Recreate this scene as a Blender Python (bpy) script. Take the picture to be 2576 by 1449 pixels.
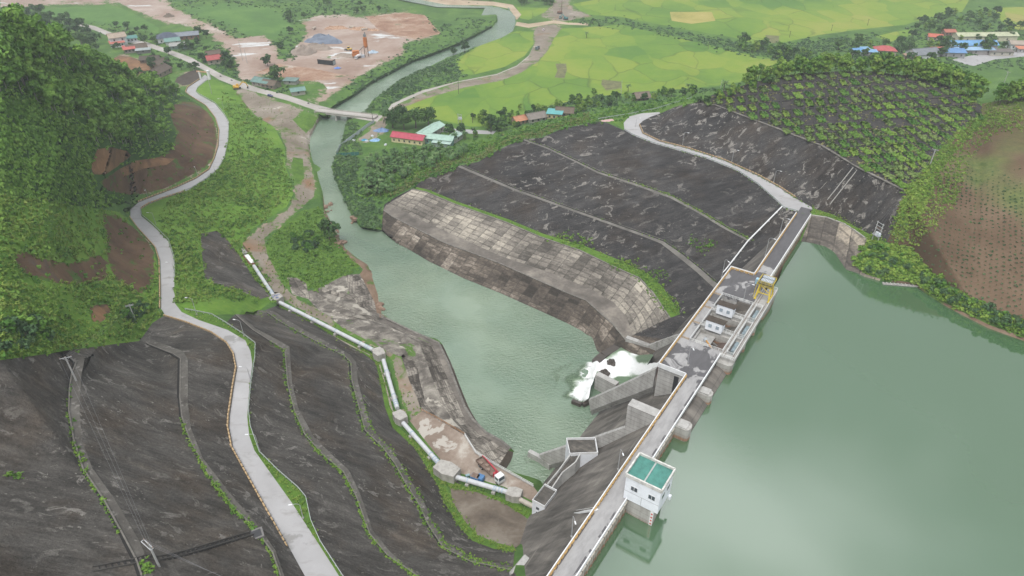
import bpy, bmesh, math, random
import numpy as np
from mathutils import Vector, Matrix
from mathutils.geometry import delaunay_2d_cdt
HAZE = 0.00021
random.seed(7); RNG = np.random.default_rng(7)
for o in list(bpy.data.objects): bpy.data.objects.remove(o)
SC = bpy.context.scene; COL = SC.collection
# ---------------------------------------------------------------- camera
CAM_H, PITCH, FPX = 130.0, 34.0, 1740.0            # metres over the dam crest, degrees below the horizon, focal length for a 2576 wide picture
cam_d = bpy.data.cameras.new('camera'); cam = bpy.data.objects.new('camera', cam_d); COL.objects.link(cam)
cam.location = (0, 0, CAM_H); cam.rotation_euler = (math.radians(90 - PITCH), 0, 0)
cam_d.sensor_width = 36.0; cam_d.lens = 36.0 * FPX / 2576.0; cam_d.clip_start = 1.0; cam_d.clip_end = 20000.0
SC.camera = cam
# ---------------------------------------------------------------- sky and sun (overcast)
SUN_EL, SUN_AZ = math.radians(58), math.radians(200)
w = bpy.data.worlds.new('World'); SC.world = w; w.use_nodes = True
nt = w.node_tree; nt.nodes.clear()
out = nt.nodes.new('ShaderNodeOutputWorld'); bg = nt.nodes.new('ShaderNodeBackground')
sky = nt.nodes.new('ShaderNodeTexSky'); sky.sky_type = 'NISHITA'; sky.sun_disc = False
sky.sun_elevation = SUN_EL; sky.sun_rotation = SUN_AZ; sky.dust_density = 3.0
hsv = nt.nodes.new('ShaderNodeHueSaturation'); hsv.inputs['Saturation'].default_value = 0.25
tcw = nt.nodes.new('ShaderNodeTexCoord'); mpw = nt.nodes.new('ShaderNodeMapping'); mpw.inputs['Scale'].default_value = (1, 1, 2.2)
nsw = nt.nodes.new('ShaderNodeTexNoise'); nsw.inputs['Scale'].default_value = 2.3; nsw.inputs['Detail'].default_value = 3; nsw.inputs['Roughness'].default_value = 0.45
rpw = nt.nodes.new('ShaderNodeValToRGB'); rpw.color_ramp.elements[0].position = 0.4; rpw.color_ramp.elements[1].position = 0.62
rpw.color_ramp.elements[0].color = (4.2, 4.4, 4.65, 1); rpw.color_ramp.elements[1].color = (12.0, 12.2, 12.4, 1)
mxw = nt.nodes.new('ShaderNodeMix'); mxw.data_type = 'RGBA'; mxw.inputs[0].default_value = 0.85
L = nt.links
L.new(sky.outputs[0], hsv.inputs['Color']); L.new(tcw.outputs['Generated'], mpw.inputs[0]); L.new(mpw.outputs[0], nsw.inputs['Vector'])
L.new(nsw.outputs[0], rpw.inputs[0]); L.new(hsv.outputs[0], mxw.inputs[6]); L.new(rpw.outputs[0], mxw.inputs[7])
sxw = nt.nodes.new('ShaderNodeSeparateXYZ'); mrw = nt.nodes.new('ShaderNodeMapRange'); mrw.inputs['From Min'].default_value = 0.0; mrw.inputs['From Max'].default_value = 0.9; mrw.inputs['To Min'].default_value = 0.42; mrw.inputs['To Max'].default_value = 1.32
mmw = nt.nodes.new('ShaderNodeVectorMath'); mmw.operation = 'SCALE'; L.new(tcw.outputs['Generated'], sxw.inputs[0]); L.new(sxw.outputs['Z'], mrw.inputs['Value']); L.new(mxw.outputs[2], mmw.inputs[0]); L.new(mrw.outputs[0], mmw.inputs['Scale'])   # an overcast sky is brightest overhead
L.new(mmw.outputs[0], bg.inputs[0]); bg.inputs[1].default_value = 0.1; L.new(bg.outputs[0], out.inputs[0])
sun_d = bpy.data.lights.new('sun', 'SUN'); sun_d.energy = 1.4; sun_d.angle = math.radians(20); sun_d.color = (1.0, 0.96, 0.9)
sun = bpy.data.objects.new('sun', sun_d); COL.objects.link(sun)
sun.rotation_euler = Vector((-math.sin(SUN_AZ) * math.cos(SUN_EL), -math.cos(SUN_AZ) * math.cos(SUN_EL), -math.sin(SUN_EL))).to_track_quat('-Z', 'Y').to_euler()
SC.view_settings.view_transform = 'Standard'; SC.view_settings.look = 'None'; SC.view_settings.gamma = 1.0
SC.view_settings.use_curve_mapping = False; SC.view_settings.exposure = 0.66
SC.cycles.volume_step_rate = 4.0; SC.cycles.max_bounces = 6; SC.cycles.transparent_max_bounces = 8
# ---------------------------------------------------------------- survey: sight lines from the camera to known heights
_t = math.radians(PITCH); _F = np.array([0, math.cos(_t), -math.sin(_t)]); _U = np.array([0, math.sin(_t), math.cos(_t)])
def un(px, py, z=0.0):
    d = _F * FPX + np.array([1., 0, 0]) * (px - 1288) + _U * (724.5 - py)
    s = (z - CAM_H) / d[2]
    return Vector((d[0] * s, d[1] * s, z))
def una(P, Z):
    d = _F[None] * FPX + np.array([[1., 0, 0]]) * (P[:, 0:1] - 1288) + _U[None] * (724.5 - P[:, 1:2])
    s = (Z - CAM_H) / d[:, 2]
    return np.stack([d[:, 0] * s, d[:, 1] * s, Z], 1)
# ---------------------------------------------------------------- materials
class N:
    def __init__(s, name):
        s.m = bpy.data.materials.new(name); s.m.use_nodes = True; s.t = s.m.node_tree; s.t.nodes.clear()
        s.out = s.n('ShaderNodeOutputMaterial'); s.b = s.n('ShaderNodeBsdfPrincipled'); s.t.links.new(s.b.outputs[0], s.out.inputs[0])
        s.b.inputs['Roughness'].default_value = 0.9; s.b.inputs['Specular IOR Level'].default_value = 0.2
    def n(s, k): return s.t.nodes.new(k)
    def put(s, sock, v):
        if hasattr(v, 'is_output') or isinstance(v, bpy.types.NodeSocket): s.t.links.new(v, sock)
        elif isinstance(v, (tuple, list)) and len(v) == 3 and sock.type == 'RGBA': sock.default_value = (*v, 1)
        else: sock.default_value = v
    def pos(s): return s.n('ShaderNodeNewGeometry').outputs['Position']
    def obj(s): return s.n('ShaderNodeTexCoord').outputs['Object']
    def map(s, v, rot=0.0, scale=(1, 1, 1), loc=(0, 0, 0)):
        k = s.n('ShaderNodeMapping'); s.put(k.inputs[0], v); k.inputs['Rotation'].default_value = (0, 0, rot); k.inputs['Scale'].default_value = scale; k.inputs['Location'].default_value = loc
        return k.outputs[0]
    def noise(s, v, scale, detail=4, rough=0.55, dist=0.0):
        k = s.n('ShaderNodeTexNoise'); s.put(k.inputs['Vector'], v); k.inputs['Scale'].default_value = scale; k.inputs['Detail'].default_value = detail
        k.inputs['Roughness'].default_value = rough; k.inputs['Distortion'].default_value = dist; return k.outputs[0]
    def noisec(s, v, scale, detail=2):
        k = s.n('ShaderNodeTexNoise'); s.put(k.inputs['Vector'], v); k.inputs['Scale'].default_value = scale; k.inputs['Detail'].default_value = detail; return k.outputs['Color']
    def vor(s, v, scale, feature='F1', out='Distance', rnd=1.0):
        k = s.n('ShaderNodeTexVoronoi'); k.feature = feature; s.put(k.inputs['Vector'], v); k.inputs['Scale'].default_value = scale; k.inputs['Randomness'].default_value = rnd
        return k.outputs[out]
    def ramp(s, f, stops, interp='LINEAR'):
        k = s.n('ShaderNodeValToRGB'); s.put(k.inputs[0], f); e = k.color_ramp.elements; k.color_ramp.interpolation = interp
        while len(e) < len(stops): e.new(0.5)
        for i, (p, c) in enumerate(stops):
            e[i].position = p; e[i].color = (c, c, c, 1) if isinstance(c, (int, float)) else (*c, 1)
        return k.outputs[0]
    def mix(s, f, a, b, mode='MIX'):
        k = s.n('ShaderNodeMix'); k.data_type = 'RGBA'; k.blend_type = mode; s.put(k.inputs[0], f); s.put(k.inputs[6], a); s.put(k.inputs[7], b); return k.outputs[2]
    def math(s, op, a, b=0.0, c=0.0):
        k = s.n('ShaderNodeMath'); k.operation = op; s.put(k.inputs[0], a); s.put(k.inputs[1], b)
        if len(k.inputs) > 2: s.put(k.inputs[2], c)
        return k.outputs[0]
    def vmath(s, op, a, b=(0, 0, 0)):
        k = s.n('ShaderNodeVectorMath'); k.operation = op; s.put(k.inputs[0], a); s.put(k.inputs[1], b); return k.outputs['Value' if op in ('DOT_PRODUCT', 'LENGTH') else 'Vector']
    def comb(s, x, y, z=0.0):
        k = s.n('ShaderNodeCombineXYZ'); s.put(k.inputs[0], x); s.put(k.inputs[1], y); s.put(k.inputs[2], z); return k.outputs[0]
    def sep(s, v):
        k = s.n('ShaderNodeSeparateXYZ'); s.put(k.inputs[0], v); return k.outputs
    def white(s, v):
        k = s.n('ShaderNodeTexWhiteNoise'); k.noise_dimensions = '3D'; s.put(k.inputs['Vector'], v); return k.outputs
    def attr(s, name):
        k = s.n('ShaderNodeAttribute'); k.attribute_name = name; return k.outputs
    def bump(s, h, strength=0.4, dist=0.2):
        k = s.n('ShaderNodeBump'); s.put(k.inputs['Height'], h); k.inputs['Strength'].default_value = strength; k.inputs['Distance'].default_value = dist
        s.t.links.new(k.outputs[0], s.b.inputs['Normal'])
    def col(s, c, rough=None, spec=None, metal=None):
        s.put(s.b.inputs['Base Color'], c)
        if rough is not None: s.put(s.b.inputs['Roughness'], rough)
        if spec is not None: s.b.inputs['Specular IOR Level'].default_value = spec
        if metal is not None: s.b.inputs['Metallic'].default_value = metal
        return s.m
MATS = {}
def plain(name, c, rough=0.7, spec=0.3, metal=0.0, var=0.18, scale=0.8):
    """paint, metal or plaster with a little weathering"""
    if name in MATS: return MATS[name]
    k = N(name); p = k.obj()
    n1 = k.noise(p, scale, 5, 0.6); n2 = k.noise(p, scale * 7, 3, 0.6)
    f = k.math('MULTIPLY_ADD', n1, 0.7, k.math('MULTIPLY', n2, 0.3))
    cc = k.ramp(f, [(0.3, tuple(x * (1 - 1.6 * var) for x in c)), (0.55, c), (0.75, tuple(min(1, x * (1 + 0.5 * var)) for x in c))])
    k.col(cc, rough, spec, metal); MATS[name] = k.m; return k.m
def fol_mat(name, dark, mid, lite):
    k = N(name); t = k.attr('tone')['Fac']; r = k.n('ShaderNodeObjectInfo').outputs['Random']
    f = k.math('MULTIPLY_ADD', r, 0.5, k.math('MULTIPLY', t, 0.7))
    k.col(k.ramp(f, [(0.05, dark), (0.5, mid), (1.0, lite)]), 0.75, 0.25)
    k.b.inputs['Subsurface Weight'].default_value = 0.0
    MATS[name] = k.m; return k.m
# ---------------------------------------------------------------- object helpers
def tag(o, label=None, cat=None, group=None, kind=None):
    if label: o['label'] = label
    if cat: o['category'] = cat
    if group: o['group'] = group
    if kind: o['kind'] = kind
    return o
def empty(name, loc=(0, 0, 0), rz=0.0, label=None, cat=None, group=None):
    o = bpy.data.objects.new(name, None); o.empty_display_size = 0.5; COL.objects.link(o); o.location = loc; o.rotation_euler = (0, 0, rz)
    return tag(o, label, cat, group)
def mesh_np(name, V, F, mats, parent=None, tone=None, smooth=False, midx=None):
    """V (n,3), F (m,k) arrays"""
    me = bpy.data.meshes.new(name); V = np.asarray(V, np.float32); F = np.asarray(F, np.int32); m, k = F.shape
    me.vertices.add(len(V)); me.vertices.foreach_set('co', V.ravel())
    me.loops.add(m * k); me.loops.foreach_set('vertex_index', F.ravel())
    me.polygons.add(m); me.polygons.foreach_set('loop_start', np.arange(m, dtype=np.int32) * k)
    try: me.polygons.foreach_set('loop_total', np.full(m, k, np.int32))
    except Exception: pass
    if midx is not None: me.polygons.foreach_set('material_index', np.asarray(midx, np.int32))
    if smooth: me.polygons.foreach_set('use_smooth', np.ones(m, bool))
    for mt in (mats if isinstance(mats, (list, tuple)) else [mats]): me.materials.append(mt)
    me.update(calc_edges=True); me.validate()
    if tone is not None:
        a = me.attributes.new('tone', 'FLOAT', 'POINT'); a.data.foreach_set('value', np.asarray(tone, np.float32))
    o = bpy.data.objects.new(name, me); COL.objects.link(o)
    if parent: o.parent = parent
    return o
class MB:
    """collects boxes, prisms, tubes and sheets into ONE mesh"""
    def __init__(s): s.v = []; s.f = []; s.mi = []; s.M = Matrix.Identity(4)
    def add(s, vs, fs, mi=0):
        b = len(s.v); s.v += [tuple(s.M @ Vector(q)) for q in vs]; s.f += [tuple(b + i for i in f) for f in fs]; s.mi += [mi] * len(fs); return s
    def box(s, c, d, rz=0.0, mi=0, taper=1.0):
        x, y, z = d[0] / 2, d[1] / 2, d[2] / 2; R = Matrix.Rotation(rz, 3, 'Z'); vs = []
        for sz in (-1, 1):
            k = taper if sz > 0 else 1
            for sx, sy in ((-1, -1), (1, -1), (1, 1), (-1, 1)): vs.append(Vector(c) + R @ Vector((sx * x * k, sy * y * k, sz * z)))
        return s.add(vs, [(3, 2, 1, 0), (4, 5, 6, 7), (0, 1, 5, 4), (1, 2, 6, 5), (2, 3, 7, 6), (3, 0, 4, 7)], mi)
    def b2(s, x0, x1, y0, y1, z0, z1, mi=0): return s.box(((x0 + x1) / 2, (y0 + y1) / 2, (z0 + z1) / 2), (abs(x1 - x0), abs(y1 - y0), abs(z1 - z0)), 0, mi)
    def bar(s, a, b, w, h=None, mi=0):
        a, b = Vector(a), Vector(b); h = h or w; d = b - a
        if d.length < 1e-6: return s
        d.normalize(); up = Vector((0, 0, 1)) if abs(d.z) < 0.95 else Vector((1, 0, 0)); r = d.cross(up).normalized(); u = r.cross(d)
        vs = [p + r * (sx * w / 2) + u * (sy * h / 2) for p in (a, b) for sx, sy in ((-1, -1), (1, -1), (1, 1), (-1, 1))]
        return s.add(vs, [(3, 2, 1, 0), (4, 5, 6, 7), (0, 1, 5, 4), (1, 2, 6, 5), (2, 3, 7, 6), (3, 0, 4, 7)], mi)
    def tube(s, pts, r, n=8, mi=0, cap=True):
        pts = [Vector(p) for p in pts]; rs = r if isinstance(r, (list, tuple)) else [r] * len(pts); vs = []; fs = []
        for i, p in enumerate(pts):
            d = (pts[min(i + 1, len(pts) - 1)] - pts[max(i - 1, 0)]).normalized(); up = Vector((0, 0, 1)) if abs(d.z) < 0.95 else Vector((1, 0, 0))
            a = d.cross(up).normalized(); b = a.cross(d)
            vs += [p + (a * math.cos(2 * math.pi * k / n) + b * math.sin(2 * math.pi * k / n)) * rs[i] for k in range(n)]
        for i in range(len(pts) - 1):
            for k in range(n): fs.append((i * n + k, i * n + (k + 1) % n, (i + 1) * n + (k + 1) % n, (i + 1) * n + k))
        if cap: fs.append(tuple(range(n))[::-1]); fs.append(tuple((len(pts) - 1) * n + k for k in range(n)))
        return s.add(vs, fs, mi)
    def prism(s, poly, z0, z1, mi=0):
        """poly in plan; z0/z1 numbers or per-vertex lists"""
        n = len(poly); a = z0 if isinstance(z0, (list, tuple)) else [z0] * n; b = z1 if isinstance(z1, (list, tuple)) else [z1] * n
        vs = [(p[0], p[1], a[i]) for i, p in enumerate(poly)] + [(p[0], p[1], b[i]) for i, p in enumerate(poly)]
        fs = [tuple(range(n))[::-1], tuple(n + i for i in range(n))] + [(i, (i + 1) % n, n + (i + 1) % n, n + i) for i in range(n)]
        return s.add(vs, fs, mi)
    def extr(s, prof, axis_pts, mi=0):
        """profile of (y,z) pairs swept along x values"""
        x0, x1 = axis_pts; n = len(prof)
        vs = [(x0, p[0], p[1]) for p in prof] + [(x1, p[0], p[1]) for p in prof]
        fs = [tuple(range(n)), tuple(n + i for i in range(n))[::-1]] + [(i, n + i, n + (i + 1) % n, (i + 1) % n) for i in range(n)]
        return s.add(vs, fs, mi)
    def quad(s, a, b, c, d, mi=0): return s.add([a, b, c, d], [(0, 1, 2, 3)], mi)
    def build(s, name, mats, parent=None, bevel=0.0, smooth=False):
        me = bpy.data.meshes.new(name); me.from_pydata(s.v, [], s.f)
        for mt in (mats if isinstance(mats, (list, tuple)) else [mats]): me.materials.append(mt)
        me.polygons.foreach_set('material_index', s.mi)
        bm = bmesh.new(); bm.from_mesh(me); bmesh.ops.recalc_face_normals(bm, faces=bm.faces); bm.to_mesh(me); bm.free()
        if smooth: me.polygons.foreach_set('use_smooth', [True] * len(me.polygons))
        me.update(); o = bpy.data.objects.new(name, me); COL.objects.link(o)
        if parent: o.parent = parent
        if bevel:
            md = o.modifiers.new('bevel', 'BEVEL'); md.width = bevel; md.segments = 1; md.limit_method = 'ANGLE'
        return o
def kids(o): return [c for c in bpy.data.objects if c.parent == o]
def copy_thing(root, loc, rz=0.0, scale=1.0, label=None, group=None, _tree={}):
    """a copy of a thing with copies of its parts and sub-parts (mesh data shared)"""
    if root.name not in _tree: _tree[root.name] = [(c, kids(c)) for c in kids(root)]
    r = root.copy(); COL.objects.link(r); r.location = loc; r.rotation_euler = (0, 0, rz); r.scale = (scale,) * 3 if isinstance(scale, (int, float)) else scale
    if label: r['label'] = label
    if group: r['group'] = group
    for c, sub in _tree[root.name]:
        d = c.copy(); COL.objects.link(d); d.parent = r
        for e in sub:
            g = e.copy(); COL.objects.link(g); g.parent = d
    return r
# ================================================================ TERRAIN: surveyed break lines (sight-line x, y, height)
ZT, ZP, ZR, ZV = -40.0, -33.0, -5.5, -36.0        # tailwater, platform, reservoir, valley floor
def zl(pts, zs):
    """give a polyline heights: zs = number, or [(index, z), ...] interpolated along it"""
    if isinstance(zs, (int, float)): return [(p[0], p[1], float(zs)) for p in pts]
    xs = [k for k, _ in zs]; v = [z for _, z in zs]
    return [(p[0], p[1], float(np.interp(i, xs, v))) for i, p in enumerate(pts)]
RL = zl([(767,1449),(727,1376),(680,1293),(620,1186),(587,1126),(577,1076),(578,1049),(590,966),(597,926),(590,890),(573,863),(533,836),(467,810),(417,795),(405,776),(405,716),(403,656),(393,623),(350,576),(328,546),(328,526),(347,510),(377,498),(417,483),(443,473),(493,450),(527,427),(540,400),(550,367),(552,327),(543,297),(520,267),(480,242),(468,232),(473,220),(503,200),(515,188)],
        [(0,0),(4,-2),(7,-4),(10,-6.5),(14,-10),(17,-14),(19,-17),(23,-21),(27,-25.5),(30,-29),(33,-33),(36,-35.5)])
RR = [(853,1449),(800,1366),(733,1263),(687,1199),(640,1133),(627,1096),(622,1049),(628,966),(635,916),(630,883),(617,856),(573,830),(500,805),(457,785),(440,763),(438,700),(437,650),(423,606),(383,566),(355,543),(353,526),(373,513),(413,498),(460,483),(480,475),(515,453),(547,427),(563,400),(573,353),(575,307),(563,287),(540,260),(500,238),(492,230),(497,220),(520,202),(530,197)]
RR = [(p[0], p[1], q[2]) for p, q in zip(RR, RL)]
RL0 = [(850,1600,1.5)] + RL; RR0 = [(955,1600,1.5)] + RR
# left cut: benches A and B, top edge
A_in = zl([(380,836),(353,853),(370,866),(430,890),(450,903),(448,1000),(453,1049),(473,1106),(520,1193),(580,1273),(640,1333),(680,1390),(700,1449),(740,1600)], [(0,-8.5),(2,-5),(4,1),(8,5),(10,5.5),(13,6)])
A_out = zl([(398,840),(375,848),(390,857),(460,883),(472,903),(473,966),(473,1016),(480,1076),(510,1153),(580,1243),(653,1326),(692,1384),(715,1449),(760,1600)], [(0,-9),(2,-5.3),(4,.8),(8,4.8),(10,5.3),(13,5.8)])
B_in = zl([(163,893),(187,913),(176,940),(170,980),(168,1033),(180,1106),(203,1179),(253,1253),(300,1340),(337,1410),(350,1449),(400,1600)], [(0,19),(4,20),(11,21)])
B_out = zl([(180,882),(213,903),(205,940),(203,966),(200,1033),(205,1106),(233,1179),(287,1253),(330,1326),(353,1366),(385,1449),(435,1600)], [(0,18.6),(4,19.6),(11,20.6)])
CUT = zl([(-700,955),(0,906),(130,889),(167,881),(250,872),(350,858),(383,812),(406,797)], [(0,42),(1,34),(2,25),(3,20),(4,11),(5,-4),(6,-9),(7,-10.2)])
LB = zl([(-700,955),(-700,1200),(-700,1600)], [(0,42),(2,48)])
# slopes between the left road and the river
GR = zl([(447,766),(467,780),(533,793),(567,813),(613,843),(643,866),(642,900),(632,966),(626,1033),(631,1076),(653,1139),(700,1186),(750,1229),(770,1253),(783,1313),(807,1366),(861,1449),(960,1600)], [(0,-9.8),(5,-6.8),(7,-4.5),(11,-1.7),(14,-.6),(17,1)])
C_in = zl([(590,792),(633,830),(680,860),(713,880),(720,966),(737,1033),(763,1093),(810,1146),(859,1186),(892,1249),(925,1343),(969,1396),(1045,1449),(1200,1600)], [(0,-15.5),(3,-14),(5,-12),(10,-10),(13,-9)])
C_out = zl([(600,790),(643,826),(695,853),(728,872),(735,966),(750,1026),(790,1100),(840,1148),(878,1183),(905,1240),(938,1336),(983,1390),(1060,1449),(1215,1600)], [(0,-15.7),(3,-14.2),(5,-12.2),(10,-10.2),(13,-9.2)])
D_in = zl([(639,791),(669,786),(701,809),(759,841),(812,869),(864,896),(879,911),(882,959),(892,996),(902,1034),(915,1083),(959,1126),(989,1166),(1015,1213),(1052,1273),(1072,1319),(1109,1376),(1179,1413),(1289,1436)], [(0,-25),(6,-24),(13,-21),(18,-18)])
D_out = zl([(650,780),(690,784),(722,804),(776,836),(830,864),(880,892),(896,912),(900,959),(910,996),(922,1034),(935,1080),(975,1120),(1005,1160),(1031,1206),(1068,1266),(1088,1312),(1122,1366),(1186,1402),(1288,1425)], [(0,-25.2),(6,-24.2),(13,-21.2),(18,-18.5)])
E_up = zl([(700,772),(745,790),(800,822),(860,858),(915,890),(945,912),(958,966),(968,1023),(988,1076),(1041,1125),(1061,1155),(1088,1201),(1101,1220),(1121,1270),(1155,1324),(1188,1360),(1240,1380),(1292,1390)], [(0,-33.4),(12,-32.5),(13,-31),(17,-24.5)])
E_dn = zl([(706,764),(760,788),(815,820),(875,856),(925,882),(953,905),(968,966),(980,1023),(1000,1072),(1053,1118),(1074,1148),(1102,1192),(1118,1208),(1138,1262),(1170,1312),(1200,1345),(1245,1364),(1294,1376)], [(0,-33.5),(12,-32.8),(13,-31.2),(17,-25)])
BROWN = zl([(1133,1228),(1200,1238),(1265,1264),(1318,1298),(1345,1320)], [(0,-32.8),(2,-33),(4,-32)])
DAML = zl([(1345,1320),(1335,1345),(1300,1376),(1294,1390),(1290,1436),(1300,1449),(1380,1600)], [(0,-32),(2,-25),(4,-17.5),(6,-6)])
PIPE_R = zl([(612,640),(632,662),(650,690),(692,742),(760,780),(830,817),(900,852),(952,874),(985,905),(1003,966),(1017,1024),(1030,1058),(1115,1165),(1150,1188),(1270,1225),(1342,1262)], -33.2)
TRACK_R = zl([(664,600),(672,640),(689,671),(714,721),(747,753),(799,779),(847,806),(889,834),(927,851),(977,886),(1009,896),(1022,934),(1030,959),(1050,1004),(1060,1034)], -33.2)
PLAT = zl([(1060,1034),(1099,1054),(1169,1095),(1197,1140),(1237,1165),(1342,1224)], ZP)
PLAT_E = [(1342,1224,ZP),(1362,1250,ZP),(1342,1262,-33.2)]
REV_U = zl([(1012,897),(1040,903),(1052,931),(1056,958),(1070,1010),(1098,1046)], -35.0)        # foot of the pale panels beside the track
REV_T = zl([(800,775),(880,795),(930,806),(975,820),(1054,862),(1069,900),(1087,950),(1112,1018),(1142,1060),(1177,1095)], -35.2)   # top edge of the block slope
REV_B = zl([(955,808),(1010,828),(1087,866),(1107,908),(1127,955),(1147,1000),(1172,1060),(1202,1090),(1237,1108),(1279,1133)], -38.4)
WALL_T = zl([(970,800),(1034,832),(1103,862),(1127,912),(1149,972),(1169,1023),(1189,1055),(1222,1088),(1262,1110),(1284,1128)], -38.6)
WALL_B = zl([(982,801),(1040,831),(1121,871),(1150,936),(1169,985),(1192,1038),(1209,1068),(1239,1095),(1277,1118),(1299,1140)], -41.0)
TRI = zl([(1177,1095),(1200,1141),(1254,1171),(1279,1133)], [(0,-35.2),(1,-33.6),(2,-36.5),(3,-38.4)])
TRI_W = zl([(1279,1133),(1299,1140),(1297,1152),(1279,1181),(1254,1171)], [(0,-38.4),(1,-41),(3,-41),(4,-36.6)])
# old revetment on the spit, left of the tail pool
SPIT_W = zl([(925,665),(942,693),(964,721),(957,746),(962,771),(961,789),(970,800)], -40.4)
SPIT_A = zl([(868,694),(880,740),(905,772),(948,790)], [(0,-36),(3,-38.5)])
SPIT_B = zl([(798,729),(845,745),(893,757),(905,772)], [(0,-35),(3,-37.5)])
# river
RIV_L = zl([(812,297),(800,310),(782,345),(780,365),(785,400),(800,440),(812,480),(820,530),(835,560),(850,590),(870,625),(900,650),(925,665)], -40.3)
RIV_R = zl([(872,297),(868,312),(855,370),(845,390),(832,420),(850,470),(870,510),(885,545),(905,572),(930,577),(959,582)], -40.3)
RIV_UL = zl([(842,273),(859,262),(892,243),(942,207),(990,183),(1039,157),(1090,140),(1157,114),(1207,88),(1240,70),(1254,53),(1249,33),(1236,24),(1120,22),(1010,0),(940,-40)], -41.2)
RIV_UR = zl([(908,284),(919,279),(935,253),(980,220),(1015,194),(1050,177),(1095,161),(1128,146),(1162,132),(1212,112),(1260,95),(1290,78),(1296,60),(1293,42),(1278,26),(1240,10),(1130,6),(1040,-12),(980,-40)], [(0,-40.3),(13,-40.3),(14,-40.1),(15,-39.3),(18,-39)])
STREAM_T = zl([(1300,55),(1330,60),(1395,51),(1430,57),(1480,58)], -39)
STREAM_B = zl([(1296,64),(1330,70),(1392,59),(1430,62),(1480,64)], -39)
# right bank revetment and benches
W_R = zl([(959,582),(1016,631),(1083,671),(1172,715),(1261,751),(1350,791),(1409,818),(1462,845),(1482,854),(1493,890),(1504,908)], -41)
M1 = zl([(964,528),(989,546),(1051,577),(1114,609),(1159,626),(1252,660),(1342,700),(1425,736),(1475,756),(1542,816),(1575,856)], -34)
M2 = zl([(972,515),(1019,534),(1075,560),(1128,585),(1169,603),(1259,644),(1379,684),(1490,728),(1545,762),(1575,795),(1592,843)], -33.7)
T_ = zl([(1038,476),(1072,483),(1142,513),(1200,533),(1275,560),(1359,596),(1459,630),(1542,670),(1609,700),(1642,736),(1685,800)], -28)
T2 = zl([(1046,470),(1080,478),(1150,507),(1208,527),(1283,553),(1367,588),(1470,618),(1560,655),(1632,690),(1668,722),(1712,790)], -27.7)
B2o = zl([(1150,419),(1292,479),(1417,523),(1507,555),(1618,595),(1663,613),(1708,648),(1752,684),(1801,729)], -20.6)
B2i = zl([(1160,416),(1298,474),(1423,518),(1513,550),(1624,589),(1670,606),(1718,639),(1765,677),(1813,719)], -20.3)
B1o = zl([(1315,352),(1373,373),(1440,404),(1502,435),(1596,466),(1685,498),(1752,533),(1819,574),(1886,609)], -11)
B1i = zl([(1321,350),(1379,370),(1445,401),(1507,431),(1601,461),(1690,492),(1757,528),(1824,569),(1891,604)], -10.8)
V_ = zl([(964,528),(967,514),(993,497),(1038,474),(1060,456),(1105,434),(1150,418),(1203,407),(1239,385),(1275,367),(1315,351),(1364,347),(1417,322),(1462,314),(1493,305),(1525,307),(1569,327)], [(0,-34),(1,-33.7),(3,-28),(6,-20.5),(8,-15),(10,-11),(12,-6),(14,-4.5),(16,-4)])
RRo = zl([(1658,282),(1614,285),(1583,293),(1569,309),(1571,327),(1592,340),(1641,360),(1775,398),(1855,430),(1908,465),(1953,505),(1971,523),(2007,533)], [(0,-4),(4,-4),(8,-2),(12,-.9)])
RRi = zl([(1662,285),(1636,294),(1617,304),(1607,314),(1616,336),(1658,356),(1730,374),(1819,403),(1908,443),(1960,472),(1998,497),(2042,521),(2040,541)], [(0,-4),(4,-4),(7,-2),(11,-.9)])
KT = zl([(1662,285),(1700,268),(1752,259),(1801,264),(1864,289),(1953,322),(2069,367),(2157,420),(2271,477)], [(0,-3.5),(1,3),(2,8),(4,12.5),(6,15),(8,18)])
KR = zl([(2271,477),(2281,484),(2257,526),(2251,566),(2231,610),(2194,592)], [(0,18),(1,17.5),(4,2.5),(5,1.4)])
GS_U = zl([(2042,521),(2056,528),(2097,540),(2144,566),(2194,592)], [(0,-.9),(4,1.2)])
GS_D = zl([(2040,541),(2081,547),(2124,563),(2151,580),(2184,604)], [(0,-1),(4,.6)])
UA_B = zl([(2011,618),(2029,620),(2050,624),(2074,630),(2092,642),(2105,661),(2122,686)], -6.2)
UA_R = zl([(2184,604),(2168,633),(2142,663),(2122,686)], [(0,.6),(1,-1.5),(2,-3.5),(3,-6.2)])
SHORE = zl([(2122,686),(2170,700),(2212,711),(2240,714),(2300,722),(2330,745),(2370,772),(2420,800),(2480,830),(2576,866),(3600,960)], -6.2)
SHORE2 = zl([(2142,663),(2178,690),(2215,701),(2245,704),(2304,712),(2338,736),(2380,762),(2430,788),(2490,818),(2584,850),(3600,935)], -4.6)
FARM_L = zl([(2231,610),(2290,625),(2350,690),(2440,750),(2520,790),(2600,825),(3600,900)], [(0,2.5),(1,2),(2,-.5),(6,-1)])
RIDGE_R = zl([(1752,257),(1800,236),(1900,206),(2000,186),(2100,180),(2200,180),(2280,190),(2350,205),(2420,230),(2470,262),(2510,254),(2600,240),(3600,225)], [(0,8.5),(1,12),(2,17),(3,20),(5,22),(8,22),(9,23),(12,32)])
FARM_R = zl([(3600,420),(3600,700)], [(0,24),(1,8)])
RID_BACK = zl([(1740,238),(1800,224),(1900,196),(2000,174),(2100,166),(2200,165),(2280,172),(2350,184),(2420,204),(2470,226),(2510,228),(2600,215),(3600,200)], [(0,-15),(1,-20),(2,-26),(12,-26)])
VEG_N = zl([(895,500),(900,420),(960,385),(1060,375),(1180,365),(1250,350),(1310,318),(1450,284),(1600,258),(1700,247)], [(0,-37),(2,-36),(4,-35.5),(6,-32),(9,-22)])
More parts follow.
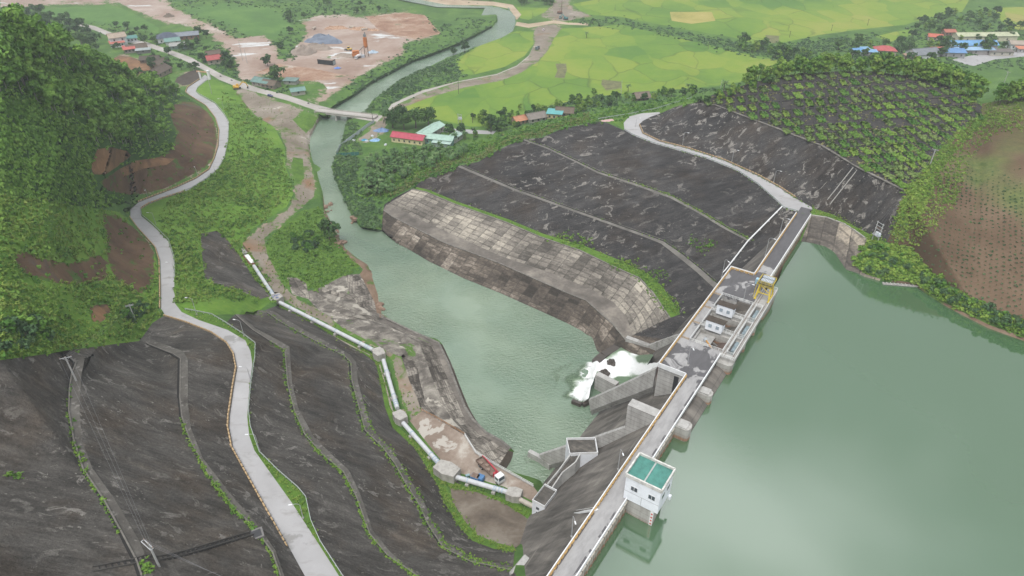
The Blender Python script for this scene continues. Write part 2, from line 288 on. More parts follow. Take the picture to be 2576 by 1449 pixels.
# left hill: ridge and what lies behind it, terraces, road-side foot
HILL = zl([(-700,78),(-100,80),(0,88),(60,90),(120,100),(200,124),(260,170),(330,196),(400,218),(450,232)], [(0,72),(2,68),(3,64),(4,56),(5,40),(6,20),(7,2),(8,-17),(9,-31)])
HILL_B = zl([(-700,66),(-100,68),(0,74),(60,76),(120,84),(200,108),(262,157),(334,184),(404,206),(452,221)], [(0,-25),(2,-32),(5,-34),(9,-35)])
TERR = zl([(-700,500),(0,490),(120,505),(240,525),(300,535)], [(0,46),(1,38),(2,28),(3,4),(4,-8)])
TERR2 = zl([(-700,700),(0,690),(120,690),(240,690),(330,700)], [(0,48),(1,36),(2,24),(3,6),(4,-5)])
FOR2 = zl([(-700,300),(0,290),(150,290),(300,300),(400,340),(480,400)], [(0,58),(1,52),(2,40),(3,18),(4,-6),(5,-19)])
SLOPE_V = zl([(690,735),(660,690),(640,650),(610,612),(625,585),(660,560),(720,520),(738,488),(732,455),(718,420),(716,370),(690,320),(640,290),(600,240),(580,215)], [(0,-32),(4,-31),(7,-34),(14,-35.5)])
NEARV = zl([(580,215),(520,176),(430,133),(370,112)], -35.8)
FARB = [(-700,-320,-36.),(400,-320,-36.),(1288,-320,-36.),(2000,-320,-36.),(3600,-320,-36.),(-700,20,-36.),(3600,120,-36.)]
VAL = zl([(300,60),(600,120),(900,60),(1000,110),(760,250),(1340,120),(1150,240),(1400,180),(1700,150),(1600,60),(2000,100),(2200,40),(2400,100),(1000,330),(1250,315),(1600,225),(1800,205),(960,350),(2000,150),(2300,140),(2500,160),(760,330)], ZV)
def shifted(l, dx, dy, z): return [(p[0] + dx, p[1] + dy, z) for p in l]
BK = [shifted(RIV_UL[:11], -5, -5, -37.6), shifted(RIV_UR[:13], 6, 5, -37.6), shifted(RIV_L[1:], -7, 1, -38.2), shifted(RIV_R, 7, -2, -37.8)]
RIVB = zl([(990,760),(1080,810),(1200,870),(1350,900),(1450,950),(1300,1050)], -46) + zl([(842,300),(825,345),(815,385),(828,430),(842,490),(860,545),(900,605),(955,650),(985,700)], -43) + zl([(880,279),(905,262),(935,225),(985,201),(1044,167),(1092,151),(1140,130),(1175,118),(1230,90),(1275,70),(1276,48),(1264,34)], -43)
BRG_A = zl([(790,270),(800,286),(815,290),(822,280)], -35.3); BRG_B = zl([(905,290),(925,302),(960,306),(965,290)], -35.3)
# reservoir bed and the hollow the dam stands in
RESB = zl([(1475,1449),(1575,1290),(1700,1110),(1800,960),(1880,830),(1960,690),(2009,619)], -14)
RESI = zl([(1600,1440),(1800,1200),(2000,900),(2300,900),(2560,1000),(3600,1100),(3600,1650),(1600,1650)], -14)
DAMI = zl([(1420,1330),(1500,1200),(1560,1080),(1640,960)], [(0,-45),(3,-52)])
DAMR = zl([(1700,930),(1735,860),(1790,800),(1850,770),(1880,720),(1920,660),(1950,610),(1985,565)], [(0,-34),(1,-31),(2,-27),(3,-21),(5,-11.5),(7,-4)])
POOL = zl([(1504,908),(1530,960),(1470,1040),(1400,1130),(1370,1190),(1320,1175)], -46)
ZLINES = [RL0, RR0, A_in, A_out, B_in, B_out, CUT, LB, GR, C_in, C_out, D_in, D_out, E_up, E_dn, BROWN, DAML, PIPE_R, TRACK_R, PLAT, PLAT_E, REV_U, REV_T, REV_B, WALL_T, WALL_B, TRI, TRI_W, SPIT_W, SPIT_A, SPIT_B,
          RIV_L, RIV_R, RIV_UL, RIV_UR, STREAM_T, STREAM_B, W_R, M1, M2, T_, T2, B2o, B2i, B1o, B1i, V_, RRo, RRi, KT, KR, GS_U, GS_D, UA_B, UA_R, SHORE, SHORE2, FARM_L, RIDGE_R, FARM_R, RID_BACK, VEG_N, HILL, HILL_B,
          TERR, TERR2, FOR2, SLOPE_V, NEARV, BRG_A, BRG_B, RESB, DAMI, DAMR, POOL] + BK + [ [T2[-1], DAMR[2]], [B2i[-1], DAMR[3]], [B1i[-1], DAMR[5]], [W_R[-1], DAMR[0]], RRi[-2:] + [GS_D[0]], [M1[-1], M2[-1], T_[-1], T2[-1]], [W_R[-1], M1[-1]], [W_R[0], M1[0]], [M1[0], M2[0], T_[0]], [T_[0], V_[3]], [B2o[0], B2i[0]], [B1o[0], B1i[0]], [RRi[-1], UA_B[0]]]
ZPTS = FARB + VAL + RIVB + RESI + [(-700,1650,50.),(500,1650,8.),(900,1650,2.),(1250,1650,0.),(1400,1650,-8.),(3600,250,34.),(3600,560,18.)]
def dens(line, step=12.0):
    o = [line[0]]
    for a, b in zip(line[:-1], line[1:]):
        n = max(1, int(math.hypot(b[0] - a[0], b[1] - a[1]) / step))
        for i in range(1, n + 1): o.append(tuple(a[k] + (b[k] - a[k]) * i / n for k in range(len(a))))
    return o
def coarse_tin():
    V, E, Z = [], [], []
    for ln in ZLINES:
        for i, p in enumerate(ln):
            V.append(Vector((p[0], p[1]))); Z.append(p[2])
            if i: E.append((len(V) - 2, len(V) - 1))
    for p in ZPTS: V.append(Vector((p[0], p[1]))); Z.append(p[2])
    v, e, f, ov, oe, of = delaunay_2d_cdt(V, E, [], 0, 0.4, True)
    P = np.array([(q.x, q.y) for q in v]); z = np.full(len(P), np.nan)
    for i, src in enumerate(ov):
        if src: z[i] = np.mean([Z[k] for k in src])
    eo = [set(s) for s in oe]
    for i in np.where(np.isnan(z))[0]:                       # crossings of two lines: height from the first of them
        zz = []
        for (a, b), s in zip(e, oe):
            if (a == i or b == i) and s:
                k = s[0]
                if k < len(E):
                    A, B = E[k]; d = V[B] - V[A]; t = (Vector(P[i]) - V[A]).dot(d) / max(d.length_squared, 1e-9); zz.append(Z[A] + (Z[B] - Z[A]) * t)
        z[i] = np.mean(zz) if zz else 0.0
    return P, z, np.array([t for t in f if len(t) == 3])
TP, TZ, TF = coarse_tin()
def tin_z(Q):
    Q = np.asarray(Q, float); out_ = np.full(len(Q), np.nan); order = np.argsort(Q[:, 1]); ys = Q[order, 1]
    for t in TF:
        a, b, c = TP[t]; d = (b[1] - c[1]) * (a[0] - c[0]) + (c[0] - b[0]) * (a[1] - c[1])
        if abs(d) < 1e-9: continue
        i0 = np.searchsorted(ys, min(a[1], b[1], c[1]) - .01); i1 = np.searchsorted(ys, max(a[1], b[1], c[1]) + .01)
        ix = order[i0:i1]; q = Q[ix]
        l0 = ((b[1] - c[1]) * (q[:, 0] - c[0]) + (c[0] - b[0]) * (q[:, 1] - c[1])) / d
        l1 = ((c[1] - a[1]) * (q[:, 0] - c[0]) + (a[0] - c[0]) * (q[:, 1] - c[1])) / d; l2 = 1 - l0 - l1
        m = (l0 > -1e-4) & (l1 > -1e-4) & (l2 > -1e-4); out_[ix[m]] = (l0 * TZ[t[0]] + l1 * TZ[t[1]] + l2 * TZ[t[2]])[m]
    return out_
_A, _B, _C = TP[TF[:, 0]], TP[TF[:, 1]], TP[TF[:, 2]]; _D = (_B[:, 1] - _C[:, 1]) * (_A[:, 0] - _C[:, 0]) + (_C[:, 0] - _B[:, 0]) * (_A[:, 1] - _C[:, 1]); _D = np.where(np.abs(_D) < 1e-9, 1e-9, _D)
def G(px, py, dz=0.0):
    """ground point seen at sight line px,py"""
    l0 = ((_B[:, 1] - _C[:, 1]) * (px - _C[:, 0]) + (_C[:, 0] - _B[:, 0]) * (py - _C[:, 1])) / _D; l1 = ((_C[:, 1] - _A[:, 1]) * (px - _C[:, 0]) + (_A[:, 0] - _C[:, 0]) * (py - _C[:, 1])) / _D
    i = int(np.argmax(np.minimum(np.minimum(l0, l1), 1 - l0 - l1))); t = TF[i]; z = l0[i] * TZ[t[0]] + l1[i] * TZ[t[1]] + (1 - l0[i] - l1[i]) * TZ[t[2]]
    p = un(px, py, float(z)); p.z += dz; return p
def xy(l): return [(p[0], p[1]) for p in l]
def pip(P, poly):
    x, y = P[:, 0], P[:, 1]; ins = np.zeros(len(P), bool); n = len(poly); j = n - 1
    for i in range(n):
        xi, yi = poly[i]; xj, yj = poly[j]
        if yi != yj:
            c = ((yi > y) != (yj > y)) & (x < (xj - xi) * (y - yi) / (yj - yi) + xi); ins ^= c
        j = i
    return ins
# ---- zones, later ones win
CUTTOP = xy(CUT)
ZONES = [
 ('grassland', [(-700,-320),(3600,-320),(3600,1650),(-700,1650)]),
 ('far_field', [(110,22),(280,12),(330,30),(400,70),(398,84),(330,72),(250,62),(200,48),(120,40)]),
 ('far_field', [(450,25),(560,8),(690,20),(740,70),(690,100),(640,95),(560,60)]),
 ('rice_field', [(975,297),(1010,268),(1070,247),(1180,218),(1280,180),(1340,150),(1362,120),(1400,72),(1460,70),(1560,62),(1640,80),(1760,108),(1860,132),(1960,152),(1940,175),(1890,200),(1830,213),(1740,222),(1600,232),(1480,246),(1400,262),(1330,285),(1260,318),(1180,318),(1100,300),(1040,292),(985,312)]),
 ('rice_field', [(1145,150),(1230,100),(1300,78),(1345,80),(1346,105),(1320,140),(1270,168),(1190,188),(1160,185)]),
 ('rice_field', [(1300,18),(1380,20),(1372,30),(1330,50),(1308,46)]),
 ('rice_field', [(1440,10),(1600,-20),(2000,-60),(2300,-60),(2450,-20),(2420,30),(2330,45),(2280,62),(2180,72),(2060,88),(1980,105),(1900,112),(1850,95),(1760,80),(1650,60),(1560,42),(1470,36)]),
 ('rice_field', [(2500,20),(3600,-20),(3600,60),(2560,75),(2520,55)]),
 ('rice_field', [(2200,92),(2250,80),(2300,72),(2290,90),(2240,105)]),
 ('harvested_field', [(1397,160),(1424,160),(1426,176),(1420,197),(1395,195),(1402,178)]),
 ('harvested_field', [(1515,200),(1562,205),(1563,222),(1525,228),(1512,212)]),
 ('harvested_field', [(1925,88),(1960,90),(1958,108),(1930,108)]),
 ('dry_field', [(1685,30),(1790,30),(1800,52),(1740,60),(1690,52)]),
 ('quarry_ground', [(277,-5),(417,-5),(433,20),(517,60),(600,97),(667,88),(695,125),(697,150),(740,150),(743,118),(772,90),(767,64),(750,52),(807,38),(850,36),(918,42),(1016,31),(1068,38),(1096,70),(1109,85),(1050,99),(1012,111),(1014,136),(955,162),(903,195),(830,242),(800,262),(760,248),(812,240),(824,224),(811,209),(720,188),(690,175),(650,200),(600,200),(600,173),(593,157),(567,117),(550,100),(500,73),(400,50),(333,23)]),
 ('quarry_ground', [(0,-20),(277,-5),(333,23),(300,8),(100,12),(0,20)]),
 ('red_earth', [(918,42),(1016,31),(1068,38),(1096,70),(1109,85),(1050,99),(1000,92),(950,72)]),
 ('red_earth', [(640,182),(700,160),(790,172),(880,190),(840,200),(760,205),(690,190)]),
 ('dirt_track', [(600,212),(660,243),(740,268),(790,288),(812,297),(800,310),(780,350),(778,400),(792,468),(790,495),(730,545),(690,580),(664,600),(672,640),(689,671),(714,721),(747,753),(799,779),(847,806),(889,834),(927,851),(977,886),(1009,896),(1022,934),(1030,959),(1050,1004),(1060,1034)] + xy(PIPE_R)[::-1][4:] + [(610,612),(625,600),(660,572),(722,530),(745,490),(738,455),(722,420),(720,370),(700,325),(645,292),(610,255),(585,228)]),
 ('grass_strip', [(735,300),(775,285),(800,295),(785,320),(770,335),(752,318)]),
 ('grass_strip', [(738,395),(762,400),(765,450),(745,462),(732,420)]),
 ('grass_strip', [(690,590),(720,555),(760,530),(800,520),(818,530),(832,560),(850,590),(870,625),(900,650),(915,665),(868,694),(798,729),(760,720),(715,721),(690,671),(672,640),(668,612)]),
 ('berm_earth', [(760,735),(798,727),(868,692),(905,690),(940,740),(955,790),(1000,815),(1060,850),(1000,850),(930,815),(860,800),(800,780)]),
 ('bare_shore', xy(RIV_L)[6:] + [(942,693),(964,721),(957,746),(950,740),(945,715),(925,690),(905,668),(880,650),(850,610),(835,580),(815,540)]),
 ('village_road', [(186,54),(240,66),(300,90),(370,106),(430,126),(480,144),(520,166),(560,188),(606,206),(660,224),(720,238),(790,262),(860,279),(940,291),(965,290),(985,262),(1010,250),(1060,228),(1150,205),(1250,186),(1300,165),(1330,140),(1344,112),(1352,85),(1375,62),(1392,64),(1386,90),(1372,120),(1350,150),(1310,178),(1260,200),(1160,216),(1075,242),(1015,266),(988,290),(965,308),(925,303),(860,292),(790,276),(720,252),(660,236),(600,220),(550,200),(515,178),(470,155),(425,136),(365,116),(300,102),(238,76),(190,62)]),
 ('dirt_track', [(965,290),(1000,262),(1060,235),(1150,207),(1250,188),(1300,167),(1330,142),(1344,112),(1340,95),(1345,70),(1370,56),(1395,50),(1355,40),(1390,18),(1400,-10),(1440,-10),(1428,22),(1470,30),(1490,42),(1430,50),(1400,60),(1412,72),(1395,95),(1380,125),(1355,155),(1312,182),(1262,203),(1162,221),(1076,247),(1015,270),(985,300),(968,320),(945,345),(905,362),(895,352),(930,330),(945,310)]),
 ('stream_sand', xy(STREAM_T) + xy(STREAM_B)[::-1]),
 ('stream_sand', [(1249,33),(1255,53),(1264,40),(1278,28),(1293,42),(1300,50),(1312,36)]),
 ('stream_sand', [(1010,0),(1120,12),(1240,14),(1280,22),(1297,42),(1310,35),(1290,12),(1240,4),(1120,-2),(1010,-14)]),
 ('concrete_road', [(1112,322),(1180,326),(1248,330),(1240,338),(1180,336),(1112,332)]),
 ('concrete_road', [(2395,150),(2440,140),(2576,128),(3600,118),(3600,128),(2576,142),(2500,150),(2450,166),(2420,160)]),
 ('forest_floor', xy(HILL) + [(470,245),(500,262),(520,285),(535,310),(540,340),(535,370),(520,405),(480,430),(420,455),(380,470),(330,500),(240,525),(120,505),(0,490),(-700,500)]),
 ('hill_grass', xy(TERR) + [(320,548),(345,590),(385,630),(395,660),(398,716),(396,776),(405,796)] + CUTTOP[::-1]),
 ('hill_grass', xy(RR)[11:] + [(580,215)] + xy(SLOPE_V)[::-1][1:] + [(690,752),(639,791),(590,792)] + xy(GR)[:3][::-1]),
 ('bare_earth', [(425,275),(450,255),(490,258),(520,280),(540,305),(547,350),(537,395),(517,420),(480,440),(440,462),(410,475),(375,485),(330,490),(270,480),(250,460),(300,425),(340,405),(400,395),(430,375),(445,340)]),
 ('orange_earth', [(235,440),(228,420),(245,375),(280,370),(320,380),(330,392),(300,415),(265,440)]),
 ('orange_earth', [(300,425),(340,405),(400,397),(440,398),(420,415),(360,425),(310,445)]),
 ('bare_earth', [(258,535),(300,548),(335,572),(372,608),(388,640),(386,700),(372,735),(340,730),(290,700),(275,660),(270,620),(268,580)]),
 ('bare_earth', [(40,640),(100,650),(180,660),(250,640),(268,660),(262,700),(200,715),(120,712),(60,690),(35,660)]),
 ('orange_earth', [(226,775),(245,765),(278,762),(276,800),(250,815),(235,812)]),
 ('orange_earth', [(254,160),(300,140),(330,142),(370,160),(384,180),(360,192),(320,196),(290,190),(255,172)]),
 ('dark_earth', [(445,195),(475,180),(500,175),(508,190),(490,210),(460,215),(440,205)]),
 ('left_slope', CUTTOP + xy(RL)[13::-1] + [(850,1600),(850,1650),(-700,1650)]),
 ('bench_path', xy(A_in) + xy(A_out)[::-1]), ('bench_path', xy(B_in) + xy(B_out)[::-1]),
 ('left_slope', xy(GR)[3:] + [(1380,1650),(1380,1600)] + xy(DAML)[::-1] + xy(BROWN)[::-1] + [(1115,1165)] + xy(E_dn)[::-1] + [(639,791),(590,792)]),
 ('left_slope', [(505,588),(545,580),(570,600),(600,640),(640,700),(680,745),(655,752),(600,730),(540,715),(515,700),(508,640)]),
 ('grass_strip', xy(GR) + [(955,1600)] + xy(RR)[:13]),
 ('bench_path', xy(C_in) + xy(C_out)[::-1]), ('bench_path', xy(D_in) + xy(D_out)[::-1]),
 ('grass_strip', xy(E_up) + xy(E_dn)[::-1]),
 ('grass_strip', [(1102,1192),(1118,1208),(1133,1228),(1200,1238),(1265,1264),(1318,1298),(1342,1305),(1340,1285),(1280,1258),(1200,1232),(1140,1212)]),
 ('brown_apron', [(1133,1228)] + xy(BROWN)[1:] + xy(DAML)[1:3] + xy(E_dn)[::-1][:5]),
 ('platform_floor', xy(PLAT) + [(1362,1250),(1342,1262),(1270,1225),(1150,1188),(1115,1165),(1030,1058)]),
 ('left_revetment', xy(TRACK_R)[5:] + xy(PLAT)[:4] + xy(TRI)[2:] + xy(REV_B)[::-1][:-2] + [(955,808),(930,806),(880,795),(800,775)]),
 ('berm_earth', xy(REV_U)[::-1] + [(1000,895),(935,862),(860,824),(830,800)] + xy(REV_T)[2:]),
 ('left_revetment', [(868,694),(886,690),(905,695),(940,745),(950,788),(905,772),(893,757),(845,745),(798,729),(800,738),(845,760),(897,788),(960,800),(990,815),(1040,845),(1087,866),(1054,862),(975,820),(930,806),(905,790),(860,775),(800,748),(798,729),(830,728),(850,736),(880,740)]),
 ('bare_shore', [(905,690),(925,665),(942,693),(964,721),(970,750),(975,775),(972,800),(960,792),(948,788),(942,760),(925,725)]),
 ('left_revetment', [(722,698),(745,698),(770,712),(775,735),(790,755),(760,748),(735,740)]),
 ('apron_path', xy(REV_B) + xy(WALL_T)[::-1]),
 ('left_wall', xy(WALL_T) + xy(WALL_B)[::-1]), ('left_wall', xy(TRI_W)), 
 ('left_revetment', xy(TRI)),
 ('concrete_road', xy(RL0) + xy(RR0)[::-1]),
 ('right_slope', xy(V_) + xy(RRo)[4:] + [(2020,560),(2009,619),(1880,760),(1800,830)] + [(1712,790)] + xy(T2)[::-1] ),
 ('right_slope', [(1685,800),(1712,790),(1880,640),(2000,535),(2009,619),(1800,900),(1700,960),(1592,843)]),
 ('grass_strip', xy(T_) + xy(T2)[::-1]),
 ('terrace_bench', xy(B2o) + xy(B2i)[::-1]), ('terrace_bench', xy(B1o) + xy(B1i)[::-1]),
 ('lower_revetment', xy(W_R) + xy(M1)[::-1]), ('upper_revetment', xy(M2) + xy(T_)[::-1]),
 ('apron_path', xy(M1) + xy(M2)[::-1]),
 ('lower_revetment', [(1504,908),(1493,890),(1575,856),(1592,843),(1650,850),(1700,860),(1640,940),(1560,990),(1500,960)]),
 ('grass_strip', [(1530,300),(1600,288),(1640,278),(1740,250),(1752,257),(1700,268),(1662,285),(1658,282),(1614,285),(1583,293),(1569,309),(1571,327)]),
 ('concrete_road', xy(RRo) + [(2040,541)] + xy(RRi)[::-1][1:]),
 ('upper_cutting', xy(KT) + xy(KR)[1:] + xy(GS_U)[::-1] + xy(RRi)[::-1][2:]),
 ('grass_strip', xy(GS_U) + xy(GS_D)[::-1]),
 ('upstream_apron', [(2040,541)] + xy(GS_D)[1:] + xy(UA_R)[1:] + xy(UA_B)[::-1]),
 ('upstream_apron', [(2142,663),(2178,690),(2215,701),(2212,711),(2170,700),(2122,686)]),
 ('lattice_soil', xy(KT)[2:] + [(2300,455),(2345,395),(2400,335),(2470,290),(2470,268)] + xy(RIDGE_R)[::-1][4:]),
 ('farm_soil', [(2271,477),(2300,455),(2345,395),(2400,335),(2470,290),(2470,262),(2510,254),(2600,240),(3600,225)] + xy(FARM_L)[::-1] + xy(KR)[::-1][1:]),
 ('shore_grass', xy(FARM_L) + [(3600,935)] + xy(SHORE2)[::-1] + [(2168,633),(2184,604),(2194,592)]),
 ('bare_shore', xy(SHORE2)[3:] + xy(SHORE)[::-1][:-3]),
 ('reservoir_bed', xy(RESB) + xy(UA_B) + xy(SHORE) + [(3600,1650),(1400,1650)]),
 ('none', [(1475,1449)] + xy(RESB)[1:] + [(2009,619),(1985,565),(1950,610),(1920,660),(1880,720),(1850,770),(1790,800),(1735,860),(1700,930),(1600,1000),(1520,1110),(1440,1240),(1400,1330),(1340,1449),(1380,1600),(1400,1650)]),
]
ZN = sorted(set(z for z, _ in ZONES)); ZID = {z: i for i, z in enumerate(ZN)}
AMP = dict(grassland=.7, forest_floor=.5, hill_grass=1.0, bare_earth=.8, orange_earth=.6, quarry_ground=.9, red_earth=1.6, berm_earth=.5, left_slope=.35, right_slope=.35, upper_cutting=.3, brown_apron=.3, farm_soil=.5, lattice_soil=.3, shore_grass=.6, bare_shore=.4, dirt_track=.25, dark_earth=.4)
def fbm(P, s, oct=4, seed=0):
    """cheap value noise on (n,2)"""
    r = np.random.default_rng(seed); T = r.random((256, 256)); v = np.zeros(len(P)); a = .5
    for o in range(oct):
        q = P * s * (2 ** o) + o * 17.3; i = np.floor(q).astype(int); f = q - i; f = f * f * (3 - 2 * f); i &= 255; j = (i + 1) & 255
        v += a * ((T[i[:, 0], i[:, 1]] * (1 - f[:, 0]) + T[j[:, 0], i[:, 1]] * f[:, 0]) * (1 - f[:, 1]) + (T[i[:, 0], j[:, 1]] * (1 - f[:, 0]) + T[j[:, 0], j[:, 1]] * f[:, 0]) * f[:, 1]); a *= .5
    return v - .47
def fine_mesh():
    V, E = [], []
    def line(l, closed=False, step=10):
        l = dens([(p[0], p[1]) for p in (l + l[:1] if closed else l)], step)
        for i, p in enumerate(l):
            V.append(p)
            if i: E.append((len(V) - 2, len(V) - 1))
    for l in ZLINES: line(l)
    for z, p in ZONES[1:]: line(p, True)
    st = 8.0
    for x in list(np.arange(-690, -100, 26)) + list(np.arange(-100, 2680, st)) + list(np.arange(2680, 3590, 26)):
        for y in list(np.arange(-310, -20, 26)) + list(np.arange(-15, 1600, st)):
            V.append((x + RNG.uniform(-2.6, 2.6), y + RNG.uniform(-2.6, 2.6)))
    v, e, f, ov, oe, of = delaunay_2d_cdt([Vector(p) for p in V], E, [], 0, 0.25, False)
    P = np.array([(q.x, q.y) for q in v]); F = np.array([t for t in f if len(t) == 3])
    z = tin_z(P); good = ~np.isnan(z); z = np.where(good, z, 0); F = F[good[F].all(1)]
    C = P[F].mean(1); zone = np.zeros(len(F), int)
    for zn, poly in ZONES: zone[pip(C, poly)] = ZID[zn]
    amp = np.array([AMP.get(n_, 0.0) for n_ in ZN]); va = np.full(len(P), 9.0)
    for k in range(3): np.minimum.at(va, F[:, k], amp[zone])
    X = una(P, z); X[:, 2] += va * (fbm(X[:, :2], .05, 5, 3) * 2.2)
    return P, X, F, zone
FP, FX, FF, FZ = fine_mesh()
n_ = np.cross(FX[FF[:, 1]] - FX[FF[:, 0]], FX[FF[:, 2]] - FX[FF[:, 0]]); flip = n_[:, 2] < 0; FF[flip] = FF[flip][:, ::-1]
# ================================================================ GROUND MATERIALS
def ground(name, stops, scale=0.08, detail=6, rough=.95, fine=.6, warp=.5, bump=.5, extra=None):
    k = N(name); p = k.pos(); a = k.noise(p, scale, detail, .6, warp); b = k.noise(p, scale * 9, 4, .65)
    f = k.math('MULTIPLY_ADD', a, 1 - .35 * fine, k.math('MULTIPLY', b, .35 * fine)); c = k.ramp(f, stops)
    if extra: c = extra(k, p, c)
    k.col(c, rough, .15); k.bump(b, bump, .4); return k.m
def spots(color, scale, lo, hi, st=(1, 1, 1), rot=0.0):
    def fn(k, p, c):
        n = k.noise(k.map(p, rot, st), scale, 5, .62, .4); return k.mix(k.ramp(n, [(lo, 0), (hi, 1)]), c, color)
    return fn
def ragged(inside, color_a, color_b, sc=.12):
    """soft, ragged border between bare ground and growth; the vertex value earth runs 0..1 across it"""
    def fn(k, p, c):
        e = k.attr('earth')['Fac']; n = k.math('MULTIPLY_ADD', k.noise(p, sc, 6, .68), .62, k.math('MULTIPLY', k.noise(p, sc * 6, 4, .7), .38)); m = k.ramp(k.math('ADD', e, k.math('MULTIPLY_ADD', n, 3.2, -1.6)), [(.42, 0), (.56, 1)])
        o = k.mix(k.noise(p, sc * 4, 4, .65), color_a, color_b); return k.mix(m, o, c) if inside else k.mix(m, c, o)
    return fn
def chain(*fs):
    def fn(k, p, c):
        for f in fs: c = f(k, p, c)
        return c
    return fn
def shotcrete(name, rot, dark, mid, pale_amt=1.0, ps=.2, plo=.57, gl=.34):
    k = N(name); p = k.pos(); q = k.map(p, rot, (.3, 1.0, .5))       # streaks run down the slope
    a = k.noise(q, .3, 7, .7, .4); b = k.noise(k.map(p, rot, (.2, 1.5, .3)), .9, 6, .75); big = k.noise(p, .035, 4, .6); fine = k.noise(p, 1.7, 5, .75)
    f = k.math('ADD', k.math('MULTIPLY_ADD', a, .38, k.math('MULTIPLY', b, .16)), k.math('MULTIPLY_ADD', big, .26, k.math('MULTIPLY', fine, .24)))
    c = k.ramp(f, [(.40, tuple(x * .42 for x in dark)), (.5, dark), (.57, mid), (.66, tuple(x * 1.75 for x in mid))])
    br = k.ramp(k.noise(p, .05, 4, .6), [(.48, 0), (.66, .6)]); c = k.mix(br, c, k.mix(1.0, c, (1.0, .80, .62), 'MULTIPLY'))
    pale = k.noise(k.map(p, rot, (.85, 1.1, .9)), ps, 6, .68, .8); gate = k.ramp(k.noise(p, .03, 3, .6), [(gl, .0), (gl + .18, 1)])
    m = k.math('MULTIPLY', k.math('MULTIPLY', k.ramp(pale, [(plo, 0), (plo + .035, .9)]), gate), pale_amt)
    c = k.mix(m, c, k.ramp(k.noise(p, 1.4, 4, .7), [(.3, (.12, .112, .1)), (.5, (.215, .2, .182)), (.7, (.33, .315, .29))]))
    sp = k.ramp(k.noise(p, .8, 3, .6), [(.66, 0), (.7, .8)]); c = k.mix(k.math('MULTIPLY', sp, gate), c, (.27, .255, .23))
    k.col(c, .92, .15); k.bump(k.math('ADD', b, k.math('MULTIPLY', fine, 1.3)), .9, .4); return k.m
def blocks(name, rot, cols, bw=5.0, bh=1.15, slope=2.2, pale=.55):
    """concrete revetment: rows of cast panels, tone varies panel by panel"""
    k = N(name); p = k.pos(); s = k.sep(k.map(p, rot)); u = k.math('DIVIDE', s[0], bw); v = k.math('DIVIDE', k.math('MULTIPLY', s[2], slope), bh)
    cell = k.comb(k.math('FLOOR', u), k.math('FLOOR', k.math('DIVIDE', v, 3)), 3.0); wn = k.white(cell)[0]
    sub = k.white(k.comb(k.math('FLOOR', u), k.math('FLOOR', v), 7.0))[0]
    big = k.noise(k.map(p, rot, (.5, .5, 1.4)), .045, 4, .6)
    f = k.math('ADD', k.math('MULTIPLY_ADD', wn, .26, k.math('MULTIPLY', sub, .22)), k.math('MULTIPLY_ADD', big, 1.9, -.74))
    st = k.noise(k.map(p, rot, (1.3, 1.3, .12)), .8, 5, .75); f = k.math('ADD', f, k.math('MULTIPLY_ADD', st, .7, -.35)); blot = k.noise(k.map(p, rot, (.5, 1, 2.2)), .7, 5, .75); f = k.math('ADD', f, k.math('MULTIPLY_ADD', blot, .8, -.4))
    f = k.math('MULTIPLY_ADD', k.math('SUBTRACT', f, .45), 1.1, .45); c = k.ramp(f, cols)
    fu = k.math('FRACT', u); fv = k.math('FRACT', v)
    ju = k.math('LESS_THAN', k.math('MINIMUM', fu, k.math('SUBTRACT', 1, fu)), .035); jv = k.math('LESS_THAN', fv, .24)
    stn = k.noise(p, .5, 4, .7); jj = k.math('MULTIPLY', k.math('MAXIMUM', ju, k.math('MULTIPLY', jv, .7)), k.ramp(stn, [(.35, .2), (.6, .9)]))
    c = k.mix(jj, c, (.045, .04, .034))
    wet = k.ramp(s[2], [(0, 1), (1, 1)]); k.col(c, .9, .2); k.bump(k.math('SUBTRACT', k.noise(p, 1.5, 4, .7), k.math('MULTIPLY', jj, .8)), .5, .25); return k.m
GM = {}
GREEN = [(.3, (.035, .075, .018)), (.5, (.062, .125, .026)), (.66, (.10, .17, .035)), (.8, (.15, .2, .06))]
GM['grassland'] = ground('grassland', [(.3, (.035, .078, .022)), (.45, (.06, .125, .03)), (.58, (.09, .17, .036)), (.75, (.14, .215, .055))], .05, 8, fine=1.0, extra=ragged(0, (.22, .165, .125), (.32, .26, .21), .09))
GM['far_field'] = ground('far_field', [(.3, (.055, .115, .034)), (.5, (.08, .165, .04)), (.7, (.125, .22, .055))], .025, 7, fine=.9)
GM['forest_floor'] = ground('forest_floor', [(.35, (.024, .058, .014)), (.55, (.042, .095, .02)), (.75, (.07, .125, .03))], .1)
GM['hill_grass'] = ground('hill_grass', [(.28, (.045, .095, .018)), (.42, (.08, .165, .024)), (.56, (.115, .215, .03)), (.7, (.16, .25, .046)), (.82, (.21, .22, .085))], .07, 7, fine=.9, extra=ragged(0, (.08, .05, .033), (.14, .09, .055)))
GM['grass_strip'] = ground('grass_strip', [(.3, (.04, .085, .018)), (.5, (.08, .155, .025)), (.68, (.115, .2, .032)), (.82, (.16, .17, .075))], .2, 5, fine=.9)
GM['shore_grass'] = ground('shore_grass', GREEN, .12, 6)
EARTH = [(.3, (.055, .034, .022)), (.5, (.10, .062, .038)), (.68, (.15, .095, .056)), (.8, (.19, .13, .085))]
GM['bare_earth'] = ground('bare_earth', EARTH, .07, 7, extra=chain(spots((.06, .11, .025), .13, .58, .66), spots((.07, .068, .07), .035, .62, .72), ragged(1, (.04, .09, .018), (.10, .18, .03))))
GM['orange_earth'] = ground('orange_earth', [(.3, (.12, .07, .04)), (.5, (.205, .115, .06)), (.7, (.29, .17, .09))], .09, 7, extra=chain(spots((.10, .066, .042), .07, .5, .66), ragged(1, (.08, .052, .034), (.13, .085, .053))))
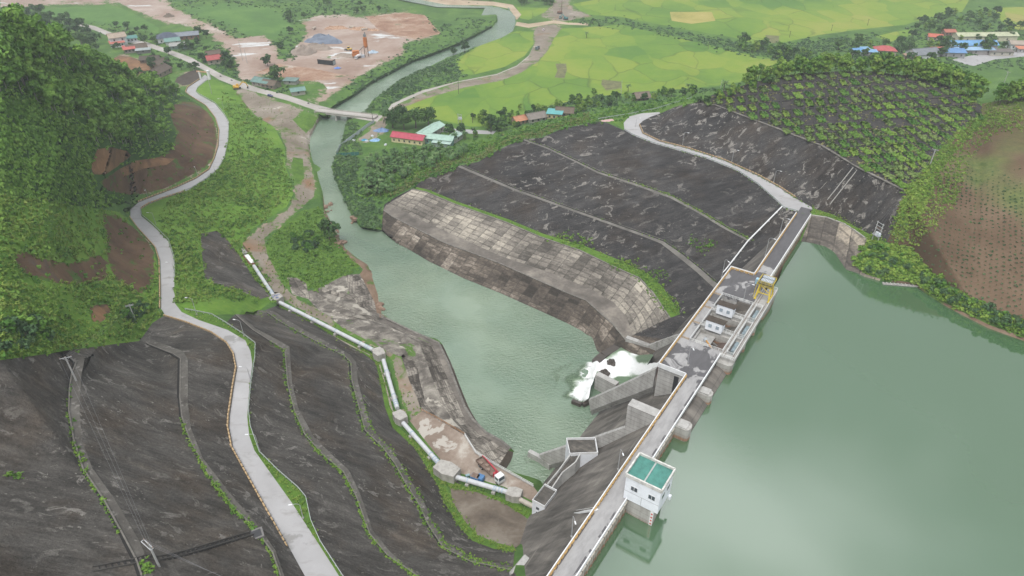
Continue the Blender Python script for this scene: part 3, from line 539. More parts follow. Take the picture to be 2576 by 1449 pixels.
GM['dark_earth'] = ground('dark_earth', [(.3, (.05, .042, .036)), (.7, (.09, .075, .06))], .15)
GM['red_earth'] = ground('red_earth', [(.32, (.18, .10, .07)), (.46, (.26, .155, .105)), (.56, (.34, .235, .17)), (.66, (.40, .35, .31))], .07, 8, fine=.9, extra=spots((.10, .13, .06), .05, .6, .68))
GM['quarry_ground'] = ground('quarry_ground', [(.28, (.2, .13, .10)), (.45, (.29, .215, .175)), (.58, (.36, .29, .25)), (.72, (.5, .45, .41))], .022, 8, extra=chain(ragged(1, (.05, .11, .025), (.09, .17, .035), .09), spots((.52, .53, .53), .03, .6, .64, (.6, 1.4, 1), .5), spots((.26, .17, .10), .016, .6, .72), spots((.10, .16, .05), .028, .655, .69)))
GM['dirt_track'] = ground('dirt_track', [(.28, (.13, .105, .08)), (.48, (.205, .175, .14)), (.64, (.28, .245, .205)), (.8, (.38, .345, .3))], .05, 7, extra=chain(ragged(1, (.06, .13, .025), (.11, .2, .035), .1), spots((.22, .135, .08), .03, .58, .7), spots((.42, .38, .33), .05, .64, .68), spots((.10, .145, .045), .07, .58, .64)))
GM['bare_shore'] = ground('bare_shore', [(.3, (.12, .08, .055)), (.5, (.19, .13, .09)), (.7, (.26, .2, .15))], .15, extra=spots((.08, .13, .03), .1, .54, .62))
GM['stream_sand'] = ground('stream_sand', [(.3, (.3, .22, .15)), (.6, (.42, .34, .25))], .05)
GM['berm_earth'] = ground('berm_earth', [(.32, (.06, .053, .046)), (.47, (.125, .112, .098)), (.58, (.24, .22, .19)), (.72, (.38, .35, .31))], .22, 8, extra=chain(spots((.40, .37, .32), .12, .58, .62), spots((.08, .15, .03), .09, .6, .65)))
GM['brown_apron'] = ground('brown_apron', [(.3, (.07, .056, .045)), (.5, (.145, .118, .092)), (.66, (.22, .19, .155)), (.8, (.16, .16, .16))], .09, 7)
GM['apron_path'] = ground('apron_path', [(.3, (.07, .062, .055)), (.5, (.14, .125, .11)), (.64, (.24, .215, .185)), (.76, (.36, .33, .29))], .1, 7)
GM['terrace_bench'] = ground('terrace_bench', [(.3, (.085, .08, .072)), (.5, (.14, .132, .12)), (.7, (.21, .2, .18))], .12, 6)
GM['bench_path'] = ground('bench_path', [(.3, (.052, .048, .043)), (.5, (.084, .078, .07)), (.7, (.135, .127, .114))], .12, 6, extra=spots((.2, .19, .175), .6, .56, .7))
GM['platform_floor'] = ground('platform_floor', [(.3, (.155, .12, .095)), (.46, (.225, .175, .14)), (.56, (.285, .235, .195)), (.66, (.42, .385, .34))], .075, 7, extra=spots((.40, .37, .33), .11, .57, .6))
GM['concrete_road'] = ground('concrete_road', [(.3, (.30, .295, .295)), (.5, (.345, .34, .345)), (.7, (.39, .385, .39))], .06, 5, bump=.1, extra=chain(spots((.25, .245, .24), .09, .62, .67), spots((.27, .262, .25), .3, .56, .7, (.35, 1, 1), .4)))
GM['village_road'] = ground('village_road', [(.3, (.27, .25, .23)), (.5, (.35, .325, .3)), (.7, (.43, .41, .39))], .06, 6, bump=.1)
GM['reservoir_bed'] = ground('reservoir_bed', [(.3, (.08, .07, .05)), (.7, (.12, .1, .08))], .1)
GM['left_slope'] = shotcrete('shotcrete_left', math.radians(-8), (.066, .061, .055), (.106, .098, .089), .9, .24, .58, .38)
GM['right_slope'] = shotcrete('shotcrete_right', math.radians(-20), (.040, .038, .038), (.064, .061, .06), 1.1, .2, .575, .4)
GM['upper_cutting'] = shotcrete('shotcrete_upper', math.radians(-55), (.044, .042, .042), (.068, .065, .064), 1.25, .26, .565, .3)
_r = un(1480, 728, -33.7) - un(1019, 534, -33.7); RB_ROT = -math.atan2(_r.y, _r.x)
PAN = [(.1, (.05, .043, .036)), (.32, (.09, .078, .066)), (.52, (.155, .138, .118)), (.7, (.26, .235, .2)), (.86, (.4, .36, .3))]
GM['lower_revetment'] = blocks('lower_revetment', RB_ROT, [(.12, (.035, .03, .025)), (.36, (.075, .062, .051)), (.58, (.13, .108, .088)), (.76, (.24, .205, .17)), (.92, (.36, .32, .27))], 5.0, 1.7, 2.0)
GM['upper_revetment'] = blocks('upper_revetment', RB_ROT, [(.1, (.07, .063, .054)), (.3, (.125, .112, .097)), (.5, (.2, .18, .155)), (.66, (.29, .262, .222)), (.82, (.40, .36, .30))], 5.0, 1.7, 2.0)
GM['left_revetment'] = blocks('left_revetment', math.radians(40), [(.1, (.06, .052, .044)), (.28, (.13, .115, .098)), (.46, (.24, .215, .185)), (.62, (.35, .32, .275)), (.8, (.46, .42, .36))], 3.6, .8, 2.0)
GM['upstream_apron'] = blocks('upstream_apron', math.radians(25), [(.1, (.07, .062, .055)), (.35, (.12, .105, .09)), (.55, (.2, .175, .145)), (.75, (.36, .31, .245))], 5.0, 2.5, 1.6)
GM['left_wall'] = ground('left_wall', [(.3, (.045, .036, .03)), (.5, (.085, .068, .054)), (.7, (.13, .115, .1))], .2, 6)
# rice paddies: voronoi plots, bunds, ripeness varying plot by plot
k = N('rice_field'); p = k.pos(); wv = k.vmath('ADD', k.map(p, .35, (1, .62, 0)), k.vmath('SCALE', k.noisec(p, .012, 2))); 
wv = k.vmath('ADD', k.map(p, .35, (1, .62, 0)), k.vmath('MULTIPLY', k.noisec(p, .014, 3), (30, 30, 0)))
vc = k.sep(k.vor(wv, .04, 'F1', 'Color'))[0]; ed = k.vor(wv, .04, 'DISTANCE_TO_EDGE'); lo = k.noise(p, .006, 4, .55); hi = k.noise(p, .16, 5, .7)
f = k.math('ADD', k.math('MULTIPLY_ADD', vc, .34, -.17), k.math('MULTIPLY_ADD', lo, 1.5, k.math('MULTIPLY_ADD', hi, .34, -.42)))
c = k.ramp(f, [(.2, (.085, .175, .035)), (.42, (.135, .225, .038)), (.6, (.185, .255, .042)), (.78, (.235, .265, .058)), (.95, (.28, .25, .09))])
bund = k.math('MULTIPLY', k.ramp(ed, [(.012, 1), (.03, 0)]), k.ramp(k.noise(p, .02, 3), [(.42, .0), (.62, .5)])); c = k.mix(bund, c, (.045, .075, .025))
k.col(c, .95, .1); k.bump(hi, .3, .3); GM['rice_field'] = k.m
GM['harvested_field'] = ground('harvested_field', [(.3, (.085, .085, .05)), (.5, (.14, .145, .07)), (.7, (.22, .21, .10))], .25, 5)
GM['dry_field'] = ground('dry_field', [(.3, (.19, .2, .05)), (.5, (.3, .27, .08)), (.7, (.38, .32, .12))], .04, 5)
GM['lattice_soil'] = ground('lattice_soil', [(.3, (.028, .026, .026)), (.5, (.045, .042, .04)), (.7, (.075, .065, .055))], .25, 6)
k = N('farm_soil'); p = k.pos(); a = k.noise(p, .03, 6, .6); g = k.noise(p, .018, 3, .5)
c = k.ramp(a, [(.3, (.066, .044, .028)), (.5, (.11, .073, .046)), (.7, (.16, .112, .074))])
c = k.mix(k.ramp(g, [(.54, 0), (.66, .75)]), c, k.ramp(k.noise(p, .35, 5, .7), [(.35, (.05, .10, .025)), (.65, (.13, .17, .05))]))
k.col(c, .95, .1); k.bump(k.noise(p, 1.2, 4), .5, .3); GM['farm_soil'] = k.m
EZ = np.isin(FZ, [ZID[z_] for z_ in ('bare_earth', 'orange_earth', 'dark_earth', 'quarry_ground', 'red_earth', 'dirt_track', 'bare_shore')]).astype(float)
_num = np.zeros(len(FX)); _den = np.zeros(len(FX))
for k_ in range(3): np.add.at(_num, FF[:, k_], EZ); np.add.at(_den, FF[:, k_], 1)
EARTHV = _num / np.maximum(_den, 1)
for _ in range(5):
    fm = EARTHV[FF].mean(1); _num[:] = 0
    for k_ in range(3): np.add.at(_num, FF[:, k_], fm)
    EARTHV = _num / np.maximum(_den, 1)
for zn in ZN:
    if zn == 'none': continue
    sel = FF[FZ == ZID[zn]]
    if not len(sel): continue
    u_, inv = np.unique(sel, return_inverse=True)
    o = tag(mesh_np(zn, FX[u_], inv.reshape(-1, 3), GM[zn], smooth=zn not in ('left_wall', 'lower_revetment', 'upper_revetment', 'apron_path', 'left_revetment', 'upstream_apron', 'bench_path', 'terrace_bench', 'berm_earth')), kind='structure'); at = o.data.attributes.new('earth', 'FLOAT', 'POINT'); at.data.foreach_set('value', EARTHV[u_].astype(np.float32))
# ================================================================ WATER
def water(name, body, sky=1.0, rough=.06, wave=None, ior=1.6, bump=.15, dist=.3, var=None, scale=.02):
    k = N(name); p = k.pos(); c = body
    if var: c = k.ramp(k.noise(p, scale, 4, .55, .6), [(.35, body), (.65, var)])
    k.col(c, rough, .5); k.b.inputs['IOR'].default_value = ior
    if wave:
        a = k.noise(k.map(p, wave[0], (wave[1], wave[2], 1)), wave[3], 4, .6); b = k.noise(p, wave[3] * 3.3, 3, .6); k.bump(k.math('MULTIPLY', k.math('MULTIPLY_ADD', b, .4, a), k.ramp(k.noise(p, .03, 3), [(.35, .15), (.65, 1)])), bump, dist)
    return k.m
WM_RES = water('reservoir_water', (.055, .116, .052), rough=.07, ior=2.4, wave=(0, 1, 1, .7), bump=.035, dist=.2, var=(.066, .132, .07), scale=.008)
WM_TAIL = water('tail_water', (.098, .165, .104), rough=.16, ior=1.9, wave=(math.radians(-30), 1.0, 2.2, .55), bump=1.0, dist=1.0, var=(.165, .23, .15), scale=.016)
def sheet(name, pts, z, mt):
    m = MB(); m.add([un(x, y, z) for x, y in pts], [tuple(range(len(pts)))]); return tag(m.build(name, mt), kind='structure')
sheet('reservoir', [(1380,1650),(1440,1480),(1500,1380),(1700,1080),(1840,880),(1960,700),(1995,590),(2200,600),(2400,760),(3600,900),(3600,1650)], ZR, WM_RES)
sheet('river', [(1000,860),(900,740),(830,640),(790,560),(760,470),(750,380),(770,300),(830,250),(920,180),(1090,120),(1200,60),(1220,20),(1100,18),(960,-10),(920,-45),(1010,-45),(1300,0),(1340,60),(1300,110),(1180,150),(1050,200),(980,250),(930,310),(890,400),(900,500),(950,560),(1500,850),(1560,870),(1600,1000),(1480,1250),(1380,1290),(1230,1180),(1160,1080)], ZT, WM_TAIL)
# ================================================================ THE DAM (local x runs along the crest, local y downstream)
DO = un(1450, 1449, 0.0); _e = un(2036, 545, 0.0) - DO; DRZ = math.atan2(_e.y, _e.x)
DMAT = Matrix.Translation(DO) @ Matrix.Rotation(DRZ, 4, 'Z'); DINV = DMAT.inverted()
def PL(px, py, z): return DINV @ un(px, py, z)                     # sight line at height z, in dam coordinates
def PS(px, py, s0):                                                # sight line where it meets the plane x = s0
    lo, hi = -110.0, 30.0
    for _ in range(50):
        m = (lo + hi) / 2
        if PL(px, py, m).x > s0: lo = m
        else: hi = m
    return PL(px, py, (lo + hi) / 2)
Z1 = lambda x, y: (1288 + x * .25043, 1086.1 + y * .25043)
Z3 = lambda x, y: (1661.1 + x * .18785, 638.9 + y * .18785)
Z5 = lambda x, y: (1405.6 + x * .18785, 798.6 + y * .18785)
def face(z): return 4.8 + .8 * (-z - 2)                            # downstream face: distance from the upstream edge at height z
# ---- concrete materials
def conc(name, stops, streak=(0, .9, .12), band=False, sc=.25, stripes=0.0, vert=True):
    k = N(name); p = k.obj(); a = k.noise(p, sc, 6, .62, .3); q = k.map(p, 0, (1.1, 1.1, .1) if vert else (1.5, .13, .13)); b = k.noise(q, .9, 5, .7); big = k.noise(p, .05, 3)
    f = k.math('MULTIPLY_ADD', a, .42, k.math('MULTIPLY_ADD', b, .38, k.math('MULTIPLY', big, .2))); c = k.ramp(f, stops); s = k.sep(p)
    if stripes:
        u = k.math('FRACT', k.math('DIVIDE', s[0], stripes)); j = k.math('LESS_THAN', u, .14); c = k.mix(k.math('MULTIPLY', j, k.ramp(k.noise(p, .4, 3), [(.3, .35), (.6, .9)])), c, (.07, .05, .035))
    if band:
        zz = k.math('ADD', s[2], k.math('MULTIPLY_ADD', a, .8, -.4)); t = k.math('MULTIPLY_ADD', zz, .2, 1.2)       # -6 -> 0, -1 -> 1
        c = k.mix(k.ramp(t, [(.0, .85), (.3, .7), (.38, .25), (.55, 0)]), c, k.ramp(b, [(.35, (.12, .085, .06)), (.55, (.24, .15, .095)), (.7, (.3, .26, .2))]))
        c = k.mix(k.ramp(t, [(.16, 0), (.2, .65), (.25, .65), (.29, 0)]), c, (.33, .15, .07))
    k.col(c, .9, .2); k.bump(k.math('MULTIPLY_ADD', b, .5, a), .35, .15); MATS[name] = k.m; return k.m
CG = [(.3, (.16, .155, .145)), (.45, (.27, .265, .25)), (.58, (.36, .355, .34)), (.72, (.45, .445, .43))]
M_PIER = conc('pier_concrete', [(.32, (.12, .11, .1)), (.44, (.30, .29, .27)), (.58, (.42, .41, .39)), (.72, (.52, .51, .49))], band=True)
M_WALL = conc('wall_concrete', [(.33, (.13, .125, .118)), (.43, (.29, .283, .27)), (.56, (.40, .393, .38)), (.7, (.50, .49, .475))])
def lined(mt, dz=1.5, amt=.35):
    t = mt.node_tree; b = next(n for n in t.nodes if n.type == 'BSDF_PRINCIPLED'); src = b.inputs['Base Color'].links[0].from_socket; tc = t.nodes.new('ShaderNodeTexCoord'); sp = t.nodes.new('ShaderNodeSeparateXYZ'); m1 = t.nodes.new('ShaderNodeMath'); m1.operation = 'DIVIDE'; m1.inputs[1].default_value = dz; m2 = t.nodes.new('ShaderNodeMath'); m2.operation = 'FRACT'; m3 = t.nodes.new('ShaderNodeMath'); m3.operation = 'LESS_THAN'; m3.inputs[1].default_value = .13
    ns = t.nodes.new('ShaderNodeTexNoise'); ns.inputs['Scale'].default_value = .5; m4 = t.nodes.new('ShaderNodeMath'); m4.operation = 'MULTIPLY'; m5 = t.nodes.new('ShaderNodeMath'); m5.operation = 'MULTIPLY'; m5.inputs[1].default_value = amt * 2; mx = t.nodes.new('ShaderNodeMix'); mx.data_type = 'RGBA'; mx.inputs[7].default_value = (.1, .092, .08, 1); l = t.links
    l.new(tc.outputs['Object'], sp.inputs[0]); l.new(sp.outputs[2], m1.inputs[0]); l.new(m1.outputs[0], m2.inputs[0]); l.new(m2.outputs[0], m3.inputs[0]); l.new(tc.outputs['Object'], ns.inputs['Vector']); l.new(m3.outputs[0], m4.inputs[0]); l.new(ns.outputs[0], m4.inputs[1]); l.new(m4.outputs[0], m5.inputs[0]); l.new(m5.outputs[0], mx.inputs[0]); l.new(src, mx.inputs[6]); l.new(mx.outputs[2], b.inputs['Base Color'])
lined(M_WALL); lined(M_PIER, 1.8, .25)
M_UP = conc('upstream_concrete', [(.3, (.2, .18, .15)), (.44, (.36, .33, .28)), (.58, (.47, .44, .39)), (.72, (.55, .52, .48))], band=True, stripes=2.0)
k = N('dam_face_concrete'); p = k.obj(); a = k.noise(k.map(p, 0, (.9, .22, .22)), .35, 6, .65, .5); b = k.noise(p, .06, 4, .6); d_ = k.noise(k.map(p, .5, (.12, 1.6, 1.6)), .35, 4, .7)
c = k.ramp(k.math('MULTIPLY_ADD', a, .6, k.math('MULTIPLY', b, .4)), [(.36, (.055, .05, .044)), (.46, (.105, .096, .086)), (.56, (.17, .155, .138)), (.68, (.27, .25, .22))])
c = k.mix(k.ramp(d_, [(.64, 0), (.7, .7)]), c, (.3, .275, .24)); sx = k.sep(p)
lift = k.math('FRACT', k.math('DIVIDE', sx[2], 2.2)); c = k.mix(k.math('MULTIPLY', k.math('LESS_THAN', lift, .06), .45), c, (.05, .045, .04))
c = k.mix(k.math('MULTIPLY', k.ramp(k.math('MULTIPLY_ADD', sx[0], .01, k.math('MULTIPLY', b, .02)), [(.86, 0), (.9, .75), (1.16, .75), (1.2, 0)]), k.ramp(sx[1], [(0, 1), (1, 1)])), c, (.095, .058, .048))
k.col(c, .85, .25); k.bump(a, .4, .2); M_FACE = k.m
k = N('crest_asphalt'); p = k.obj(); sx = k.sep(p); n1 = k.noise(p, .16, 6, .62, .5); n2 = k.noise(k.map(p, 0, (.5, 1.4, 1)), .5, 5, .65); e_ = k.math('ABSOLUTE', k.math('SUBTRACT', sx[1], 2.7))
base = k.ramp(n2, [(.35, (.25, .245, .245)), (.6, (.32, .315, .315))])
wetf = k.ramp(k.math('MULTIPLY', sx[0], .005), [(0, .02), (.34, .06), (.37, .66), (.42, .7), (.46, .3), (.52, .26), (.585, .6), (.67, .62), (.69, .5), (.72, .5), (.735, 1), (1, 1)])
edge = k.math('MULTIPLY', k.math('GREATER_THAN', e_, 1.75), k.math('LESS_THAN', sx[0], 72))
thr = k.math('ADD', k.math('MULTIPLY', wetf, .42), k.math('MULTIPLY', edge, .2)); m_ = k.ramp(k.math('ADD', k.math('SUBTRACT', thr, n1), .5), [(.2, 0), (.235, .9)])
k.put(k.b.inputs['Roughness'], .8); k.col(k.mix(m_, base, k.ramp(n2, [(.3, (.062, .06, .064)), (.7, (.085, .082, .088))])), .75, .3); M_DECK = k.m
M_WHITE = plain('white_paint', (.72, .73, .74), .6, .3, var=.14, scale=.9)
M_HOUSE = plain('white_house_wall', (.74, .77, .82), .7, .25, var=.12, scale=.5)
M_KERB = plain('orange_kerb_paint', (.47, .31, .13), .8, .2, var=.3, scale=1.2)
M_RAIL = plain('white_rail', (.66, .67, .66), .5, .3, var=.12)
M_DARK = plain('dark_opening', (.035, .035, .038), .5, .4)
M_GLASS = plain('window_glass', (.06, .075, .09), .15, .6)
M_ROOFDIRT = conc('dirty_roof', [(.36, (.045, .042, .038)), (.5, (.085, .078, .07)), (.62, (.16, .145, .125)), (.74, (.3, .27, .23))], sc=.5, vert=False)
dam = empty('dam', DO, DRZ, 'long grey concrete dam with a crest road between green reservoir and tail pool', 'dam')
def prof(top=-1.3): return [(.25, top), (5.0, top), (5.0, -2.2), (face(-50), -50), (.25, -50)]
m = MB(); m.extr(prof(), (-48, 56.8)); m.extr(prof(), (118.2, 198)); m.build('downstream_face', M_FACE, dam)
og = [(-2.9, -50), (-2.9, -8), (-3.3, -6.2), (-3.2, -5.2), (-1.9, -4.1), (-1.0, -3.6), (-.2, -3.4), (1.2, -3.6), (3.2, -4.6), (5.4, -6.4), (8.4, -9.6), (face(-14) + .1, -14), (face(-50), -50)]
m = MB(); m.extr(og, (56.8, 89.0)); m.extr(og, (89.0, 118.2)); m.build('spillway_chute', M_FACE, dam)
for x0, x1 in ((-48, 56.8), (131, 198)):
    m = MB(); m.b2(x0, x1, 0, .25, -50, -.9)
    for i in range(int((x1 - x0 - 4) / 2)): m.b2(x0 + 1 + i * 2.0, x0 + 1.28 + i * 2.0, -.16, -.003, -12, -1.36)
    m.b2(x0, x1 - 4.8 if x0 < 0 else x1, -.32, -.003, -1.35, -.95); m.build('upstream_wall', M_UP, dam)
# deck
m = MB(); dz0, dz1 = -1.3, -.9
m.b2(-48, 56, .25, 5.0, dz0, dz1); m.b2(56, 89.2, .25, 5.2, -2.1, dz1 + .002); m.b2(118.3, 198, .25, 5.2, dz0 + .01, dz1)
m.b2(73.2, 89.2, 5.2, 13.4, -2.0, dz1); m.b2(118.3, 136, 5.2, 13.4, -2.0, dz1); m.b2(89.2, 118.3, 10.3, 13.4, -2.0, dz1)
m.build('crest_road', M_DECK, dam)
m = MB(); m.b2(87, 131, -1.2, .25, -2.0, -.895); m.b2(87, 131, -4.3, -3.1, -2.0, -.895)
for x0, x1 in ((87, 89.2), (98.2, 98.8), (107.8, 108.8), (117.8, 131)): m.b2(x0, x1, -3.1, -1.2, -2.0, -.895)
m.b2(98.5, 99.3, .25, 10.3, -2.0, -.895); m.b2(108.2, 109.5, .25, 10.3, -2.0, -.895); m.build('gate_deck', M_WALL, dam)
m = MB()                                                       # rails of the gantry crane and cable trench covers
for y in (.55, -.15): m.b2(87.4, 130.5, y - .9 - .06, y - .9 + .06, -.89, -.78)
for y in (-3.35, -3.9): m.b2(87.4, 130.5, y - .05, y + .05, -.89, -.78)
m.build('crane_track', plain('rusty_rail', (.12, .075, .05), .7, .3), dam)
for s0 in (89.6, 99.0, 108.9, 118.1): MB().b2(s0 - .5, s0 + .4, 10.4, 13.3, -.896, -.86).build('trench_cover', plain('trench_concrete', (.3, .24, .18), .9, .2, var=.4, scale=2), dam)
# piers: nosed walls; the three below the crest road stand out of the water, the gate piers carry the upstream deck
def pier(s0, s1, y1, top=-.95, nose=-4.1, bot=-14):
    m = MB(); c = (s0 + s1) / 2; m.prism([(s0, y1), (s0, nose + 1.0), (s0 + .5, nose + .25), (c, nose), (s1 - .5, nose + .25), (s1, nose + 1.0), (s1, y1)], bot, top)
    return m.build('pier', M_PIER, dam)
pier(53.2, 56.6, 5.1, -1.31, -3.8, -50); pier(69.6, 72.6, 5.1, -2.105, -3.8, -50); pier(85.2, 88.9, .24, -2.005, -4.25, -50)
pier(95.2 + 2.6, 99.3, 10.2, -2.005, -4.25, -50); pier(107.8, 109.5, 10.2, -2.005, -4.25, -50); pier(117.8, 131, .24, -2.005, -4.25, -50)
for x0, x1, z0, z1 in ((53.4, 56.4, -1.31, -1.0), (69.8, 72.4, -2.1, -1.6)): MB().b2(x0, x1, -2.9, -.34, z0, z1).build('pier_cap', M_WALL, dam)
# bump walls, buttress south of the gates
m = MB(); m.prism([(73.2, 5.2), (88.9, 5.2), (88.9, 13.4), (73.2, 13.4)], -22, -2.02); m.prism([(118.3, 5.2), (136, 5.2), (136, 13.4), (118.3, 13.4)], -22, -2.02)
m.b2(88.9, 118.3, 12.4, 13.4, -6, -2.02); m.build('gate_block', M_WALL, dam)
m = MB(); m.b2(73.12, 73.19, 7.0, 8.4, -9.0, -2.6); m.build('doorway', M_DARK, dam)
m = MB(); m.b2(53.4, 56.4, 5.1, 13.8, -16, -1.2); m.build('pier_tail', M_WALL, dam)
# pit interiors: radial gate skins, arms and hydraulic rams
for i, (a, b) in enumerate(((89.2, 98.0), (99.4, 107.8), (109.6, 117.8))):
    m = MB(); pr = [(-1.0, -2.2), (-.4, -4.4), (.8, -6.6), (2.6, -8.4), (2.6, -9), (.4, -7), (-1.0, -4.6), (-1.5, -2.2)]
    m.extr(pr, (a + .1, b - .1)); m.build('radial_gate', plain('gate_steel', (.12, .115, .11), .6, .3, var=.4), dam)
    m = MB(); m.b2(a, b, 5.0, 10.3, -3.6, -3.1); m.b2(a, b, 9.7, 10.25, -9, -2.1); m.build('pit_floor', M_WALL, dam)
    m = MB()
    for f_ in (.2, .8): m.bar((a + (b - a) * f_, .6, -6.4), (a + (b - a) * f_, 7.6, -3.2), .5, .5)
    m.build('gate_arm', plain('gate_arm_steel', (.2, .19, .18), .6, .3), dam)
    m = MB(); m.tube([(a + 3.3, 6.6, -1.1), (a + 3.3, 2.0, -5.8)], .24, 10); m.build('hydraulic_ram', plain('ram_orange', (.62, .30, .05), .5, .4), dam)
    m = MB(); m.tube([(a + 3.3, 6.9, -.9), (a + 3.3, 6.4, -1.3)], .65, 12); m.build('ram_bracket', plain('bracket_grey', (.42, .45, .47), .5, .4), dam)
    m = MB(); m.add([(a, -3.1, -6.5), (b, -3.1, -6.5), (b, -1.2, -6.0), (a, -1.2, -6.0)], [(0, 1, 2, 3)]); m.b2(a + 3.2, b - .3, -2.4, -1.5, -6, -1.9); m.build('bulkhead_gate', plain('gate_blue', (.27, .34, .38), .5, .3, var=.35), dam)
# railings
def railing(m, pts, h=1.0, z=-.895, gap=1.1, rails=(1.0, .62, .28), r=.055):
    for a, b in zip(pts[:-1], pts[1:]):
        a, b = Vector((*a, z)), Vector((*b, z)); n = max(1, int((b - a).length / gap))
        for i in range(n + 1): q = a.lerp(b, i / n); m.bar(q, q + Vector((0, 0, h)), r * 1.5)
        for t in rails: m.bar(a + Vector((0, 0, h * t)), b + Vector((0, 0, h * t)), r * (1.7 if t == 1 else 1))
    return m
for a, b in ((89.0, 98.2), (99.2, 108.0), (109.4, 118.2)):
    railing(MB(), [(b, .1), (a, .1), (a, 10.35), (b, 10.35), (b, .1)]).build('pit_railing', M_RAIL, dam)
    railing(MB(), [(a, -3.15), (b - .1, -3.15), (b - .1, -1.15), (a, -1.15), (a, -3.15)]).build('slot_railing', M_RAIL, dam)
railing(MB(), [(87.0, .3), (87.0, -4.2), (131, -4.2), (131, .2)]).build('edge_railing', M_RAIL, dam)
# parapets
def wallrun(m, pts, t, z0, z1):
    for a, b in zip(pts[:-1], pts[1:]): m.bar((*a, (z0 + z1) / 2), (*b, (z0 + z1) / 2), t, z1 - z0)
    return m
DSP = [(-48, 5.12), (73.05, 5.12), (73.05, 13.55), (136.1, 13.55), (136.1, 5.35), (190.5, 5.35)]
wallrun(MB(), DSP, .22, -1.6, .02).build('downstream_parapet', M_WHITE, dam)
m = MB()
for (a, b), side in zip(zip(DSP[:-1], DSP[1:]), ((0, -1), None, (0, -1), (-1, 0), (0, -1))):
    if side is None: continue
    a, b = Vector((*a, 0)), Vector((*b, 0)); d = (b - a); n = int(d.length / 1.5); o_ = Vector((*side, 0)) * .3
    for i in range(n):
        p0, p1 = a + d * (i + .12) / n, a + d * (i + .82) / n; m.bar(p0 + o_ + Vector((0, 0, -.62)), p1 + o_ + Vector((0, 0, -.62)), .32, .5)
    m.bar(a + o_ * .8 + Vector((0, 0, -.32)), b + o_ * .8 + Vector((0, 0, -.32)), .2, .1)
m.build('painted_kerb', M_KERB, dam)
wallrun(MB(), [(-48, .06), (87, .06)], .26, -1.0, .02).build('upstream_parapet', M_WHITE, dam); wallrun(MB(), [(131.1, .06), (192, .06)], .26, -1.0, .02).build('upstream_parapet', M_WHITE, dam)
# guide walls on the spillway and the basin walls
def slabwall(top, bot, th, name='guide_wall', mat=None):
    """wall whose near face joins the two local polylines; thickness th along +x"""
    m = MB(); n = len(top); vs = []
    for t, b in zip(top, bot): vs += [tuple(t), tuple(b), (t[0] + th, t[1] + .15, t[2]), (b[0] + th, b[1] + .15, b[2] - 3)]
    fs = []
    for i in range(n - 1):
        a, b = 4 * i, 4 * i + 4; fs += [(a, a + 1, b + 1, b), (a + 2, b + 2, b + 3, a + 3), (a, b, b + 2, a + 2), (a + 1, a + 3, b + 3, b + 1)]
    fs += [(0, 2, 3, 1), (4 * n - 4, 4 * n - 3, 4 * n - 1, 4 * n - 2)]; m.add(vs, fs); return m.build(name, mat or M_WALL, dam)
slabwall([PS(*Z5(x, y), s) for x, y, s in ((1300, 690, 74.6), (1050, 810, 76), (780, 940, 77.3), (560, 1040, 78.6), (400, 1110, 79.6))],
         [PS(*Z5(x, y), s) for x, y, s in ((1262, 925, 74.6), (1010, 1030, 76), (750, 1120, 77.3), (560, 1195, 78.6), (425, 1250, 79.6))], 1.3)
slabwall([PS(*Z1(x, y), s) for x, y, s in ((1190, -61, 53.4), (840, 60, 53.0), (540, 150, 52.6), (270, 240, 52.2))],
         [PS(*Z1(x, y), s) for x, y, s in ((1200, 60, 53.4), (865, 165, 53.0), (540, 290, 52.6), (375, 332, 52.2))], 1.1)
def pixwall(pts, z_top, h, th, name='basin_wall', mat=None):
    """vertical wall with its top edge on the sight lines pts; th = plan offset of the back"""
    m = MB(); P = [PL(*Z5(x, y), z) for (x, y), z in zip(pts, z_top)]
    for a, b in zip(P[:-1], P[1:]):
        d = Vector((b.x - a.x, b.y - a.y, 0)).normalized(); nn = Vector((-d.y, d.x, 0)) * th
        q = [a, b, b + nn, a + nn]; m.prism([(v.x, v.y) for v in q], [v.z - h for v in q], [v.z for v in q])
    return m.build(name, mat or M_WALL, dam)
pixwall([(1640, 205), (1400, 285), (1225, 352)], [-21, -28, -33], 6, 1.6)
pixwall([(1225, 352), (920, 240)], [-33, -32.6], 6, 1.8)
pixwall([(760, 905), (490, 765)], [-33.2, -33.4], 7.5, -2.2)
pixwall([(190, 1088), (312, 1138), (420, 1090)], [-38.6, -38.6, -38.4], 6, -1.2, mat=plain('wet_concrete', (.06, .048, .04), .4, .4))
pixwall([(540, 612), (640, 520), (760, 455), (900, 352)], [-37.6, -37.0, -36.8, -36.0], 7, 3.2, mat=MATS['wet_concrete'])
m = MB(); P_ = [PL(*Z1(x, y), -37.6) for x, y in ((170, 188), (280, 245), (390, 322))]; wallrun(m, [(v.x, v.y) for v in P_], 1.4, -44, -37.6); m.build('wing_wall', M_WALL, dam)
m = MB(); q0 = PL(*Z1(782, 752), -.6); q1 = PL(*Z1(372, 857), -27.2); q0.y = face(q0.z) + .9; 
m.bar(q0, q1, 1.1, .35); m.build('stair_flight', M_WHITE, dam)
m = MB(); m.bar(q0 + Vector((.45, 0, .6)), q1 + Vector((.45, 0, .6)), .08); m.bar(q0 + Vector((-.45, 0, .6)), q1 + Vector((-.45, 0, .6)), .08); m.build('stair_handrail', M_RAIL, dam)
m = MB(); v0 = PL(1311, 1432, -17.5); m.prism([(v0.x - 4, v0.y - 5), (v0.x + 2.6, v0.y - 3.5), (v0.x + 3.4, v0.y + 1.2), (v0.x - 3, v0.y + 1.6)], -26, -16.2); m.build('abutment_block', M_WALL, dam, bevel=.3)
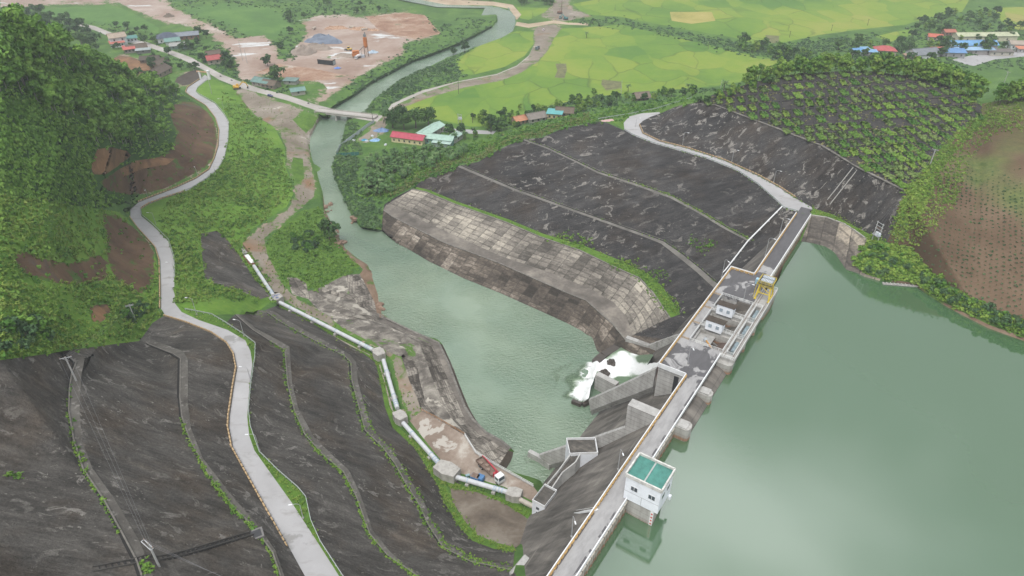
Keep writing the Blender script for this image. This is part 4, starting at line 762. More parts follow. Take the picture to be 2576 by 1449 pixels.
# ---- pool and white water
k = N('white_water'); p = k.pos(); n1 = k.noise(p, .2, 6, .65, 1.4); n2 = k.noise(k.map(p, DRZ, (.45, 2.0, 1)), .7, 6, .72, .8); n3 = k.noise(p, 2.2, 4, .75); t = k.attr('tone')['Fac']; eg = k.attr('edge')['Fac']
nn = k.math('ADD', k.math('MULTIPLY_ADD', n1, .45, k.math('MULTIPLY', n2, .35)), k.math('MULTIPLY', n3, .2)); f = k.math('ADD', nn, k.math('SUBTRACT', t, .5))
c = k.ramp(f, [(.30, (.13, .195, .12)), (.46, (.2, .27, .18)), (.58, (.40, .47, .38)), (.74, (.70, .74, .71)), (.98, (.92, .93, .93))])
k.col(c, .55, .25); k.bump(nn, 1.0, 1.5); k.put(k.b.inputs['Alpha'], k.ramp(k.math('ADD', k.math('MULTIPLY', eg, 1.15), k.math('MULTIPLY_ADD', nn, 2.6, -1.5)), [(.25, 0), (.8, 1)])); WM_FOAM = k.m
def foam(name, poly, fn, mt, step=3.0):
    Q = dens([Z5(*q) for q in poly + poly[:1]], step)[:-1]; n = len(Q); E = [(i, (i + 1) % n) for i in range(n)]; A = np.array(Q)
    for x in np.arange(A[:, 0].min(), A[:, 0].max(), step):
        for y in np.arange(A[:, 1].min(), A[:, 1].max(), step): Q.append((x + random.uniform(-1, 1), y + random.uniform(-1, 1)))
    v, e, fc, *_ = delaunay_2d_cdt([Vector(q) for q in Q], E, [], 1, .2, False); X = []; T = []; EG = []
    for q in v:
        z, t_, g_ = fn((q.x - 1405.6) / .18785, (q.y - 798.6) / .18785); X.append(tuple(un(q.x, q.y, z))); T.append(t_); EG.append(g_)
    VV = np.array([(q.x, q.y) for q in v]); TR = np.array([t_ for t_ in fc if len(t_) == 3]); TR = TR[pip(VV[TR].mean(1), [Z5(*q) for q in poly])]
    X = np.array(X); tt = np.clip(np.array(T) - .35, 0, .8); X[:, 2] += tt * (fbm(X[:, :2], .35, 4, 2) * 2.6)
    o = tag(mesh_np(name, X, TR, mt, tone=np.array(T), smooth=True), kind='structure')
    at = o.data.attributes.new('edge', 'FLOAT', 'POINT'); at.data.foreach_set('value', np.array(EG, np.float32)); return o
def blob(*cs):
    def fn(x, y): return max(min(1.0, a * max(0.0, 1 - math.hypot((x - cx) / rx, (y - cy) / ry))) for cx, cy, rx, ry, a in cs)
    return fn
def sstep(x): x = max(0.0, min(1.0, x)); return x * x * (3 - 2 * x)
LIP = [(905, 352), (700, 490), (545, 615), (495, 770), (430, 930), (400, 1090)]
def lipd(x, y):
    """signed distance left of the overflow lip"""
    best = 1e9; sg = 1
    for (x0, y0), (x1, y1) in zip(LIP[:-1], LIP[1:]):
        dx, dy = x1 - x0, y1 - y0; t_ = max(0, min(1, ((x - x0) * dx + (y - y0) * dy) / (dx * dx + dy * dy))); d = math.hypot(x - x0 - t_ * dx, y - y0 - t_ * dy)
        if d < best: best = d; sg = 1 if dx * (y - y0) - dy * (x - x0) > 0 else -1
    return best * sg
_pt = blob((860, 640, 330, 230, 2.0), (1120, 680, 330, 130, 2.4), (1240, 640, 210, 120, 3.0), (690, 700, 230, 170, 2.2), (1010, 500, 190, 70, .95), (860, 500, 150, 90, 1.5), (600, 640, 200, 120, 2.4))
_pg = blob((860, 850, 150, 75, 1.5), (1150, 560, 130, 80, 1.3))
_ft = blob((560, 640, 260, 150, 2.6), (420, 745, 200, 130, 1.9), (740, 480, 190, 110, 2.2), (330, 1010, 190, 150, 2.6), (410, 920, 150, 150, 2.4), (290, 880, 200, 110, .95), (200, 1040, 130, 90, 1.1))
_fe = blob((600, 620, 330, 210, 1.9), (430, 740, 300, 190, 1.35), (760, 470, 220, 120, 2.2), (330, 1000, 300, 210, 1.7), (400, 900, 260, 190, 1.5), (240, 840, 330, 230, .95), (170, 1030, 230, 130, 1.0))
def pool_fn(x, y):
    up = sstep((x - 905) / 420) ; ch = max(0, min(1, (y - (470 + .10 * (1335 - x))) / 70)); t_ = max(0, _pt(x, y) - .95 * _pg(x, y)); return -36.2 + (max(0, x - 930) / 390) ** 1.15 * 19.5 * ch, t_, 1.0
def fall_fn(x, y):
    d = lipd(x, y); return -36.25 - 3.6 * sstep(d / 120), _ft(x, y), min(1, _fe(x, y))
foam('spillway_pool', LIP[:4] + [(600, 850), (700, 930), (770, 940), (1050, 815), (1310, 705), (1335, 588), (1180, 640), (1270, 500), (1225, 490)], pool_fn, WM_FOAM)
foam('overflow_falls', LIP[2:] + [(318, 1142), (195, 1092), (60, 1130), (-60, 980), (20, 780), (180, 640), (400, 600), (520, 590)], fall_fn, WM_FOAM)
foam('river_foam', [(-330, 1640), (-240, 1830), (-300, 1990), (-440, 2060), (-560, 2010), (-500, 1820)], lambda x, y: (ZT + .06, .45 * blob((-400, 1880, 210, 250, 1.2))(x, y) + .08, .52 * blob((-400, 1880, 190, 230, 1.3))(x, y)), WM_FOAM)
foam('river_foam', [(420, 585), (180, 630), (20, 780), (-60, 980), (30, 1140), (-140, 1150), (-260, 950), (-220, 700), (-40, 520), (250, 450), (440, 520)], lambda x, y: (ZT + .08, .30 * blob((120, 780, 420, 420, 1.3))(x, y) + .12, .50 * blob((100, 790, 400, 420, 1.5))(x, y)), WM_FOAM)
# rocks in the basin
for (x, y, r) in ((700, 610, 1.7), (600, 760, 1.9)):
    bm = bmesh.new(); bmesh.ops.create_icosphere(bm, subdivisions=3, radius=r)
    for v in bm.verts: v.co *= 1 + .35 * (math.sin(v.co.x * 2.1 + x) * math.cos(v.co.y * 1.7) + .4 * math.sin(v.co.z * 4 + y)); v.co.z *= .8
    me = bpy.data.meshes.new('boulder'); bm.to_mesh(me); bm.free(); me.materials.append(MATS['wet_concrete']); o = bpy.data.objects.new('boulder', me); COL.objects.link(o); o.location = un(*Z5(x, y), -36.0)
    tag(o, 'dark wet boulder breaking the white water, %s' % ('nearest the concrete end wall' if r > 1.8 else 'up against the spilling edge of the pool'), 'boulder', 'boulders in the spillway pool')
# ================================================================ THINGS ON AND AROUND THE DAM
def dthing(name, x, y, z, label, cat, group=None, rz=0.0):
    o = empty(name, DMAT @ Vector((x, y, z)), DRZ + rz, label, cat, group); return o
def px_of(P):
    d = np.array(P) - np.array([0, 0, CAM_H]); kx = d @ _F; return 1288 + FPX * d[0] / kx, 724.5 - FPX * (d @ _U) / kx
def h_to(base, ytop):
    """height of a vertical standing at base whose tip is seen at sight line ytop"""
    lo, hi = 0.0, 60.0
    for _ in range(40):
        m_ = (lo + hi) / 2
        if px_of((base[0], base[1], base[2] + m_))[1] > ytop: lo = m_
        else: hi = m_
    return lo
M_STEEL = plain('galvanised_steel', (.42, .43, .44), .45, .4, .3, var=.12)
M_GREENROOF = plain('green_roof_sheet', (.07, .225, .19), .6, .3, var=.28, scale=.7)
M_YELLOW = plain('crane_yellow', (.62, .47, .06), .45, .4, var=.15)
M_SILVER = plain('silver_cover', (.56, .60, .64), .35, .5, .3, var=.1)
M_BROWNROOF = plain('brown_roof', (.075, .06, .048), .8, .2, var=.25)
# ---- intake gatehouse
g = dthing('gatehouse', 27.5, -3.4, -1.0, 'white gatehouse with a green roof standing on a pier in the reservoir', 'gatehouse')
gb = MB(); gb.prism([(-3.1, 3.7), (-3.3, -2.7), (-2.9, -3.3), (3.0, -3.0), (3.4, -2.5), (3.4, 3.7)][::1], -12, .55); gb.prism([(-3.3, -.4), (-3.3, -3.35), (-2.4, -3.0), (-1.6, -.4)], -12, .55)
gb.build('pier', M_PIER, g)
X0, X1, Y0, Y1 = -3.5, 3.7, -4.2, 4.3
MB().b2(X0, X1, Y0, Y1, .6, 8.0).build('wall', M_HOUSE, g)
m = MB(); 
for a, b in (((X0, Y0), (X1, Y0)), ((X1, Y0), (X1, Y1)), ((X1, Y1), (X0, Y1)), ((X0, Y1), (X0, Y0))): m.bar((a[0] * 1.03, a[1] * 1.03, 8.45), (b[0] * 1.03, b[1] * 1.03, 8.45), .36, 1.0)
m.build('cornice', plain('stained_white', (.6, .59, .56), .8, .2, var=.35, scale=.8), g)
MB().b2(X0 + .1, X1 - .1, Y0 + .1, Y1 - .1, 8.0, 8.3).build('roof', M_GREENROOF, g); MB().b2(X0 + .15, X1 - .15, -.05, .28, 8.302, 8.4).build('roof_ridge', plain('grey_flashing', (.38, .4, .39), .7, .2), g)
for y in (-2.3, 2.0):
    wn = MB().b2(X0 - .05, X0 - .002, y - .85, y + .85, 4.3, 5.7).build('window', M_WHITE, g)
    mm = MB(); mm.b2(X0 - .09, X0 - .052, y - .75, y - .06, 4.4, 5.6); mm.b2(X0 - .09, X0 - .052, y + .06, y + .75, 4.4, 5.6); mm.build('pane', M_GLASS, wn)
for x in (-1.6, 1.4):
    wn = MB().b2(x - .8, x + .8, Y0 - .05, Y0 - .002, 4.3, 5.7).build('window', M_WHITE, g); MB().b2(x - .7, x + .7, Y0 - .09, Y0 - .052, 4.4, 5.6).build('pane', M_GLASS, wn)
m = MB(); m.b2(X0 - .03, X0 - .002, Y0, Y1, 3.3, 3.4); m.b2(X0 - .03, X0 - .002, -.05, .05, .6, 3.29); m.build('trim', M_STEEL, g)
m = MB(); m.b2(X1 - 1.0, X1 - .2, Y0 - .6, Y0, -.6, .5); m.build('bracket', M_HOUSE, g)
gg = MB().b2(-3.36, -3.32, -3.3, -2.55, -4.4, .4).build('staff_gauge', M_WHITE, g)
for i in range(4): MB().b2(-3.38, -3.362, -3.15, -2.72, -4.1 + i * 1.1, -3.6 + i * 1.1).build('gauge_mark', plain('gauge_red', (.5, .08, .06), .6, .2), gg)
# ---- two hoist huts between the gate pits
def hut(x, lab):
    h = dthing('hoist_hut', x, 6.0, -.9, lab, 'hut', 'white hoist huts between the gate pits')
    MB().prism([(-1.5, -2.6), (1.6, -2.6), (1.6, 2.6), (-1.5, 2.6)], 0, [3.5, 2.86, 2.86, 3.5]).build('wall', M_HOUSE, h)
    m = MB(); m.add([(-1.7, -3.0, 3.55), (2.2, -3.0, 2.75), (2.2, 3.0, 2.75), (-1.7, 3.0, 3.55), (-1.7, -3.0, 3.72), (2.2, -3.0, 2.92), (2.2, 3.0, 2.92), (-1.7, 3.0, 3.72)], [(3, 2, 1, 0), (4, 5, 6, 7), (0, 1, 5, 4), (1, 2, 6, 5), (2, 3, 7, 6), (3, 0, 4, 7)]); m.build('roof', M_BROWNROOF, h)
    for y in (-1.2, 1.1):
        wn = MB().b2(-1.56, -1.502, y - .62, y + .62, 1.1, 2.5).build('window', M_WHITE, h); MB().b2(-1.6, -1.562, y - .5, y + .5, 1.2, 2.4).build('pane', plain('dull_glass', (.3, .36, .42), .3, .5), wn)
    MB().b2(1.602, 1.66, -.5, .5, 0, 2.1).build('door', M_STEEL, h)
hut(108.6, 'white hoist hut with a brown lean-to roof, the one closer to the yellow gantry'); hut(98.7, 'white hoist hut with a brown lean-to roof, the one farther from the yellow gantry')
# ---- gantry crane
c_ = dthing('gantry_crane', 124.3, -1.55, -.78, 'yellow gantry crane with two silver winch covers on the dam deck', 'gantry crane')
for sx in (-1, 1):
    for sy in (-1, 1):
        m = MB(); m.bar((sx * 2.2, sy * 2.2, .3), (sx * 1.5, sy * 1.75, 5.4), .42, .42); m.bar((sx * 2.2, sy * 2.2, .0), (sx * 2.2, sy * 2.2, .35), .7, .8); m.build('leg', M_YELLOW, c_)
m = MB()
for s in (-1, 1): m.bar((-1.7, s * 1.75, 5.6), (1.7, s * 1.75, 5.6), .5, .6); m.bar((s * 1.6, -2.2, 5.7), (s * 1.6, 2.6, 5.7), .5, .7); m.bar((-2.2, s * 2.2, .45), (2.2, s * 2.2, .45), .35, .4); m.bar((s * 2.0, -2.1, 2.6), (s * 2.0, 2.1, 2.6), .25, .25); m.bar((s * 1.9, -2.0, 3.0), (s * 1.6, 1.7, 5.3), .18, .18)
m.build('beam', M_YELLOW, c_)
MB().b2(-2.3, 2.3, -2.3, 2.4, 6.05, 6.15).build('platform', plain('dark_grating', (.06, .065, .07), .6, .3), c_)
for x in (-1.0, 1.15):
    m = MB(); m.b2(x - .75, x + .75, -1.9, 1.7, 6.16, 7.2); n_w = m.build('winch_cover', M_SILVER, c_)
    m = MB()
    for i in range(8): m.b2(x - .77, x + .77, -1.75 + i * .45, -1.65 + i * .45, 7.2, 7.27)
    m.b2(x - .8, x - .76, -1.7, 1.5, 6.3, 6.8); m.build('louvre', plain('louvre_dark', (.1, .12, .14), .5, .4), n_w)
railing(MB(), [(-2.3, -2.3), (2.3, -2.3), (2.3, 2.4), (-2.3, 2.4), (-2.3, -2.3)], 1.0, 6.15).build('railing', M_YELLOW, c_)
m = MB(); m.box((.8, 3.1, 4.9), (1.3, 1.3, 1.8)); m.build('cabin', plain('pale_blue_paint', (.32, .5, .62), .5, .4), c_)
m = MB(); m.bar((-2.3, 2.9, .3), (-1.8, 2.7, 6.1), .08); m.bar((-1.8, 2.9, .3), (-1.3, 2.7, 6.1), .08)
for i in range(14): m.bar((-2.28 + .035 * i, 2.9 - .015 * i, .5 + i * .42), (-1.78 + .035 * i, 2.9 - .015 * i, .5 + i * .42), .05)
m.build('ladder', M_YELLOW, c_)
m = MB(); m.box((0, -.2, 3.2), (.5, .5, .8)); m.bar((0, -.2, 3.5), (0, -.2, 6.0), .06); m.build('hook_block', M_DARK, c_)
# ---- valve house with its stair gallery on the downstream face
v = dthing('valve_house', 32.6, 26.6, -34, 'white flat roofed valve house with a stair gallery climbing the dam face', 'building')
o0 = Vector((32.6, 26.6, -34))
def R(x, y): return (x - o0.x, y - o0.y)
zl_ = lambda z: z + 34
LOW = [R(29.2, 24.7), R(35.9, 24.7), R(35.9, 28.7), R(29.2, 28.7)]
q = [PL(*Z1(x, y), -18.6) for x, y in ((545, 65), (840, 60), (865, 210), (680, 215), (580, 222))]
UP = [R(p_.x, p_.y) for p_ in (q[0], q[1], q[2], q[3], q[4])]
MB().prism(LOW, -2.5, zl_(-26.3)).build('lower_block', M_HOUSE, v); MB().prism(UP, zl_(-31), [zl_(-19.2)] * 5).build('upper_block', M_HOUSE, v)
# stair gallery: side walls and its sloping roof
Lw = [PL(*Z1(*p_), z) for p_, z in (((578, 226), -18.8), ((470, 375), -22), ((352, 520), -25.4))]; Rw = [PL(*Z1(*p_), z) for p_, z in (((680, 218), -18.8), ((632, 300), -20.3), ((500, 405), -22.8), ((400, 552), -25.4))]
def gal(pts, th, zb=-33, up=.0):
    m = MB()
    for a, b in zip(pts[:-1], pts[1:]):
        d = Vector((b.x - a.x, b.y - a.y, 0)).normalized(); nn = Vector((-d.y, d.x, 0)) * th; P4 = [a, b, b + nn, a + nn]
        m.prism([R(p_.x, p_.y) for p_ in P4], zl_(zb), [zl_(p_.z + up) for p_ in P4])
    return m.build('gallery_wall', plain('gallery_concrete', (.44, .44, .43), .85, .2, var=.2, scale=.4), v)
gal(Lw, .35); gal(Rw, .35)
L3 = [Lw[0], Lw[0].lerp(Lw[1], .7), Lw[1], Lw[2]]; m = MB()
for i in range(3):
    a, b, c2, d2 = L3[i], L3[i + 1], Rw[i + 1], Rw[i]; m.quad(*[(*R(p_.x, p_.y), zl_(p_.z - .75)) for p_ in (a, b, c2, d2)])
m.build('gallery_roof', M_ROOFDIRT, v)
def rim(poly, z, name='parapet'):
    m = MB(); n = len(poly); cx = sum(p_[0] for p_ in poly) / n; cy = sum(p_[1] for p_ in poly) / n
    for i in range(n):
        a, b = poly[i], poly[(i + 1) % n]; s_ = .955
        A = [(a[0], a[1]), (b[0], b[1]), (cx + (b[0] - cx) * s_, cy + (b[1] - cy) * s_), (cx + (a[0] - cx) * s_, cy + (a[1] - cy) * s_)]; m.prism(A, z, z + .8)
    return m.build(name, M_WHITE, v)
rim(LOW, zl_(-26.3)); rim(UP, zl_(-19.2))
for poly, z in ((LOW, zl_(-26.29)), (UP, zl_(-19.19))):
    cx = sum(p_[0] for p_ in poly) / len(poly); cy = sum(p_[1] for p_ in poly) / len(poly); MB().add([(cx + (p_[0] - cx) * .94, cy + (p_[1] - cy) * .94, z + .05) for p_ in poly], [tuple(range(len(poly)))]).build('roof', M_ROOFDIRT, v)
for z in (1.2, 3.3, 5.4):
    for x in (26.6 + .3,):
        wn = MB().b2(R(29.2, 0)[0] - .05, R(29.2, 0)[0] - .003, R(0, x)[1] - .55, R(0, x)[1] + .55, z, z + 1.2).build('window', M_WHITE, v); MB().b2(R(29.2, 0)[0] - .09, R(29.2, 0)[0] - .052, R(0, x)[1] - .45, R(0, x)[1] + .45, z + .1, z + 1.1).build('pane', M_GLASS, wn)
for x in (31.2, 33.8):
    for z in (3.4, 5.5):
        wn = MB().b2(R(x, 0)[0] - .5, R(x, 0)[0] + .5, R(0, 24.7)[1] - .05, R(0, 24.7)[1] - .003, z, z + 1.2).build('window', M_WHITE, v); MB().b2(R(x, 0)[0] - .4, R(x, 0)[0] + .4, R(0, 24.7)[1] - .09, R(0, 24.7)[1] - .052, z + .1, z + 1.1).build('pane', M_GLASS, wn)
# ---- pipeline on the left bank: concrete anchor blocks and the runs of pipe between them
M_PIPE = plain('pipe_paint', (.50, .515, .535), .5, .35, var=.14, scale=.35); M_ABLK = conc('anchor_concrete', [(.34, (.2, .19, .175)), (.5, (.36, .345, .32)), (.68, (.5, .485, .455))], sc=.5)
PZ = -31.5
def prun(a, b, label, ncol, r=.74, name='penstock_pipe', cm=None, dirty=False):
    A, B = un(*a, PZ), un(*b, PZ); d = B - A; t = empty(name, (A.x, A.y, PZ - 1.7), math.atan2(d.y, d.x), label, 'pipe', 'pipe runs along the bank'); Ln = d.length
    MB().tube([(0, 0, 1.7), (Ln, 0, 1.7)], r, 20).build('pipe', M_PIPE if not dirty else plain('dirty_pipe', (.42, .38, .33), .7, .2, var=.25), t, smooth=False)
    cols_ = [(i + .5) / ncol for i in range(ncol)] if ncol else []
    for f_ in cols_ + ([1 - 2.6 / Ln, 1 - 3.6 / Ln, 1 - 1.6 / Ln] if Ln > 9 else []):
        x = Ln * f_; MB().tube([(x - .18, 0, 1.7), (x + .18, 0, 1.7)], r * 1.14, 20).build('collar', plain('collar_blue', (.36, .44, .52), .5, .35), t)
    for f_ in cols_:
        x = Ln * f_; m = MB(); m.box((x, 0, .35), (1.1, 2.3, 1.1)); m.build('saddle', M_ABLK, t)
    m = MB(); m.b2(.0, Ln, -2.4, -1.3, -.6, .05); m.build('footing', plain('footing_concrete', (.3, .27, .22), .9, .2, var=.3), t)
    return t
prun((639, 669), (688, 743), 'pale blue pipe run falling from the white covered section to the painted anchor block', 2); prun((704, 761), (938, 880), 'longest pale blue pipe run, beside the dirt track between anchor blocks', 4)
prun((964.5, 906), (999.5, 1027), 'pale blue pipe run upstream of the paved yard, beside the grassy track', 2); prun((1014, 1064), (1109, 1171), 'pale blue pipe run along the edge of the paved yard', 2)
prun((1144, 1199), (1277, 1238), 'pale blue pipe run passing behind the blue boxes and the truck', 2); prun((1308, 1257), (1341, 1274), 'short stained pipe stub entering the white valve house', 0, dirty=True)
def ablock(cx, cy, l, w_, h, rz, label, graf=None, poly=None):
    P = un(cx, cy, PZ + .2); t = empty('anchor_block', (P.x, P.y, -33.6), math.radians(rz), label, 'anchor block', 'concrete anchor blocks on the pipeline')
    pl = poly or [(-l / 2, -w_ * .42), (l * .02, -w_ / 2), (l / 2, -w_ * .3), (l * .47, w_ * .42), (-l * .05, w_ / 2), (-l / 2, w_ * .3)]
    MB().prism(pl, -1.2, h).build('body', M_ABLK, t, bevel=.06)
    if graf:
        m = MB(); random.seed(graf)
        for i in range(9):
            x, y = random.uniform(-l * .3, l * .3), random.uniform(-w_ * .28, w_ * .28); a_ = random.uniform(0, 6)
            pts = [Vector((x + .5 * math.cos(a_ + t_ * 1.3), y + .45 * math.sin(a_ + t_ * 1.1), h + .03)) for t_ in range(5)]
            for p0, p1 in zip(pts[:-1], pts[1:]): m.bar(p0, p1, .2, .02)
        m.build('painted_scrawl', plain('scrawl_%d' % graf, (.05, .05, .06) if graf == 3 else (.12, .16, .34), .7, .2), t)
    return t
ablock(593, 590, 5.2, 4.6, 3.2, 35, 'anchor block with black scrawl at the upstream end of the pipeline', 3); ablock(695, 752, 5.0, 4.6, 3.4, 40, 'anchor block with a blue and black painted scrawl on top', 5)
ablock(953, 889, 4.8, 4.2, 3.4, -60, 'clean pale anchor block where the pipe bends beside the dirt track'); ablock(1007, 1050, 4.6, 4.0, 3.6, -55, 'anchor block at the corner of the paved yard')
ablock(1125, 1186, 7.4, 5.2, 3.9, -35, 'largest anchor block, at the bend behind the parked truck'); ablock(1294, 1243, 4.4, 3.8, 3.4, -20, 'anchor block nearest the white valve house')
P = un(612, 622, -32.3); Q_ = un(600, 604, -32.3); d = un(624, 639, -32.3) - Q_
t = empty('pipe_encasement', (Q_.x, Q_.y, -33.4), math.atan2(d.y, d.x), 'grey concrete casing over the pipe next to the scrawled block', 'casing'); MB().b2(0, d.length, -1.5, 1.5, -.6, 1.9).build('slab', plain('old_concrete', (.27, .265, .25), .9, .2, var=.35), t); MB().b2(0, d.length, -1.8, -1.5, -.6, 1.2).build('kerb', M_ABLK, t)
A = un(618, 640, -31.6); B = un(637, 663, -31.6); d = B - A; t = empty('pipe_cover', (A.x, A.y, -33.4), math.atan2(d.y, d.x), 'long white tarpaulin over rusty formwork at the pipe end', 'cover')
MB().b2(0, d.length, -1.5, 1.5, -.4, 1.5).build('formwork', plain('rusty_formwork', (.16, .07, .045), .8, .2, var=.4, scale=1.5), t); MB().b2(.6, d.length - 1.0, -.8, 1.0, 1.5, 2.0).build('tarpaulin', plain('white_tarp', (.78, .78, .8), .6, .2), t, bevel=.12)
# ---- the yard: truck with a loader crane, blue boxes, hand rails
def wheel(parent, x, y, r, w_=.35):
    tr = MB().tube([(x, y - w_ / 2, r), (x, y + w_ / 2, r)], r, 14).build('tyre', plain('rubber', (.025, .025, .026), .85, .2), parent); MB().tube([(x, y - w_ / 2 - .01, r), (x, y + w_ / 2 + .01, r)], r * .5, 10).build('rim', M_STEEL, tr); return tr
def cab(parent, x0, x1, w_, z0, h, mat):
    m = MB(); m.add([(x0, -w_ / 2, z0), (x1, -w_ / 2, z0), (x1, w_ / 2, z0), (x0, w_ / 2, z0), (x0, -w_ / 2, z0 + h), (x1 - .25, -w_ / 2, z0 + h), (x1 - .25, w_ / 2, z0 + h), (x0, w_ / 2, z0 + h), (x1 + .05, -w_ / 2, z0 + h * .45), (x1 + .05, w_ / 2, z0 + h * .45)],
      [(3, 2, 1, 0), (4, 5, 6, 7), (0, 3, 7, 4), (1, 2, 9, 8), (8, 9, 6, 5), (0, 1, 8, 5, 4), (2, 3, 7, 6, 9)]); c0 = m.build('cab', mat, parent, bevel=.06)
    MB().quad((x1 + .055, -w_ * .44, z0 + h * .5), (x1 + .055, w_ * .44, z0 + h * .5), (x1 - .2, w_ * .42, z0 + h * .93), (x1 - .2, -w_ * .42, z0 + h * .93)).build('windscreen', M_GLASS, c0)
    m = MB(); m.b2(x0 + .35, x1 - .35, -w_ / 2 - .02, -w_ / 2 - .003, z0 + h * .52, z0 + h * .88); m.b2(x0 + .35, x1 - .35, w_ / 2 + .003, w_ / 2 + .02, z0 + h * .52, z0 + h * .88); m.build('side_window', M_GLASS, c0)
    for s in (-1, 1): MB().b2(x1 + .05, x1 + .1, s * w_ * .36 - .16, s * w_ * .36 + .16, z0 + .25, z0 + .5).build('headlight', M_SILVER, c0)
    return c0
M_RUST = plain('rusty_bed', (.2, .145, .115), .8, .2, var=.35, scale=1.5); M_RED = plain('crane_red', (.45, .045, .06), .5, .4); M_BLUE = plain('generator_blue', (.08, .2, .4), .5, .4, var=.25)
A = un(1211, 1163, ZP + 1); B = un(1252, 1203, ZP + 1); d = B - A; Ln = d.length + 1.6
t = empty('crane_truck', (A.x, A.y, ZP + .05), math.atan2(d.y, d.x), 'white cabbed flatbed truck with a red loader crane parked in the yard', 'truck')
MB().b2(-1, Ln, -.5, .5, .7, 1.05).build('chassis', M_DARK, t); m = MB(); m.b2(-1.2, Ln - 3.2, -1.25, 1.25, 1.1, 1.3)
for s in (-1, 1): m.b2(-1.2, Ln - 3.2, s * 1.25 - .05, s * 1.25 + .05, 1.3, 1.9)
m.b2(-1.25, -1.15, -1.25, 1.25, 1.3, 1.9); m.build('bed', M_RUST, t)
cab(t, Ln - 1.7, Ln + .4, 2.4, .75, 2.4, M_WHITE)
m = MB(); m.box((Ln - 2.5, 0, 1.9), (.7, 1.6, 1.8)); m.bar((Ln - 2.5, 0, 2.7), (Ln - 2.5, .3, 3.3), .4); m.bar((Ln - 2.6, .3, 3.2), (1.2, 1.0, 2.6), .32, .4); m.bar((1.4, 1.0, 2.6), (-.8, 1.05, 2.5), .22, .26); m.build('loader_crane', M_RED, t)
m = MB(); [m.box((x, y, 1.5), (1.1, .9, .45), .3) for x, y in ((.5, -.5), (2.4, .3), (4, -.4))]; m.build('cargo', plain('cargo_brown', (.26, .2, .16), .8, .2), t)
for x in (.3, 1.6, Ln - .7):
    for s in (-1, 1): wheel(t, x, s * 1.05, .5)
for i, (p_, l_) in enumerate((((1196, 1202), 'blue steel box with a rusty lid beside the pipe, farther from the truck cab'), ((1209, 1204), 'small blue steel box beside the pipe, nearer the truck cab'))):
    P = un(*p_, ZP + .8); t = empty('generator_box', (P.x, P.y, ZP + .05), math.radians(-25), l_, 'generator', 'blue boxes in the yard'); MB().b2(-1.3 + .3 * i, 1.3 - .3 * i, -1, 1, 0, 1.7).build('case', M_BLUE, t, bevel=.05); MB().b2(-1.2 + .3 * i, 1.2 - .3 * i, -.9, .9, 1.7, 1.78).build('lid', M_RUST if i == 0 else M_BLUE, t)
P = un(1176, 1196, ZP + .4); t = empty('fuel_drum', (P.x, P.y, ZP + .05), .4, 'pale blue drum lying beside the pipe', 'drum'); MB().tube([(-.6, 0, .4), (.6, 0, .4)], .4, 12).build('barrel', plain('drum_blue', (.25, .38, .42), .5, .3), t); MB().tube([(-.03, 0, .4), (.03, 0, .4)], .42, 12).build('hoop', M_STEEL, t)
def pxrail(name, pts, z, label, mat, gap=2.0, h=1.05, rails=(1.0, .55), r=.06, cat='railing', kerb=None, group=None):
    P = [un(x, y, z) for x, y in pts]; o = empty(name, P[0], 0, label, cat, group); L_ = [p_ - P[0] for p_ in P]
    m = MB(); mr = MB()
    for a, b in zip(L_[:-1], L_[1:]):
        n = max(1, int((b - a).length / gap))
        for i in range(n): q_ = a.lerp(b, i / n); m.bar(q_, q_ + Vector((0, 0, h)), r * 1.7)
        for t_ in rails: mr.bar(a + Vector((0, 0, h * t_)), b + Vector((0, 0, h * t_)), r * 1.6)
    m.build('post', mat, o)['kind'] = 'stuff'; mr.build('rail', mat, o)
    if kerb:
        mk = MB(); [mk.bar(a, b, .4, .5) for a, b in zip(L_[:-1], L_[1:])]; mk.build('kerb', kerb, o)
    return o
pxrail('yard_railing', [(1060, 1034), (1099, 1054), (1169, 1095)], ZP, 'rusty orange railing along the yard above the block slope', plain('rust_orange', (.36, .2, .1), .7, .2))
pxrail('yard_railing', [(1169, 1095), (1197, 1140), (1237, 1165), (1342, 1224)], ZP, 'white railing along the yard above the tail pool', M_RAIL, kerb=M_WALL)
